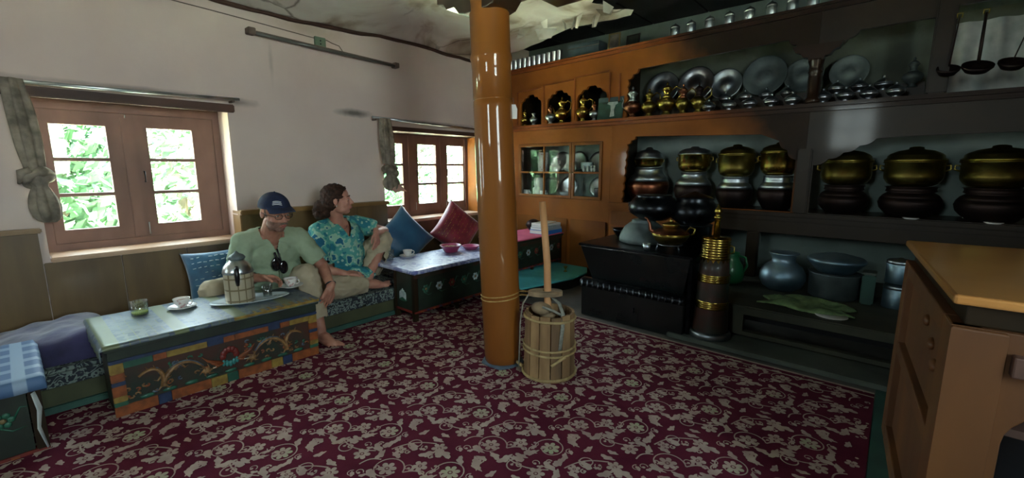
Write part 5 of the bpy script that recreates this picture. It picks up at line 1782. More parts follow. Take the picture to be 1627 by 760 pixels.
# ------------------------------------------------------------------ teapots and flasks on the upper shelf
def flask(name, label, x, y, z, H, m1, m2=None, spout=-1, handle=0, cat='teapot', fat=1.0, rz=0.0, knob=True, group='teapots and flasks on the upper shelf'):
    m2 = m2 or m1
    t = thing(name, label, cat, (x, y, z), rz, group)
    s = H / 0.24
    b = B(m1, True)
    f = fat
    b.lathe([(0.001, 0), (0.036 * s, 0), (0.038 * s, 0.006 * s), (0.022 * s, 0.022 * s), (0.026 * s, 0.032 * s), (0.060 * s * f, 0.060 * s), (0.070 * s * f, 0.085 * s), (0.062 * s * f, 0.108 * s), (0.034 * s, 0.128 * s)], n=28)
    b.build('body', t)
    b = B(m2, True)
    b.lathe([(0.034 * s, 0.128 * s), (0.024 * s, 0.140 * s), (0.023 * s, 0.158 * s), (0.036 * s, 0.178 * s), (0.040 * s, 0.184 * s), (0.030 * s, 0.190 * s)], n=24); b.build('neck', t)
    if knob:
        b = B(m2, True); b.lathe([(0.032 * s, 0.188 * s), (0.030 * s, 0.197 * s), (0.014 * s, 0.210 * s), (0.006 * s, 0.216 * s), (0.010 * s, 0.226 * s), (0.004 * s, 0.238 * s), (0.001, 0.240 * s)], n=20); b.build('lid', t)
    if spout:
        b = B(m1, True)
        sg = spout
        b.tube([(sg * 0.055 * s * f, 0, 0.08 * s), (sg * 0.085 * s * f, 0, 0.095 * s), (sg * 0.092 * s * f, 0, 0.13 * s), (sg * 0.108 * s * f, 0, 0.160 * s)], [0.012 * s, 0.010 * s, 0.007 * s, 0.005 * s], 8); b.build('spout', t)
    if handle:
        b = B(m1, True)
        sg = handle
        b.tube([(sg * 0.03 * s, 0, 0.172 * s), (sg * 0.065 * s, 0, 0.200 * s), (sg * 0.098 * s, 0, 0.180 * s), (sg * 0.098 * s, 0, 0.135 * s), (sg * 0.062 * s * f, 0, 0.088 * s)], 0.0055 * s, 8); b.build('handle', t)
    return t


ZS = 1.6025
flask('long_neck_flask', 'copper flask with silver neck at the left end of the upper shelf', -1.955, 3.970, ZS, 0.286, 'copper', 'tin', -1, 0, cat='flask', fat=1.0)
flask('brass_teapot', 'small squat brass teapot next to the copper flask', -1.80, 3.990, ZS, 0.252, 'brass_old', 'brass_old', 0, 1, fat=0.98)
flask('brass_teapot', 'tall brass teapot, third vessel from the left on the upper shelf', -1.635, 3.990, ZS, 0.293, 'brass_old', 'brass', 0, 1)
flask('brass_teapot', 'brass and copper teapot, fourth vessel on the upper shelf', -1.495, 4.000, ZS, 0.258, 'brass_old', 'copper', 0, 1, fat=0.85)
flask('brass_teapot', 'brass jug with a long curved handle beside the silver bowls', -1.355, 3.980, ZS, 0.252, 'brass_old', 'copper_dark', 0, 1, fat=0.8)
flask('brass_pot', 'small brass pot in the leftmost arched niche', -3.27, 3.990, ZS, 0.190, 'brass', 'brass', 0, 0, cat='pot')
flask('tin_vase', 'tiny silver vase in the leftmost arched niche', -3.13, 3.970, ZS, 0.168, 'tin', 'tin', 0, 0, cat='vase', knob=False)
flask('tin_vase', 'silver vase at the left of the middle arched niche', -2.90, 3.970, ZS, 0.202, 'tin', 'copper', 0, 0, cat='vase')
flask('brass_teapot', 'tall brass teapot in the middle arched niche', -2.76, 3.980, ZS, 0.274, 'brass', 'brass', -1, 1)
flask('brass_teapot', 'brass teapot in the right arched niche', -2.50, 3.980, ZS, 0.269, 'brass', 'brass', -1, 1)
flask('tin_vase', 'small silver vase beside the landscape card in the right arched niche', -2.36, 3.970, ZS, 0.190, 'tin', 'copper', 0, 0, cat='vase')
t = thing('landscape_card', 'dark green landscape card with a pale waterfall shape, standing on the shelf edge', 'card', (-2.165, 3.925, 1.603), 0.0)
b = B('card_teal'); b.plate(rect(-0.135, 0.135, 0, 0.205), [], ((0, 0, 0), (1, 0, 0), (0, 0.12, 1), (0, -1, 0.12)), 0.003); b.build('card', t)
b = B('card_pale')
b.plate([(-0.018, 0.0), (0.030, 0.005), (0.022, 0.06), (0.035, 0.11), (0.060, 0.12), (0.055, 0.14), (-0.045, 0.14), (-0.055, 0.125), (-0.020, 0.11), (-0.012, 0.06)], [], ((0.02, -0.0035, 0.02), (1, 0, 0), (0, 0.12, 1), (0, -1, 0.12)), 0.001)
b.m('grey_blue_box'); b.plate([(-0.135, 0.165), (0.135, 0.165), (0.135, 0.205), (-0.135, 0.205)], [], ((0, -0.0035, 0), (1, 0, 0), (0, 0.12, 1), (0, -1, 0.12)), 0.001)
b.m('card_black'); b.plate([(-0.08, 0.145), (0.12, 0.15), (0.10, 0.165), (-0.10, 0.163)], [], ((0, -0.0035, 0), (1, 0, 0), (0, 0.12, 1), (0, -1, 0.12)), 0.001)
b.build('picture', t)
t = thing('white_ribbon', 'small white scarf ribbon hanging beside the copper flask', 'ribbon', (-2.035, 3.925, 1.70))
b = B('white_cloth', True); b.tube([(0, 0, 0.09), (0.012, 0, 0.06), (0.0, -0.003, 0.03), (0.004, -0.003, -0.0), (0.03, -0.003, -0.01)], [0.004, 0.007, 0.006, 0.008, 0.004], 8, flat=0.4); b.build('ribbon', t)

BOWL = None


def bowl_stack(x, y, z, label, s=1.0):
    global BOWL
    if BOWL is None:
        BOWL = thing('lidded_bowl', label, 'bowl', (x, y, z), 0, 'small lidded silver bowls on the upper shelf')
        b = B('steel', True); b.lathe([(0.001, 0), (0.030, 0), (0.032, 0.004), (0.018, 0.012), (0.034, 0.018), (0.050, 0.034), (0.053, 0.048), (0.050, 0.050)], n=24); b.build('bowl', BOWL)
        b = B('tin', True); b.lathe([(0.055, 0.050), (0.055, 0.053), (0.046, 0.062), (0.028, 0.078), (0.012, 0.086), (0.006, 0.090), (0.011, 0.098), (0.006, 0.106), (0.001, 0.108)], n=24); b.build('lid', BOWL)
        BOWL.scale = (s, s, s)
    else:
        dup(BOWL, (x, y, z), x * 3, label, scale=s)


for k, x in enumerate((-1.27, -1.11, -0.955, -0.805, -0.665)):
    bowl_stack(x, 3.985, ZS, 'silver lidded bowl, %s from the left in the front row left of the post' % ORD[k])
for k, x in enumerate((-1.215, -1.06, -0.90, -0.745)):
    bowl_stack(x, 4.24, 1.6895, 'silver lidded bowl, %s from the left in the back row left of the post' % ORD[k])
for k, x in enumerate((-0.475, -0.345, -0.215, -0.075)):
    bowl_stack(x, 3.985, ZS, 'silver lidded bowl, %s from the post in the front row right of it' % ORD[k])
for k, x in enumerate((-0.425, -0.29, -0.155)):
    bowl_stack(x, 4.24, 1.6895, 'silver lidded bowl, %s from the post in the back row right of it' % ORD[k])

# shiny kettle at the right end of the upper shelf
flask('tin_jug', 'dark jug with one bright highlight at the right end of the upper shelf', 0.0, 4.20, 1.6895, 0.2, 'grey_pot', 'grey_pot', 0, 0, cat='jug')


# ladles and pale sheet at the far right
t = thing('hanging_sheet', 'wrinkled pale grey sheet hanging behind the ladles', 'sheet', (0.60, 4.38, 1.605))
b = B('white_cloth', True)
vs = []; fs = []
for i in range(41):
    for j in range(21):
        x = -0.42 + 0.9 * i / 40; z = 0.50 * j / 20
        vs.append((x, 0.02 * math.sin(x * 38) + 0.012 * noise.noise(V((x * 9, z * 7, 1))), z))
for i in range(40):
    for j in range(20):
        a = i * 21 + j
        fs.append((a, a + 1, a + 22, a + 21))
b.add(vs, fs); b.build('cloth', t, recalc=False)
t = thing('hanging_rail', 'thin iron rail the ladles hang from at the top right of the shelving', 'rail', (0.6, 3.90, 2.16))
b = B('blackmetal', True); b.tube([(-0.42, 0, 0), (0.6, 0, 0)], 0.006, 8); b.build('rail', t)


def ladle(x, z, L, r, label, m_='copper_dark', tilt=0.0, wide=0.016):
    t = thing('ladle', label, 'ladle', (x, 3.885, z), 0, 'big ladles hanging in front of the pale sheet')
    dx = math.sin(tilt)
    b = B(m_, True)
    b.tube([(dx * L, 0, L), (dx * L * 0.5, 0, L * 0.5), (0, 0, 0.02)], [wide * 0.8, wide, wide], 8, flat=0.35); b.build('handle', t)
    b = B('brass_old', True); b.tube([(dx * L - 0.01, 0, L - 0.005), (dx * L - 0.012, 0, L + 0.02), (dx * L + 0.012, 0, L + 0.02), (dx * L + 0.01, 0, L - 0.005)], 0.004, 6); b.build('hook', t)
    b = B(m_, True); b.lathe([(0.001, -0.05), (r * 0.7, -0.04), (r, -0.012), (r, 0.0), (r * 0.95, 0.0), (r * 0.6, -0.03), (0.001, -0.04)], (0, 0, 0.012), 24, V((0.1, -0.5, 0.85))); b.build('bowl', t)


ladle(0.285, 1.735, 0.30, 0.072, 'broad handled dark ladle, leftmost of the hanging ladles', wide=0.024)
ladle(0.425, 1.735, 0.33, 0.062, 'thin handled dark ladle, second of the hanging ladles', tilt=0.2, wide=0.009)
ladle(0.62, 1.73, 0.32, 0.062, 'dark ladle at the right edge of the hanging row', tilt=-0.1, wide=0.012)
ladle(0.16, 1.735, 0.30, 0.055, 'dark ladle hanging right against the shelf post', tilt=0.05, wide=0.012)


# ------------------------------------------------------------------ big pots in the pot niches
def big_pot(x, y, z, rb, hb_, neck, label_b, bulb='copper_dark', group='bulbous base pots on the lower shelf', shoulder='tin'):
    t = thing('copper_pot', label_b, 'pot', (x, y, z), 0, group)
    b = B(bulb, True)
    b.lathe([(0.001, 0), (rb * 0.62, 0), (rb * 0.70, 0.01), (rb * 0.94, hb_ * 0.28), (rb, hb_ * 0.48), (rb * 0.95, hb_ * 0.62)], n=40); b.build('body', t)
    b = B(shoulder, True)
    b.lathe([(rb * 0.95, hb_ * 0.62), (rb * 0.86, hb_ * 0.74), (rb * 0.76, hb_ * 0.80), (rb * 0.74, hb_ * 0.81), (rb * 0.70, hb_ * 0.83), (neck, hb_ * 0.87), (neck * 0.96, hb_ * 0.93), (neck * 0.98, hb_), (neck * 1.05, hb_ + 0.004), (neck * 0.9, hb_ + 0.006)], n=40, caps=True); b.build('shoulder', t)
    return t


def lid_pot(x, y, z, r, h, m1, m2, label, hl, group='brass lidded pots stacked on the base pots'):
    t = thing('lidded_brass_pot', label, 'pot', (x, y, z), 0, group)
    b = B(m1, True)
    b.lathe([(0.001, 0), (r * 0.66, 0), (r * 0.86, h * 0.10), (r * 0.97, h * 0.26), (r, h * 0.40), (r, h * 0.94), (r * 1.06, h * 0.97), (r * 1.06, h), (r * 0.9, h)], n=40); b.build('body', t)
    b = B(m2, True)
    b.lathe([(r * 1.04, h + 0.0005), (r * 1.05, h + hl * 0.14), (r * 0.96, h + hl * 0.24), (r * 0.94, h + hl * 0.40), (r * 0.86, h + hl * 0.52), (r * 0.60, h + hl * 0.72), (r * 0.26, h + hl * 0.82), (r * 0.24, h + hl * 0.94), (r * 0.10, h + hl), (0.001, h + hl)], n=40); b.build('lid', t)
    for sg in (1, -1):
        b = B(m1, True); b.tube([(sg * r * 0.98, 0, h * 0.82), (sg * r * 1.14, 0.0, h * 0.86), (sg * r * 1.16, 0, h * 0.68), (sg * r * 0.98, 0, h * 0.62)], 0.006, 8); b.build('handle', t)
    return t


ZL = 0.8025
PY = 4.185
big_pot(-1.86, PY, ZL, 0.200, 0.335, 0.135, 'copper pot with wide silver shoulder, leftmost on the lower shelf', 'copper')
lid_pot(-1.86, PY, ZL + 0.345, 0.128, 0.075, 'brass', 'tin', 'narrow brass pot with stepped tin lid on the leftmost copper pot', 0.115)
big_pot(-1.425, PY, ZL, 0.165, 0.290, 0.110, 'grey shouldered pot, second from the left on the lower shelf')
lid_pot(-1.425, PY, ZL + 0.300, 0.140, 0.155, 'brass', 'tin', 'brass pot with tin lid, second from the left of the stacked pots', 0.075)
big_pot(-1.07, PY, ZL, 0.148, 0.255, 0.106, 'grey shouldered pot, third from the left on the lower shelf')
lid_pot(-1.07, PY, ZL + 0.265, 0.143, 0.18, 'brass_old', 'brass_old', 'brass pot with domed brass lid, third of the stacked pots', 0.092)
big_pot(-0.745, PY, ZL, 0.145, 0.270, 0.108, 'dark shouldered pot just left of the shelf post')
lid_pot(-0.745, PY, ZL + 0.280, 0.138, 0.18, 'brass', 'brass_old', 'brass lidded pot just left of the shelf post', 0.085)
for x, r, rl, dd in ((-0.305, 0.158, 0.155, 'just right of the shelf post'), (0.075, 0.175, 0.160, 'in the middle of the right niche'), (0.475, 0.180, 0.172, 'at the right edge')):
    big_pot(x, PY, ZL, r, 0.205, r * 0.80, 'dark copper base pot ' + dd, 'copper_dark', shoulder='copper_dark')
    lid_pot(x, PY, ZL + 0.2155, rl, 0.165, 'brass_old', 'brass_old', 'large brass pot with domed lid ' + dd, 0.105)
for x in (0.02, 0.40):
    t = thing('white_dish', 'small white dish on the shelf edge in front of the %s brass pot' % ('middle' if x < .2 else 'rightmost'), 'dish', (x + 0.07, 3.955, ZL))
    b = B('white_china', True); b.lathe([(0.001, 0), (0.03, 0), (0.045, 0.010), (0.043, 0.012), (0.001, 0.006)], n=20); b.build('dish', t)

# ------------------------------------------------------------------ contents of the glazed doors
def simple_lathe(name, label, cat, x, y, z, prof, matn, part='body', handle=None, group=None, sx=1.0):
    t = thing(name, label, cat, (x, y, z), 0, group)
    b = B(matn, True); b.lathe(prof, n=24, sx=sx); b.build(part, t)
    if handle:
        b = B(matn, True); b.tube([(handle[0], 0, handle[1]), (handle[0] + 0.022, 0, handle[1] - 0.004), (handle[0] + 0.022, 0, handle[1] - 0.03), (handle[0], 0, handle[1] - 0.036)], 0.004, 6); b.build('handle', t)
    return t


ZG0, ZG1 = 0.803, 1.096
def standing_plate(x, z, r, m_, lb):
    t = thing('steel_plate', lb, 'plate', (x, 4.36, z), 0, 'plates standing behind the glazed doors')
    b = B(m_, True); b.lathe([(0.001, 0.0), (r * 0.7, 0.0), (r * 0.8, 0.008), (r, 0.014), (r, 0.018), (r * 0.76, 0.012), (0.001, 0.005)], (0, 0, r * 0.985), 32, V((0, -1, 0.22)).normalized()); b.build('dish', t)


for k, (x, z, r) in enumerate(((-3.44 + 0.12, ZG1, 0.11), (-3.0, ZG1, 0.115), (-2.78, ZG1, 0.115), (-2.52, ZG1, 0.11), (-2.30, ZG1, 0.115), (-3.17, ZG0, 0.115), (-2.90, ZG0, 0.12), (-2.50, ZG0, 0.12))):
    standing_plate(x, z, r, 'steel', 'steel plate standing behind the glass, %s from the left on the %s shelf' % (ORD[k if k < 5 else k - 5], 'upper' if k < 5 else 'lower'))
mugp = [(0.001, 0), (0.030, 0), (0.036, 0.01), (0.038, 0.08), (0.036, 0.082), (0.032, 0.08), (0.03, 0.01), (0.001, 0.008)]
simple_lathe('paper_roll', 'tall pale green roll on the upper shelf behind the left glass door', 'roll', -3.15, 4.18, ZG1, [(0.001, 0), (0.062, 0), (0.062, 0.215), (0.02, 0.215), (0.02, 0.20), (0.001, 0.2)], 'china_floral')
simple_lathe('white_jar', 'white jar with waist on the lower shelf behind the left glass door', 'jar', -3.16, 4.12, ZG0, [(0.001, 0), (0.07, 0), (0.075, 0.01), (0.075, 0.10), (0.055, 0.12), (0.066, 0.135), (0.066, 0.19), (0.05, 0.22), (0.001, 0.225)], 'white_china')
simple_lathe('white_jug', 'round white jug left of the middle door stile, upper shelf', 'jug', -2.92, 4.10, ZG1, [(0.001, 0), (0.04, 0), (0.062, 0.03), (0.062, 0.06), (0.035, 0.09), (0.03, 0.13), (0.038, 0.15), (0.034, 0.15), (0.001, 0.05)], 'white_china', handle=(0.045, 0.12))
simple_lathe('white_jug', 'tall white jug right of the round jug, upper shelf', 'jug', -2.72, 4.10, ZG1, [(0.001, 0), (0.045, 0), (0.068, 0.035), (0.066, 0.07), (0.045, 0.09), (0.043, 0.17), (0.05, 0.19), (0.045, 0.19), (0.001, 0.05)], 'white_china', handle=(0.05, 0.15))
simple_lathe('glass_bowl', 'pale bowl on the lower shelf below the white jugs', 'bowl', -2.78, 4.12, ZG0, [(0.001, 0), (0.03, 0), (0.07, 0.05), (0.08, 0.07), (0.075, 0.07), (0.001, 0.01)], 'enamel')
simple_lathe('glass_bowl', 'blue grey bowl on the upper shelf behind the right glass door', 'bowl', -2.52, 4.12, ZG1, [(0.001, 0), (0.04, 0), (0.065, 0.05), (0.068, 0.10), (0.062, 0.10), (0.001, 0.01)], 'enamel')
simple_lathe('steel_mug', 'steel mug at the right end of the lower glazed shelf', 'mug', -2.33, 4.05, ZG0, [(0.001, 0), (0.042, 0), (0.045, 0.12), (0.047, 0.125), (0.041, 0.12), (0.001, 0.01)], 'tin', handle=(0.044, 0.09))
simple_lathe('steel_mug', 'tall steel mug at the right end of the upper glazed shelf', 'mug', -2.31, 4.05, ZG1, [(0.001, 0), (0.034, 0), (0.036, 0.17), (0.038, 0.175), (0.031, 0.17), (0.001, 0.01)], 'tin', handle=(0.035, 0.13))
for k, x in enumerate((-3.28, -3.04)):
    simple_lathe('white_mug', 'white mug at the %s end of the lower left glazed shelf' % ('left' if k == 0 else 'right'), 'mug', x, 4.04, ZG0, mugp, 'white_china', handle=(0.036, 0.06))
for k, x in enumerate((-2.50, -2.45, -2.405, -2.37)):
    t = thing('china_figurine', 'tiny white figurine on the upper shelf behind the right door, %s from the left' % ORD[k], 'figurine', (x, 4.02, ZG1), 0, 'tiny white figurines')
    b = B('white_china', True); b.ell((0, 0, 0.022), (0.012, 0.012, 0.024), 10, 8); b.ell((0, -0.003, 0.056), (0.010, 0.010, 0.012), 10, 8); b.tube([(-0.012, 0, 0.03), (0, -0.012, 0.04), (0.012, 0, 0.03)], 0.004, 6); b.build('figure', t)
for k, x in enumerate((-2.47, -2.40)):
    simple_lathe('small_cup', 'little tin cup on the lower right glazed shelf, %s' % ('left one' if k == 0 else 'right one'), 'cup', x, 4.02, ZG0, [(0.001, 0), (0.02, 0), (0.028, 0.035), (0.026, 0.035), (0.001, 0.006)], 'tin')

# ------------------------------------------------------------------ stove
st = thing('iron_stove', 'black iron cooking stove with hammered metal trim in front of the shelving', 'stove', (-1.37, 3.1, 0.0))
SO = Lp(st)


def taper_box(b, x0, x1, y0, y1, z0, X0, X1, Y0, Y1, z1):
    vs = [(x0, y0, z0), (x1, y0, z0), (x1, y1, z0), (x0, y1, z0), (X0, Y0, z1), (X1, Y0, z1), (X1, Y1, z1), (X0, Y1, z1)]
    return b.add(vs, [(0, 3, 2, 1), (4, 5, 6, 7), (0, 1, 5, 4), (1, 2, 6, 5), (2, 3, 7, 6), (3, 0, 4, 7)], False)


b = B('blackpaint'); taper_box(b, -1.775, -0.985, 2.87, 3.42, 0.0075, -1.775, -0.985, 2.865, 3.42, 0.245); b.build('lower_body', st, bevel=0.006, offset=SO)
b = B('blackpaint'); taper_box(b, -1.715, -1.015, 2.925, 3.40, 0.29, -1.785, -0.955, 2.855, 3.42, 0.555); b.build('upper_body', st, bevel=0.004, offset=SO)
b = B('blackmetal'); b.rbox(-1.80, -0.94, 2.845, 3.43, 0.556, 0.574, 0.005); b.build('top_plate', st, offset=SO)
# domed hammered trim
b = B('ridge_metal', True)
P = []
vs = []; fs = []
n = 80
for i in range(n + 1):
    x = -1.785 + 0.80 * i / n
    w = 0.007 * abs(math.sin(i * PI / 5))
    for (y, z) in ((2.862 - w, 0.240), (2.852 - w, 0.262), (2.862 - w * .8, 0.284), (2.89, 0.297), (2.93, 0.300), (2.95, 0.27), (2.95, 0.24)):
        vs.append((x, y, z))
for i in range(n):
    for j in range(7):
        j2 = (j + 1) % 7
        fs.append((i * 7 + j, (i + 1) * 7 + j, (i + 1) * 7 + j2, i * 7 + j2))
fs.append(tuple(range(7))); fs.append(tuple(n * 7 + j for j in range(7)))
b.m('blackmetal'); b.add(vs, fs)
b.m('ridge_metal')
for i in range(17):
    x = -1.765 + 0.047 * i
    b.tube([(x, 2.848, 0.244), (x + 0.01, 2.843, 0.265), (x, 2.858, 0.287)], [0.004, 0.007, 0.003], 6)
b.build('hammered_trim', st, offset=SO)
b = B('blackpaint'); b.rbox(-1.60, -1.30, 2.866, 2.872, 0.05, 0.20, 0.002); b.build('fire_door', st, offset=SO)
b = B('blackmetal', True); b.tube([(-1.33, 2.866, 0.12), (-1.33, 2.85, 0.12), (-1.33, 2.85, 0.15), (-1.33, 2.866, 0.15)], 0.004, 6); b.build('door_handle', st, offset=SO)
b = B('blackmetal'); b.rbox(-0.98, -0.955, 2.9, 3.38, 0.03, 0.5, 0.004); b.build('side_plate', st, offset=SO)

ZST = 0.5745
t = thing('grey_pot', 'matt grey dome shaped pot on the left of the stove top', 'pot', (-1.44, 3.20, ZST))
b = B('grey_pot', True); b.lathe([(0.001, 0), (0.165, 0), (0.178, 0.01), (0.180, 0.035), (0.168, 0.075), (0.140, 0.12), (0.105, 0.15), (0.09, 0.158), (0.09, 0.172), (0.080, 0.178), (0.001, 0.18)], n=40); b.build('body', t)
t = thing('black_pot', 'shiny black cooking pot sitting on the grey dome pot', 'pot', (-1.375, 3.22, ZST + 0.1805))
b = B('blackmetal', True); b.lathe([(0.001, 0), (0.10, 0), (0.12, 0.015), (0.175, 0.05), (0.188, 0.075), (0.180, 0.12), (0.15, 0.16), (0.13, 0.175), (0.138, 0.182), (0.120, 0.186), (0.001, 0.188)], n=40); b.build('body', t)
b = B('blackmetal', True); b.tube([(0.18, 0, 0.11), (0.205, 0, 0.12), (0.205, 0, 0.09), (0.185, 0, 0.085)], 0.006, 8); b.tube([(-0.18, 0, 0.11), (-0.205, 0, 0.12), (-0.205, 0, 0.09), (-0.185, 0, 0.085)], 0.006, 8); b.build('handle', t)
t = thing('pan_stand', 'stack of dark cooking pans behind the kettle on the stove', 'pan', (-1.10, 3.29, ZST))
b = B('blackmetal', True); b.lathe([(0.001, 0), (0.12, 0), (0.13, 0.01), (0.13, 0.155), (0.135, 0.16), (0.001, 0.16)], n=36); b.build('body', t)
t = thing('black_pot', 'round blackened pot behind the brass kettle', 'pot', (-1.10, 3.29, ZST + 0.161))
b = B('blackmetal', True); b.lathe([(0.001, 0), (0.10, 0), (0.155, 0.04), (0.165, 0.09), (0.15, 0.145), (0.12, 0.175), (0.13, 0.19), (0.11, 0.2), (0.04, 0.225), (0.001, 0.24)], n=36); b.build('body', t)
k_ = thing('brass_kettle', 'brass and copper kettle with curved spout at the front of the stove top', 'kettle', (-1.145, 2.985, ZST + 0.052))
b = B('brass_old', True); b.lathe([(0.001, 0), (0.07, 0), (0.10, 0.02), (0.122, 0.055), (0.124, 0.068)], n=36); b.m('copper'); b.lathe([(0.124, 0.0685), (0.112, 0.085), (0.08, 0.10), (0.056, 0.106)], n=36, caps=False); b.build('body', k_)
b = B('brass', True); b.lathe([(0.125, 0.063), (0.129, 0.068), (0.125, 0.073)], n=36, caps=False); b.build('rim_band', k_)
b = B('brass_old', True); b.lathe([(0.056, 0.106), (0.056, 0.128), (0.060, 0.132), (0.052, 0.137), (0.02, 0.146), (0.008, 0.149), (0.010, 0.158), (0.008, 0.166), (0.001, 0.168)], n=30); b.build('lid', k_)
b = B('copper', True); b.tube([(-0.105, -0.02, 0.07), (-0.135, -0.025, 0.085), (-0.140, -0.03, 0.13), (-0.160, -0.03, 0.165), (-0.178, -0.03, 0.168)], [0.018, 0.014, 0.010, 0.008, 0.007], 10); b.build('spout', k_)
b = B('brass_old', True); b.tube([(0.10, 0.0, 0.085), (0.135, -0.01, 0.125), (0.165, -0.01, 0.115), (0.16, -0.01, 0.085), (0.14, 0, 0.07)], 0.006, 8); b.build('handle', k_)
t = thing('trivet', 'small iron trivet carrying the brass kettle', 'trivet', (-1.145, 2.985, ZST))
b = B('ridge_metal', True)
b.tube([(0.08 * math.cos(a), 0.08 * math.sin(a), 0.046) for a in [2 * PI * q / 24 for q in range(24)]], 0.005, 6, closed=True)
b.build('ring', t)
for q in range(3):
    a = 2 * PI * q / 3 - 0.5
    b = B('ridge_metal', True); b.tube([(0.08 * math.cos(a), 0.08 * math.sin(a), 0.046), (0.092 * math.cos(a), 0.092 * math.sin(a), 0.0)], 0.005, 6); b.build('leg', t)
t = thing('steel_cup', 'little steel cup at the front edge of the stove top', 'cup', (-1.27, 2.89, ZST))
b = B('tin', True); b.lathe([(0.001, 0), (0.022, 0), (0.028, 0.05), (0.026, 0.05), (0.02, 0.004), (0.001, 0.004)], n=18); b.build('body', t)
t = thing('stovepipe_bowl', 'dark bowl at the back left of the stove', 'bowl', (-1.68, 3.33, ZST))
b = B('blackmetal', True); b.lathe([(0.001, 0), (0.04, 0), (0.075, 0.05), (0.08, 0.07), (0.075, 0.07), (0.001, 0.01)], n=24); b.build('body', t)

# tall brass-banded tea churn
g = thing('brass_tea_churn', 'tall slim black tea churn with brass bands and brass top beside the stove', 'churn', (-0.845, 2.985, 0.0365))
b = B('panel_dark', True); b.lathe([(0.001, 0.0), (0.112, 0.0), (0.110, 0.03), (0.100, 0.20), (0.092, 0.45), (0.085, 0.54)], n=36); b.build('barrel', g)
b = B('tin', True); b.lathe([(0.120, 0.0), (0.128, 0.004), (0.128, 0.03), (0.118, 0.045), (0.112, 0.045)], n=36, caps=False); b.build('base_ring', g)
b = B('brass', True)
pr = [(0.0865, 0.525)]
for q in range(8):
    z = 0.53 + 0.0165 * q
    pr += [(0.087, z), (0.0895, z + 0.006), (0.087, z + 0.012)]
pr += [(0.084, 0.665), (0.03, 0.672), (0.001, 0.672)]
b.lathe(pr, n=36); b.build('brass_top', g)
for z, r in ((0.375, 0.0955), (0.20, 0.101)):
    b = B('brass', True)
    pr = []
    for q in range(4):
        pr += [(r, z + q * 0.013), (r + 0.004, z + q * 0.013 + 0.006), (r, z + q * 0.013 + 0.0125)]
    b.lathe(pr, n=36, caps=False); b.build('brass_band', g)
b = B('brass', True)
for q in range(18):
    a = 2 * PI * q / 18
    b.plate([(-0.012, 0), (0.012, 0), (0, -0.022)], [], ((0.0875 * math.cos(a), 0.0875 * math.sin(a), 0.527), (-math.sin(a), math.cos(a), 0), (0, 0, 1), (math.cos(a), math.sin(a), 0)), 0.0015)
b.build('fringe', g)
b = B('brass', True); b.lathe([(0.020, 0.67), (0.018, 0.78), (0.024, 0.785), (0.024, 0.80), (0.014, 0.806), (0.018, 0.815), (0.024, 0.83), (0.017, 0.85), (0.007, 0.862), (0.004, 0.876), (0.001, 0.878)], n=20); b.build('plunger', g)
b = B('brass_old', True); b.tube([(0.085, 0, 0.62), (0.11, 0, 0.61), (0.112, 0, 0.58), (0.088, 0, 0.565)], 0.004, 6); b.build('handle', g)

# ------------------------------------------------------------------ things on the clay bench
ZB = 0.2455
t = thing('aluminium_pot', 'round blue grey aluminium water pot in the lower niche', 'pot', (-0.575, 3.72, ZB))
b = B('aluminium', True); b.lathe([(0.001, 0), (0.08, 0), (0.125, 0.03), (0.150, 0.085), (0.148, 0.13), (0.125, 0.175), (0.09, 0.205), (0.075, 0.215), (0.078, 0.25), (0.095, 0.275), (0.098, 0.28), (0.09, 0.28), (0.07, 0.25), (0.001, 0.24)], n=40); b.build('body', t)
t = thing('steel_saucepan', 'large dull steel pan, lower of the two stacked in the lower niche', 'pan', (-0.265, 3.74, ZB))
b = B('grey_pot', True); b.lathe([(0.001, 0), (0.13, 0), (0.145, 0.015), (0.150, 0.17), (0.157, 0.178), (0.148, 0.176), (0.001, 0.165)], n=40); b.build('body', t)
t = thing('steel_saucepan', 'wide steel basin turned on top of the lower pan', 'pan', (-0.265, 3.74, ZB + 0.179))
b = B('aluminium', True); b.lathe([(0.001, 0), (0.10, 0), (0.13, 0.03), (0.162, 0.07), (0.17, 0.08), (0.17, 0.09), (0.155, 0.105), (0.06, 0.13), (0.02, 0.135), (0.001, 0.14)], n=40); b.build('body', t)
t = thing('green_jug', 'green enamel jug half hidden behind the brass tea churn', 'jug', (-0.935, 3.70, ZB))
b = B('green_enamel', True); b.lathe([(0.001, 0), (0.08, 0), (0.10, 0.02), (0.108, 0.08), (0.095, 0.14), (0.07, 0.18), (0.06, 0.22), (0.068, 0.24), (0.06, 0.24), (0.001, 0.2)], n=32); b.build('body', t)
b = B('green_enamel', True); b.tube([(0.06, 0, 0.22), (0.11, 0, 0.21), (0.125, 0, 0.15), (0.10, 0, 0.09)], 0.009, 8); b.build('handle', t)
for k, (z, lb) in enumerate(((ZB, 'lower steel canister of the stacked pair beside the counter'), (ZB + 0.165, 'upper steel canister of the stacked pair beside the counter'))):
    t = thing('steel_canister', lb, 'canister', (0.07, 3.72, z), 0, 'stacked steel canisters')
    b = B('aluminium', True); b.lathe([(0.001, 0), (0.068, 0), (0.07, 0.004), (0.07, 0.13), (0.067, 0.133)], n=30); b.build('body', t)
    b = B('tin', True); b.lathe([(0.0715, 0.125), (0.0715, 0.142), (0.062, 0.15), (0.02, 0.152), (0.012, 0.164), (0.001, 0.1645)], n=30); b.build('lid', t)
t = thing('green_tin', 'dull grey green tin between the pans and the canisters', 'tin', (-0.075, 3.72, ZB))
B('teal_dark').rbox(-0.035, 0.035, -0.06, 0.06, 0, 0.20, 0.008).build('body', t)
B('lip_grey').rbox(-0.037, 0.037, -0.062, 0.062, 0.2005, 0.215, 0.004).build('lid', t)
t = thing('dish_cloth', 'crumpled pale green cloth lying on the clay bench in front of the pans', 'cloth', (-0.37, 3.38, ZB))
b = B('cloth_green', True)
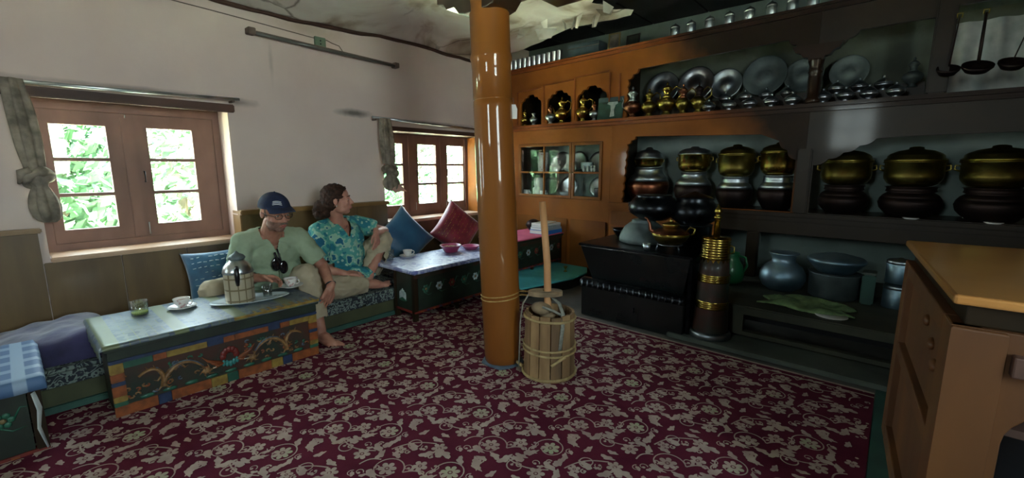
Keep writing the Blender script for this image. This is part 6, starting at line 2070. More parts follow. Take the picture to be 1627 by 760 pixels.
vs = []; fs = []
N1, N2 = 40, 20
for i in range(N1 + 1):
    for j in range(N2 + 1):
        u = -1 + 2 * i / N1; v = -1 + 2 * j / N2
        x = 0.235 * u * (1 + 0.12 * math.sin(v * 5)); y = 0.15 * v * (1 + 0.2 * math.sin(u * 4 + 1))
        e = max(0, 1 - u * u) * max(0, 1 - v * v)
        z = 0.004 + 0.05 * e ** 0.6 * (0.6 + 0.6 * noise.noise(V((u * 2.4, v * 2.0, 0.5)))) + 0.008 * abs(noise.noise(V((u * 7, v * 7, 2))))
        vs.append((x, y, z))
for i in range(N1):
    for j in range(N2):
        a = i * (N2 + 1) + j
        fs.append((a, a + 1, a + N2 + 2, a + N2 + 1))
b.add(vs, fs)
o_ = b.build('cloth', t, recalc=False)
sd = o_.modifiers.new('solid', 'SOLIDIFY'); sd.thickness = 0.003
t = thing('white_dish', 'small white plate under the edge of the green cloth', 'dish', (-0.22, 3.22, ZB))
b = B('white_china', True); b.lathe([(0.001, 0), (0.05, 0), (0.085, 0.008), (0.083, 0.010), (0.001, 0.004)], n=28); b.build('dish', t)

# ------------------------------------------------------------------ counter in the right foreground
ct = thing('kitchen_counter', 'tall varnished wooden counter with thick top in the right foreground', 'counter', (0.6, 1.9, 0))
KO = Lp(ct)
TPO = [(0.052, 2.43), (0.13, 1.455), (1.25, 1.50), (1.25, 2.52)]
b = B('counter_top'); b.plate(TPO, [], ((0, 0, 0.826), (1, 0, 0), (0, 1, 0), (0, 0, 1)), 0.024); b.build('counter_top', ct, bevel=0.007, offset=KO)
inset = [(0.085, 2.40), (0.158, 1.49), (1.24, 1.53), (1.24, 2.48)]
b = B('ochre_dark'); b.plate(inset, [], ((0, 0, 0.772), (1, 0, 0), (0, 1, 0), (0, 0, 1)), 0.0535); b.build('under_rail', ct, bevel=0.004, offset=KO)
# left side: posts and panels between far and near corners
p0 = V((0.060, 2.41, 0)); p1 = V((0.135, 1.475, 0))
dvec = (p1 - p0); Ls = dvec.length; dvec.normalize()
nrm = V((-dvec.y, dvec.x, 0)) * (1 if (-dvec.y) > 0 else -1)
frs = (p0, dvec, (0, 0, 1), nrm)
b = B('counter_wood'); b.plate(rect(0.10, Ls - 0.10, 0.015, 0.771), [], (p0 + nrm * 0.022, dvec, (0, 0, 1), nrm), 0.02); b.build('side_panel', ct, offset=KO)
for a, c in ((0.0, 0.10), (Ls - 0.10, Ls)):
    b = B('counter_wood'); b.plate(rect(a, c, 0.013, 0.7715), [], frs, 0.06); b.build('post', ct, bevel=0.005, offset=KO)
for za, zb in ((0.72, 0.7715), (0.40, 0.45), (0.013, 0.08)):
    b = B('counter_wood'); b.plate(rect(0.101, Ls - 0.101, za, zb), [], frs, 0.03); b.build('rail', ct, bevel=0.004, offset=KO)
b = B('counter_wood', True)
for k, (u, z) in enumerate(((0.62, 0.62), (0.70, 0.58), (0.50, 0.66))):
    c = p0 + dvec * u - nrm * 0.001 + V((0, 0, z))
    b.ell(c + nrm * 0.020, (0.012, 0.03, 0.018), 12, 8)
b.build('carving', ct, offset=KO)
# near face with an arched opening
q0 = V((0.135, 1.475, 0)); qd = V((1.0, 0.04, 0)).normalized(); qn = V((-qd.y, qd.x, 0))
arch = [(0.115, 0.08), (0.46, 0.08), (0.46, 0.50)] + [(0.2875 + 0.1725 * math.cos(a), 0.50 + 0.12 * math.sin(a)) for a in [PI * q / 16 for q in range(1, 16)]] + [(0.115, 0.50)]
b = B('counter_wood'); b.plate(rect(0.0, 1.10, 0.013, 0.7715), [arch], (q0, qd, (0, 0, 1), qn), 0.03); b.build('front_panel', ct, bevel=0.003, offset=KO)
b = B('lintel_wood'); b.plate(rect(0.105, 1.08, 0.675, 0.725), [], (q0 - qn * 0.03, qd, (0, 0, 1), qn), 0.0295); b.build('shelf_rail', ct, bevel=0.004, offset=KO)
b = B('counter_wood'); b.plate(rect(-0.002, 0.095, 0.013, 0.7714), [], (q0 - qn * 0.018, qd, (0, 0, 1), qn), 0.0175); b.build('post', ct, bevel=0.005, offset=KO)
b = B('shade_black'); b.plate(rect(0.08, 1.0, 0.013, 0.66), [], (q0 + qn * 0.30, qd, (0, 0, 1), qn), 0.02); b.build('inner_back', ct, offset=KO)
b = B('counter_wood'); b.box(1.22, 1.24, 1.58, 2.46, 0.013, 0.771); b.build('side_panel', ct, offset=KO)
t = thing('round_knob_jar', 'small pale knobbed jar inside the arched opening of the counter', 'jar', (0.33, 1.60, 0.5305))
b = B('white_china', True); b.lathe([(0.001, 0), (0.03, 0), (0.036, 0.02), (0.034, 0.06), (0.02, 0.075), (0.012, 0.08), (0.014, 0.09), (0.001, 0.094)], n=24); b.build('body', t)
b = B('lintel_wood'); b.plate(rect(0.03, 0.9, 0.51, 0.53), [], (q0 + qn * 0.031, qd, (0, 0, 1), qn), 0.268); b.build('shelf', ct, offset=KO)

# ------------------------------------------------------------------ people
def organic(b, name, parent, matn, voxel=0.006, smooth=4, clip=None, disp=None, offset=(0, 0, 0), thick=0, paint=None):
    """union the overlapping closed shapes of b into one continuous smooth skin"""
    tmp = b.build('tmp_shape', None)
    md = tmp.modifiers.new('r', 'REMESH'); md.mode = 'VOXEL'; md.voxel_size = voxel; md.use_smooth_shade = True
    if smooth:
        s = tmp.modifiers.new('s', 'SMOOTH'); s.iterations = smooth; s.factor = 0.5
    dg = bpy.context.evaluated_depsgraph_get()
    me = bpy.data.meshes.new_from_object(tmp.evaluated_get(dg))
    old = tmp.data
    bpy.data.objects.remove(tmp); bpy.data.meshes.remove(old)
    me.name = name
    bm = bmesh.new(); bm.from_mesh(me)
    if disp:
        bm.normal_update()
        for v in bm.verts:
            v.co += v.normal * disp(v.co)
    if clip:
        dele = [f for f in bm.faces if clip(f.calc_center_median())]
        bmesh.ops.delete(bm, geom=dele, context='FACES')
    for v in bm.verts:
        v.co -= V(offset)
    for f in bm.faces: f.smooth = True
    bm.to_mesh(me); bm.free()
    me.materials.clear()
    for mn in (matn if isinstance(matn, (list, tuple)) else [matn]):
        me.materials.append(MATS[mn])
    if paint:
        for p in me.polygons:
            p.material_index = paint(V(p.center) + V(offset))
    o = bpy.data.objects.new(name, me); COL.objects.link(o); o.parent = parent
    if thick:
        sd = o.modifiers.new('solid', 'SOLIDIFY'); sd.thickness = thick; sd.offset = -1
    return o


def frame(f, up=(0, 0, 1)):
    F = V(f).normalized(); U = V(up); U = (U - F * U.dot(F)).normalized(); Rr = F.cross(U)
    return F, Rr, U


def head(b, c, f, up, s=1.0, female=False):
    F, Rg, U = frame(f, up)
    c = V(c)
    M = Matrix((F, Rg, U)).transposed()

    def p(x, y, z): return c + (F * x + Rg * y + U * z) * s
    def e(x, y, z, r): b.ell(p(x, y, z), tuple(q * s for q in r), 20, 14, M)
    e(-0.012, 0, 0.030, (0.096, 0.075, 0.088))
    e(0.028, 0, -0.030, (0.060, 0.060, 0.082))
    e(0.050, 0, -0.092, (0.030, 0.030, 0.022))
    e(0.020, 0.030, -0.075, (0.045, 0.026, 0.026)); e(0.020, -0.030, -0.075, (0.045, 0.026, 0.026))
    for sg in (1, -1):
        e(0.058, sg * 0.036, -0.030, (0.024, 0.022, 0.024))
        e(0.074, sg * 0.024, 0.018, (0.016, 0.024, 0.009))
        e(-0.006, sg * 0.077, -0.006, (0.017, 0.009, 0.030))
        e(0.094, sg * 0.011, -0.036, (0.010, 0.009, 0.008))
        e(0.072, sg * 0.031, -0.001, (0.013, 0.015, 0.011))
    b.chain([p(0.080, 0, 0.012), p(0.094, 0, -0.010), p(0.106, 0, -0.030)], [0.009 * s, 0.009 * s, 0.0115 * s], 12)
    e(0.082, 0, -0.058, (0.012, 0.024, 0.014))
    e(0.086, 0, -0.061, (0.009, 0.020, 0.0045)); e(0.084, 0, -0.071, (0.009, 0.018, 0.005))
    return p, M, F, Rg, U


def face_bits(parent, p, M, s, off, male=True):
    off = V(off)
    for sg in (1, -1):
        b = B('eye_white', True); b.ell(p(0.0775, sg * 0.031, -0.001) - off, (0.0085 * s, 0.0115 * s, 0.0055 * s), 12, 8, M)
        b.m('eye_dark'); b.ell(p(0.0845, sg * 0.031, -0.002) - off, (0.003 * s, 0.0048 * s, 0.0045 * s), 10, 6, M); b.build('eye', parent)
    b = B('lips_mat', True); b.ell(p(0.0945, 0, -0.0605) - off, (0.005 * s, 0.020 * s, 0.0035 * s), 14, 6, M); b.ell(p(0.0925, 0, -0.0705) - off, (0.005 * s, 0.017 * s, 0.004 * s), 14, 6, M); b.build('lips', parent)
    b = B('hair_grey' if male else 'hair_brown', True)
    for sg in (1, -1):
        b.tube([p(0.088, sg * 0.014, 0.020) - off, p(0.087, sg * 0.030, 0.026) - off, p(0.076, sg * 0.047, 0.020) - off], [0.0025 * s, 0.003 * s, 0.0015 * s], 6)
    b.build('eyebrows', parent)


def hand(b, wrist, direction, palm_n, side, curl=0.5, s=1.0, spread=0.12, thumb=0.5, curls=None):
    """palm + five separate fingers. side=+1: thumb on +side of (direction x palm_n)"""
    D = V(direction).normalized(); N = V(palm_n); N = (N - D * N.dot(D)).normalized(); S = D.cross(N) * side
    w = V(wrist)
    # palm
    for k in range(5):
        u = k / 4
        for q in (-1, 0, 1):
            b.ell(w + D * (0.012 + 0.07 * u) * s + S * q * 0.024 * (0.75 + 0.25 * u) * s, (0.017 * s, 0.017 * s, 0.0135 * s), 10, 8, Matrix((D, S, N)).transposed())
    b.chain([w - D * 0.02 * s, w + D * 0.02 * s], [0.024 * s, 0.022 * s], 12)
    Ls = [0.072, 0.080, 0.075, 0.060]
    for i, L in enumerate(Ls):
        off = (0.034 - 0.0225 * i)
        base = w + D * (0.083 - 0.004 * abs(i - 1)) * s + S * off * s
        cu = (curls[i] if curls else curl + 0.06 * i)
        d = (D + S * spread * (1.5 - i) * 0.5).normalized()
        pts = [base - d * 0.012 * s, base]
        ang = 0.0
        p_ = base
        for seg, fr_ in enumerate((0.45, 0.32, 0.25)):
            ang += cu * (0.8 if seg == 0 else 0.95)
            dd = d * math.cos(ang) + N * math.sin(ang)
            p_ = p_ + dd * L * fr_ * s
            pts.append(p_)
        r = [0.0095, 0.0092, 0.0085, 0.0078, 0.0066]
        if i == 3: r = [x * 0.88 for x in r]
        b.chain(pts, [x * s for x in r], 10)
    tb = w + D * 0.022 * s + S * 0.026 * s
    t1 = tb + (D * 0.55 + S * (0.75 - 0.3 * thumb) + N * 0.35 * thumb).normalized() * 0.036 * s
    t2 = t1 + (D * 0.85 + S * (0.35 - 0.4 * thumb) + N * 0.6 * thumb).normalized() * 0.032 * s
    t3 = t2 + (D * 0.9 + S * (0.1 - 0.5 * thumb) + N * 0.7 * thumb).normalized() * 0.024 * s
    b.chain([tb, t1, t2, t3], [0.0145 * s, 0.0115 * s, 0.0098 * s, 0.0078 * s], 10)


def foot(b, ankle, toe_dir, s=1.0, drop=0.075):
    D = V(toe_dir); D.z = 0; D.normalize(); S = V((-D.y, D.x, 0)); Z = V((0, 0, 1))
    a = V(ankle)
    g = a.z - drop
    def p(x, y, z): return V((a.x, a.y, g)) + D * x * s + S * y * s + Z * z * s
    b.chain([a + Z * 0.02, p(-0.005, 0, 0.055), p(-0.035, 0, 0.027)], [0.033 * s, 0.031 * s, 0.027 * s], 14)
    b.chain([p(0.0, 0, 0.05), p(0.055, 0.002, 0.045), p(0.11, 0.004, 0.026), p(0.145, 0.006, 0.018)], [0.030 * s, 0.030 * s, 0.023 * s, 0.016 * s], 14)
    b.chain([p(-0.03, 0, 0.022), p(0.05, 0.020, 0.018), p(0.135, 0.028, 0.017)], [0.021 * s, 0.018 * s, 0.016 * s], 12)
    b.chain([p(-0.03, 0, 0.022), p(0.05, -0.020, 0.018), p(0.115, -0.030, 0.015)], [0.021 * s, 0.018 * s, 0.014 * s], 12)
    for i in range(5):
        y = 0.032 - 0.0165 * i
        x0 = 0.145 - 0.008 * i
        L = (0.046, 0.042, 0.037, 0.031, 0.026)[i]
        r = (0.0115, 0.0085, 0.008, 0.0075, 0.0072)[i]
        b.chain([p(x0 - 0.01, y, 0.016), p(x0 + L * 0.6, y * 1.08, 0.014), p(x0 + L, y * 1.10, 0.0095)], [r * 1.1 * s, r * s, r * 0.9 * s], 10)


def wrinkles(seed, amp, fx=1.0):
    def f(c):
        q = V((c.x * 13 * fx, c.y * 13, c.z * 19))
        n1 = noise.noise(q + V((seed, 0, 0)))
        n2 = noise.noise(V((c.x * 30, c.y * 30, c.z * 44 + seed)))
        return amp * (1.0 - 2.2 * abs(n1)) * 0.9 + amp * 0.35 * n2
    return f


# ---------------- the man
man = thing('person', 'person in navy cap, pale green shirt and khaki trousers, sitting with a cup', 'person', (-3.2, 1.12, 0.214))
MO = V(man.location)
b = B('skin_man', True)
hc = V((-2.872, 1.083, 0.876))
p, HM, F, Rg, U = head(b, hc, (0.90, 0.13, -0.20), (0.2, 0.0, 1), 1.0)
b.chain([hc + V((-0.045, 0.0, -0.07)), (-2.965, 1.09, 0.765), (-3.03, 1.10, 0.70)], [0.056, 0.058, 0.07])
shR, shL = V((-3.03, 0.945, 0.690)), V((-3.03, 1.275, 0.675))
b.chain([shR, (-3.04, 1.11, 0.70), shL], [0.052, 0.07, 0.052])
b.ell((-3.07, 1.11, 0.60), (0.095, 0.155, 0.13)); b.ell((-3.12, 1.12, 0.46), (0.11, 0.15, 0.14)); b.ell((-3.20, 1.13, 0.335), (0.12, 0.165, 0.10))
elR, wrR = V((-3.03, 0.875, 0.475)), V((-2.875, 0.968, 0.478))
elL, wrL = V((-2.940, 1.390, 0.470)), V((-2.762, 1.348, 0.362))
b.chain([shR, elR, wrR], [0.047, 0.038, 0.025]); b.chain([elR, elR.lerp(wrR, 0.35)], [0.038, 0.037])
b.chain([shL, elL, wrL], [0.047, 0.038, 0.026]); b.chain([elL, elL.lerp(wrL, 0.35)], [0.038, 0.037])
hand(b, wrR, (0.62, 0.70, -0.06), (0.55, -0.35, -0.75), -1, curl=0.42, s=0.95, curls=[0.35, 0.42, 0.5, 0.55], thumb=0.9)
hand(b, wrL, (0.10, -0.50, -0.80), (-1, -0.25, 0.0), 1, curl=0.30, s=0.98, thumb=0.3)
kL, aL = V((-2.885, 1.255, 0.440)), V((-2.765, 1.262, 0.084))
kR, aR = V((-3.19, 0.79, 0.375)), V((-3.22, 1.08, 0.265))
b.chain([(-3.22, 1.20, 0.315), kL, aL], [0.075, 0.052, 0.034]); b.chain([(-3.27, 1.05, 0.315), kR, aR], [0.075, 0.052, 0.034])
b.chain([kL, kL.lerp(aL, 0.35)], [0.05, 0.050])
foot(b, aL, (0.94, 0.12, 0), 0.97, 0.077)
b.chain([aR, (-3.22, 1.18, 0.26)], [0.034, 0.025])


def paint_man(c):
    q = c - hc
    x, y, z = q.dot(F), q.dot(Rg), q.dot(U)
    if -0.125 < z < -0.040 and x > -0.01 and abs(y) < 0.07 and not (-0.078 < z < -0.054 and x > 0.07 and abs(y) < 0.02) and (c - hc).length < 0.14 and not (x > 0.092 and z > -0.05):
        return 1
    if z > -0.02 and x < 0.02 and abs(y) < 0.09 and (c - hc).length < 0.14 and not (abs(y) > 0.072 and z < 0.03):
        return 2
    return 0


organic(b, 'body', man, ['skin_man', 'stubble', 'hair_grey'], voxel=0.0042, smooth=3, offset=MO, paint=paint_man)
face_bits(man, p, HM, 1.0, MO, True)
b = B('hair_grey', True)
b.tube([p(0.098, -0.026, -0.052) - MO, p(0.102, -0.012, -0.047) - MO, p(0.103, 0.0, -0.046) - MO, p(0.102, 0.012, -0.047) - MO, p(0.098, 0.026, -0.052) - MO], [0.003, 0.0055, 0.0055, 0.0055, 0.003], 6); b.build('moustache', man)
# eyeglasses
gl = bpy.data.objects.new('eyeglasses', None); COL.objects.link(gl); gl.parent = man
b = B('blackmetal', True)
for sg in (1, -1):
    ring = [p(0.097 - 0.0015 * abs(math.cos(a)), sg * 0.031 + 0.023 * math.cos(a), -0.004 + 0.0145 * math.sin(a)) - MO for a in [2 * PI * q / 20 for q in range(20)]]
    b.tube(ring, 0.0016, 6, closed=True)
    b.tube([p(0.095, sg * 0.054, 0.000) - MO, p(0.06, sg * 0.074, 0.002) - MO, p(-0.005, sg * 0.084, 0.004) - MO], 0.0017, 6)
b.tube([p(0.099, -0.008, 0.0) - MO, p(0.103, 0, 0.003) - MO, p(0.099, 0.008, 0.0) - MO], 0.0016, 6)
b.build('glasses_frame', gl)
b = B('spectacle')
for sg in (1, -1):
    b.add([p(0.0965, sg * 0.031 + 0.0215 * math.cos(a), -0.004 + 0.013 * math.sin(a)) - MO for a in [2 * PI * q / 16 for q in range(16)]], [tuple(range(16))])
b.build('lenses', gl, recalc=False)
# cap
capo = bpy.data.objects.new('baseball_cap', None); COL.objects.link(capo); capo.parent = man
b = B('navy_cap', True)
cc = p(-0.010, 0, 0.040)
vs = []; fs = []
nn, mm = 36, 12
for i in range(mm + 1):
    t_ = (PI / 2) * i / mm
    for k in range(nn):
        a = 2 * PI * k / nn
        rx, ry, rz = 0.106, 0.086, 0.092
        seam = 1 - 0.012 * (abs(math.sin(3 * a)) < 0.12)
        q = F * (rx * math.cos(t_) * math.cos(a)) * seam + Rg * (ry * math.cos(t_) * math.sin(a)) * seam + U * (rz * math.sin(t_) - 0.012 + (0.010 * math.cos(a) if i == 0 else 0))
        vs.append(cc + q - MO)
for i in range(mm):
    for k in range(nn):
        k2 = (k + 1) % nn
        fs.append((i * nn + k, i * nn + k2, (i + 1) * nn + k2, (i + 1) * nn + k))
b.add(vs, fs)
cr = b.build('crown', capo); sd = cr.modifiers.new('solid', 'SOLIDIFY'); sd.thickness = 0.003
b = B('navy_cap', True)
vs = []; fs = []
for i in range(25):
    a = -1.15 + 2.3 * i / 24
    for j in range(7):
        u = j / 6
        ext = 0.060 * math.cos(a * 0.62) ** 0.8 * u
        x = 0.104 * math.cos(a) + ext; y = 0.084 * math.sin(a) * (1 + 0.05 * u)
        z = 0.010 - 0.008 * u * u - 3.6 * (y * y) * (0.35 + 0.65 * u)
        vs.append(cc + F * x + Rg * y + U * z - MO)
for i in range(24):
    for j in range(6):
        a = i * 7 + j
        fs.append((a, a + 1, a + 8, a + 7))
b.add(vs, fs)
vz = b.build('visor', capo); sd = vz.modifiers.new('solid', 'SOLIDIFY'); sd.thickness = 0.004
b = B('navy_cap', True); b.ell(cc + U * 0.081 - MO, 0.006, 10, 6); b.build('button', capo)
b = B('white_print', True)
for k in range(3):
    P = []
    for q in range(7):
        a = 0.55 + (0.13 + 0.0) * q - 0.30 + 0.0
        el = 0.62 - 0.10 * k + 0.10 * math.sin(PI * q / 6) * 0.6
        P.append(cc + F * (0.1075 * math.cos(el) * math.cos(a * 0.8 - 0.1)) + Rg * (0.0875 * math.cos(el) * math.sin(a * 0.8 - 0.1)) + U * (0.094 * math.sin(el) - 0.012) - MO)
    b.tube(P, 0.0026, 6)
b.build('cap_emblem', capo)

# shirt
b = B('shirt_green', True)
b.chain([shR + V((0, 0.0, -0.005)), (-3.05, 1.11, 0.695), shL + V((0, 0, -0.005))], [0.068, 0.082, 0.068], 18)
b.ell((-3.07, 1.11, 0.60), (0.122, 0.188, 0.15), 24, 16); b.ell((-3.11, 1.12, 0.47), (0.148, 0.185, 0.16), 24, 16); b.ell((-3.19, 1.13, 0.36), (0.155, 0.195, 0.12), 24, 16)
b.chain([shR, shR.lerp(elR, 0.78)], [0.068, 0.062], 16)
b.chain([shL, shL.lerp(elL, 0.78)], [0.068, 0.062], 16)
nk = V((-2.985, 1.095, 0.745))


def clip_man(c):
    d = c - nk
    if math.hypot(d.x + 0.005, d.y) < 0.072 and c.z > 0.70: return True
    # V opening at the front
    if c.x > -3.02 and 0.625 < c.z < 0.76 and abs(c.y - 1.10) < 0.004 + 0.40 * (c.z - 0.625): return True
    for sh, el in ((shR, elR), (shL, elL)):
        ax = (el - sh).normalized()
        if (c - sh).dot(ax) > (el - sh).length * 0.80 and (c - sh.lerp(el, 0.9)).length < 0.13: return True
    return c.z < 0.29


organic(b, 'shirt', man, 'shirt_green', voxel=0.006, smooth=6, clip=clip_man, disp=wrinkles(2.0, 0.006), offset=MO, thick=0.002)
b = B('shirt_green', True)
b.tube([V((-2.958, 1.108, 0.625)) - MO, V((-2.938, 1.11, 0.58)) - MO, V((-2.934, 1.112, 0.52)) - MO, V((-2.952, 1.115, 0.44)) - MO], [0.011, 0.011, 0.011, 0.010], 8, flat=0.25); b.build('button_placket', man)
# trousers
b = B('khaki', True)
b.ell((-3.21, 1.13, 0.33), (0.14, 0.19, 0.105), 24, 16)
b.chain([(-3.22, 1.20, 0.325), V((-3.05, 1.24, 0.39)), kL + V((0, 0, 0.005))], [0.098, 0.088, 0.070], 18); b.chain([kL, kL.lerp(aL, 0.5), kL.lerp(aL, 0.74)], [0.070, 0.064, 0.062], 18)
b.chain([(-3.27, 1.05, 0.325), kR, aR], [0.098, 0.072, 0.055], 18)


def clip_mt(c):
    ax = (aL - kL).normalized()
    return (c - kL).dot(ax) > (aL - kL).length * 0.78 and (c - aL).length < 0.2 and c.x > -2.95


organic(b, 'trousers', man, 'khaki', voxel=0.006, smooth=5, clip=clip_mt, disp=wrinkles(7.0, 0.007), offset=MO, thick=0.002)
b = B('black_plastic', True)
ax = (wrL - elL).normalized(); wc = wrL - ax * 0.02
x1_ = ax.cross(V((0, 0, 1))).normalized(); y1_ = ax.cross(x1_)
b.tube([wc + (x1_ * math.cos(a) + y1_ * math.sin(a)) * 0.029 - MO for a in [2 * PI * q / 20 for q in range(20)]], [0.006] * 20, 6, closed=True)
b.ell(wc + V((0.012, 0.022, 0.014)) - MO, (0.012, 0.012, 0.012), 12, 8)
b.build('wristwatch', man)
t = thing('sunglasses', 'black folded sunglasses hanging from the front of the pale green shirt', 'sunglasses', (-2.925, 1.100, 0.555))
t.scale = (1.0, 1.35, 1.35)
b = B('lens_dark', True)
b.ell((0.008, -0.014, -0.01), (0.008, 0.020, 0.034), 14, 10); b.ell((0.012, 0.016, -0.030), (0.008, 0.020, 0.032), 14, 10); b.build('lenses', t)
b = B('black_plastic', True); b.tube([(0.004, -0.018, 0.045), (0.010, -0.012, 0.02), (0.012, 0.0, -0.01), (0.012, 0.02, -0.06)], 0.005, 6); b.tube([(0.0, -0.004, 0.06), (0.008, 0.002, 0.02), (0.012, 0.012, -0.02)], 0.004, 6); b.build('temples', t)

# ---------------- the woman
wom = thing('person', 'person in turquoise flowered blouse looking towards the far window, one knee up', 'person', (-3.28, 1.67, 0.214))
WO = V(wom.location)
b = B('skin', True)
wc_ = V((-3.155, 1.640, 0.905))
pw, HW, F2, R2, U2 = head(b, wc_, (0.60, 0.80, 0.06), (0.05, 0.02, 1), 0.96, True)
b.chain([wc_ + V((-0.03, -0.02, -0.07)), (-3.20, 1.64, 0.79), (-3.225, 1.65, 0.715)], [0.050, 0.050, 0.066])
sR, sL = V((-3.185, 1.495, 0.680)), V((-3.265, 1.835, 0.690))
b.chain([sR, (-3.235, 1.66, 0.70), sL], [0.048, 0.066, 0.048])
b.ell((-3.22, 1.66, 0.60), (0.095, 0.15, 0.12)); b.ell((-3.24, 1.67, 0.46), (0.105, 0.14, 0.14)); b.ell((-3.29, 1.68, 0.335), (0.12, 0.17, 0.10))
eR, wR = V((-3.085, 1.435, 0.425)), V((-2.985, 1.575, 0.375))
eL, wL = V((-3.17, 2.035, 0.625)), V((-3.055, 1.885, 0.640))
b.chain([sR, eR, wR], [0.045, 0.037, 0.024]); b.chain([eR, eR.lerp(wR, 0.35)], [0.037, 0.036])
b.chain([sL, eL, wL], [0.045, 0.036, 0.024]); b.chain([eL, eL.lerp(wL, 0.35)], [0.036, 0.034])
hand(b, wR, (0.25, 0.96, -0.12), (-0.2, 0.1, -1), 1, curl=0.22, s=0.90, thumb=0.2)
hand(b, wL, (0.32, -0.12, -0.93), (-0.85, -0.45, -0.3), -1, curl=0.30, s=0.90, thumb=0.3)
kl, al = V((-3.13, 1.985, 0.555)), V((-3.02, 1.775, 0.290))
kr, ar = V((-2.985, 1.400, 0.300)), V((-2.945, 1.735, 0.272))
b.chain([(-3.30, 1.77, 0.325), kl, al], [0.075, 0.052, 0.034]); b.chain([(-3.27, 1.57, 0.32), kr, ar], [0.075, 0.052, 0.034])
foot(b, al, (0.55, 0.83, 0), 0.88, 0.070)
b.chain([ar, ar + V((0.01, 0.05, -0.01))], [0.034, 0.030])
# the crossed foot lies on its side along the seat
D_ = V((0.12, 0.98, 0.05)).normalized()
b.chain([ar + V((0, 0.02, -0.012)), ar + V((0.012, 0.07, -0.022)), ar + V((0.018, 0.13, -0.028))], [0.030, 0.026, 0.022])
for i in range(5):
    st_ = ar + V((0.000 + 0.010 * i, 0.135 - 0.004 * i, -0.014 - 0.006 * i))
    b.chain([st_, st_ + D_ * (0.04 - 0.004 * i)], [0.0095 - 0.0006 * i, 0.0085 - 0.0006 * i], 10)
organic(b, 'body', wom, 'skin', voxel=0.0042, smooth=3, offset=WO)
face_bits(wom, pw, HW, 0.96, WO, False)
# blouse
b = B('blouse', True)
b.chain([sR, (-3.24, 1.66, 0.692), sL], [0.068, 0.082, 0.068], 18)
b.ell((-3.20, 1.665, 0.60), (0.135, 0.185, 0.145), 24, 16); b.ell((-3.21, 1.67, 0.47), (0.150, 0.178, 0.16), 24, 16); b.ell((-3.25, 1.68, 0.36), (0.175, 0.20, 0.11), 24, 16)
b.chain([sR, sR.lerp(eR, 0.82)], [0.070, 0.072], 16)
b.chain([sL, sL.lerp(eL, 0.60)], [0.070, 0.070], 16)
b.chain([(-3.12, 1.60, 0.345), (-3.06, 1.70, 0.33), (-3.05, 1.80, 0.32)], [0.07, 0.075, 0.05], 14)
nk2 = V((-3.195, 1.648, 0.75))


def clip_w(c):
    d = c - nk2
    if math.hypot(d.x, d.y) < 0.070 and c.z > 0.70: return True
    if c.x > -3.24 and 0.635 < c.z < 0.77 and abs(c.y - 1.668) < 0.006 + 0.48 * (c.z - 0.635): return True
    ax_ = (eR - sR).normalized()
    if (c - sR).dot(ax_) > (eR - sR).length * 0.85 and (c - eR).length < 0.12: return True
    ax_ = (eL - sL).normalized()
    if (c - sL).dot(ax_) > (eL - sL).length * 0.66 and (c - eL).length < 0.12: return True
    return c.z < 0.285


organic(b, 'blouse', wom, 'blouse', voxel=0.006, smooth=6, clip=clip_w, disp=wrinkles(4.0, 0.007), offset=WO, thick=0.002)
b = B('khaki', True)
b.ell((-3.29, 1.68, 0.335), (0.14, 0.19, 0.105), 24, 16)
b.chain([(-3.30, 1.77, 0.33), kl.lerp(V((-3.30, 1.77, 0.33)), 0.4), kl], [0.10, 0.09, 0.080], 18); b.chain([kl, kl.lerp(al, 0.5), kl.lerp(al, 0.78)], [0.080, 0.080, 0.070], 18)
b.chain([(-3.27, 1.57, 0.325), kr, kr.lerp(ar, 0.5), kr.lerp(ar, 0.9)], [0.10, 0.082, 0.078, 0.058], 18)


def clip_wt(c):
    ax_ = (al - kl).normalized()
    if (c - kl).dot(ax_) > (al - kl).length * 0.80 and (c - al).length < 0.13 and c.z > 0.27 and c.y < 1.95 and c.x < -2.985 and c.y > 1.70: return True
    ax_ = (ar - kr).normalized()
    return (c - kr).dot(ax_) > (ar - kr).length * 0.93 and c.x > -3.01


organic(b, 'trousers', wom, 'khaki', voxel=0.006, smooth=5, clip=clip_wt, disp=wrinkles(9.0, 0.009), offset=WO, thick=0.002)
# hair: swept back into a curly bun
b = B('hair_brown', True)
Mh = HW
def eh(x, y, z, r): b.ell(pw(x, y, z), r, 20, 14, Mh)
eh(-0.024, 0, 0.038, (0.099, 0.081, 0.088))
eh(-0.060, 0, -0.010, (0.070, 0.074, 0.075))
eh(-0.125, 0.0, -0.050, (0.055, 0.060, 0.060)); eh(-0.145, 0.015, -0.095, (0.045, 0.050, 0.045)); eh(-0.10, 0.02, -0.09, (0.04, 0.045, 0.04))


def clip_h(c):
    q = (c - wc_) / 0.96
    x, y, z = q.dot(F2), q.dot(R2), q.dot(U2)
    return (x > 0.052 and z < 0.075) or (x > 0.02 and z < 0.01) or (abs(y) > 0.05 and x > -0.025 and z < 0.012)


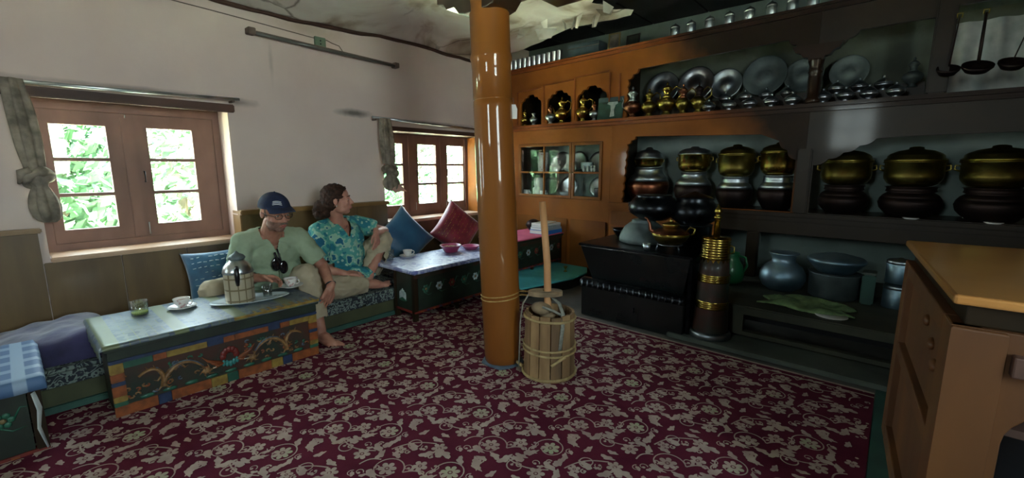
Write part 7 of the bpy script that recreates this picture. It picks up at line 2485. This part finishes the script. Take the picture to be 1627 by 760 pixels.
organic(b, 'hair', wom, 'hair_brown', voxel=0.0055, smooth=2, clip=clip_h, offset=WO, disp=lambda c: 0.006 * noise.noise(c * 38) + 0.004 * noise.noise(c * 90))
b = B('hair_brown', True)
rg = random.Random(5)
for k in range(170):
    a = rg.uniform(-1.5, 1.5)
    st_ = (0.058 * math.cos(a * 0.7) + rg.uniform(-.01, .01), 0.078 * math.sin(a), 0.062 + 0.028 * math.cos(a * 1.4) + rg.uniform(-0.012, 0.01))
    en = (-0.125 + rg.uniform(-.03, .02), rg.uniform(-.04, .04), -0.05 + rg.uniform(-.04, .03))
    P = []
    for q in range(6):
        u = q / 5
        x = st_[0] * (1 - u) + en[0] * u; y = st_[1] * (1 - u) + en[1] * u; z = st_[2] * (1 - u) + en[2] * u
        rr = math.sqrt(((x + 0.024) / 0.102) ** 2 + (y / 0.084) ** 2 + ((z - 0.03) / 0.095) ** 2)
        if rr < 1.0:
            g_ = 1.0 / max(rr, 0.3)
            x = -0.024 + (x + 0.024) * g_; y *= g_; z = 0.03 + (z - 0.03) * g_
        P.append(pw(x, y, z) - WO)
    b.tube(P, [0.0022, 0.0028, 0.0028, 0.0028, 0.0024, 0.001], 4)
for k in range(70):
    a = rg.uniform(0, 6.28); e_ = rg.uniform(-1.2, 1.2)
    c0 = V((-0.135, 0.008, -0.075)); r0 = 0.055
    P = []
    for q in range(9):
        u = q / 8
        aa = a + u * 2.4 + 0.6 * math.sin(u * 14)
        P.append(pw(c0.x + r0 * (1 + 0.15 * u) * math.cos(e_) * math.cos(aa), c0.y + r0 * math.cos(e_) * math.sin(aa), c0.z + r0 * 1.1 * math.sin(e_) + 0.006 * math.sin(u * 20)) - WO)
    b.tube(P, 0.0022, 4)
o_ = b.build('hair_strands', wom, recalc=False); o_['kind'] = 'stuff'
b = B('white_print', True); b.tube([pw(-0.01, -0.045, 0.118) - WO, pw(0.005, -0.02, 0.126) - WO, pw(0.012, 0.01, 0.126) - WO], 0.004, 6); b.build('hair_clip', wom)
b = B('silver_thread', True); b.ell(pw(-0.002, -0.080, -0.040) - WO, 0.004, 8, 6); b.ell(pw(-0.002, 0.080, -0.040) - WO, 0.004, 8, 6); b.build('earrings', wom)
b = B('black_plastic', True); P = []
for q in range(24):
    a = 2 * PI * q / 24
    P.append(V((-3.215 + 0.070 * math.cos(a), 1.652 + 0.072 * math.sin(a), 0.735 - 0.055 * max(0, math.cos(a - 0.1)))) - WO)
b.tube(P, 0.0015, 5, closed=True); b.build('necklace', wom)

# ------------------------------------------------------------------ outside
struct(B('ground_pale').box(-16, -3.85, -9, 13, -0.9, -0.8).build('ground'))
struct(B('ground_pale').box(1.95, 12, -9, 13, -0.3, -0.2).build('ground'))


def tree(name, label, x, y, h, w, matn, seed, n=2600, leaf=0.11, trunk=True, group='trees outside the windows'):
    t = thing(name, label, 'tree', (x, y, -0.8), 0, group)
    rg = random.Random(seed)
    if trunk:
        b = B('bark', True)
        b.tube([(0, 0, 0), (0.05, 0.03, h * 0.4), (0.0, 0.1, h * 0.75)], [0.10, 0.07, 0.03], 8)
        for k in range(5):
            a = k * 1.3; b.tube([(0.04, 0.03, h * (0.3 + 0.08 * k)), (w * 0.5 * math.cos(a), w * 0.5 * math.sin(a), h * (0.5 + 0.08 * k))], [0.04, 0.012], 6)
        b.build('trunk', t)
    b = B(matn, False)
    for k in range(n):
        while True:
            u = V((rg.uniform(-1, 1), rg.uniform(-1, 1), rg.uniform(-1, 1)))
            if 0.45 < u.length < 1: break
        c = V((u.x * w, u.y * w, h * 0.52 + u.z * h * 0.50))
        nrm = V((rg.uniform(-1, 1), rg.uniform(-1, 1), rg.uniform(-1, 1))).normalized()
        a = nrm.orthogonal().normalized(); c2 = nrm.cross(a)
        s = leaf * rg.uniform(0.6, 1.3)
        b.add([c - a * s, c + c2 * s * 0.45, c + a * s, c - c2 * s * 0.45], [(0, 1, 2, 3)])
    o_ = b.build('crown', t, recalc=False); o_['kind'] = 'stuff'


tree('leafy_tree', 'bright green bush seen through the left leaf of the large window', -6.6, 0.15, 3.1, 1.05, 'foliage', 1, leaf=0.09, n=6000)
tree('leafy_tree', 'pale leafy tree seen through the right leaf of the large window', -8.3, 1.75, 3.0, 1.0, 'foliage_pale', 2)
tree('leafy_tree', 'pale green tree seen through the far window', -9.6, 4.6, 3.2, 1.15, 'foliage_pale', 3)
tree('leafy_tree', 'slender tree seen through the middle of the far window', -9.6, 7.3, 3.2, 1.2, 'foliage', 4)
tree('leafy_tree', 'low green bush outside at the foot of the far window view', -7.3, 4.6, 2.1, 0.9, 'foliage', 5)
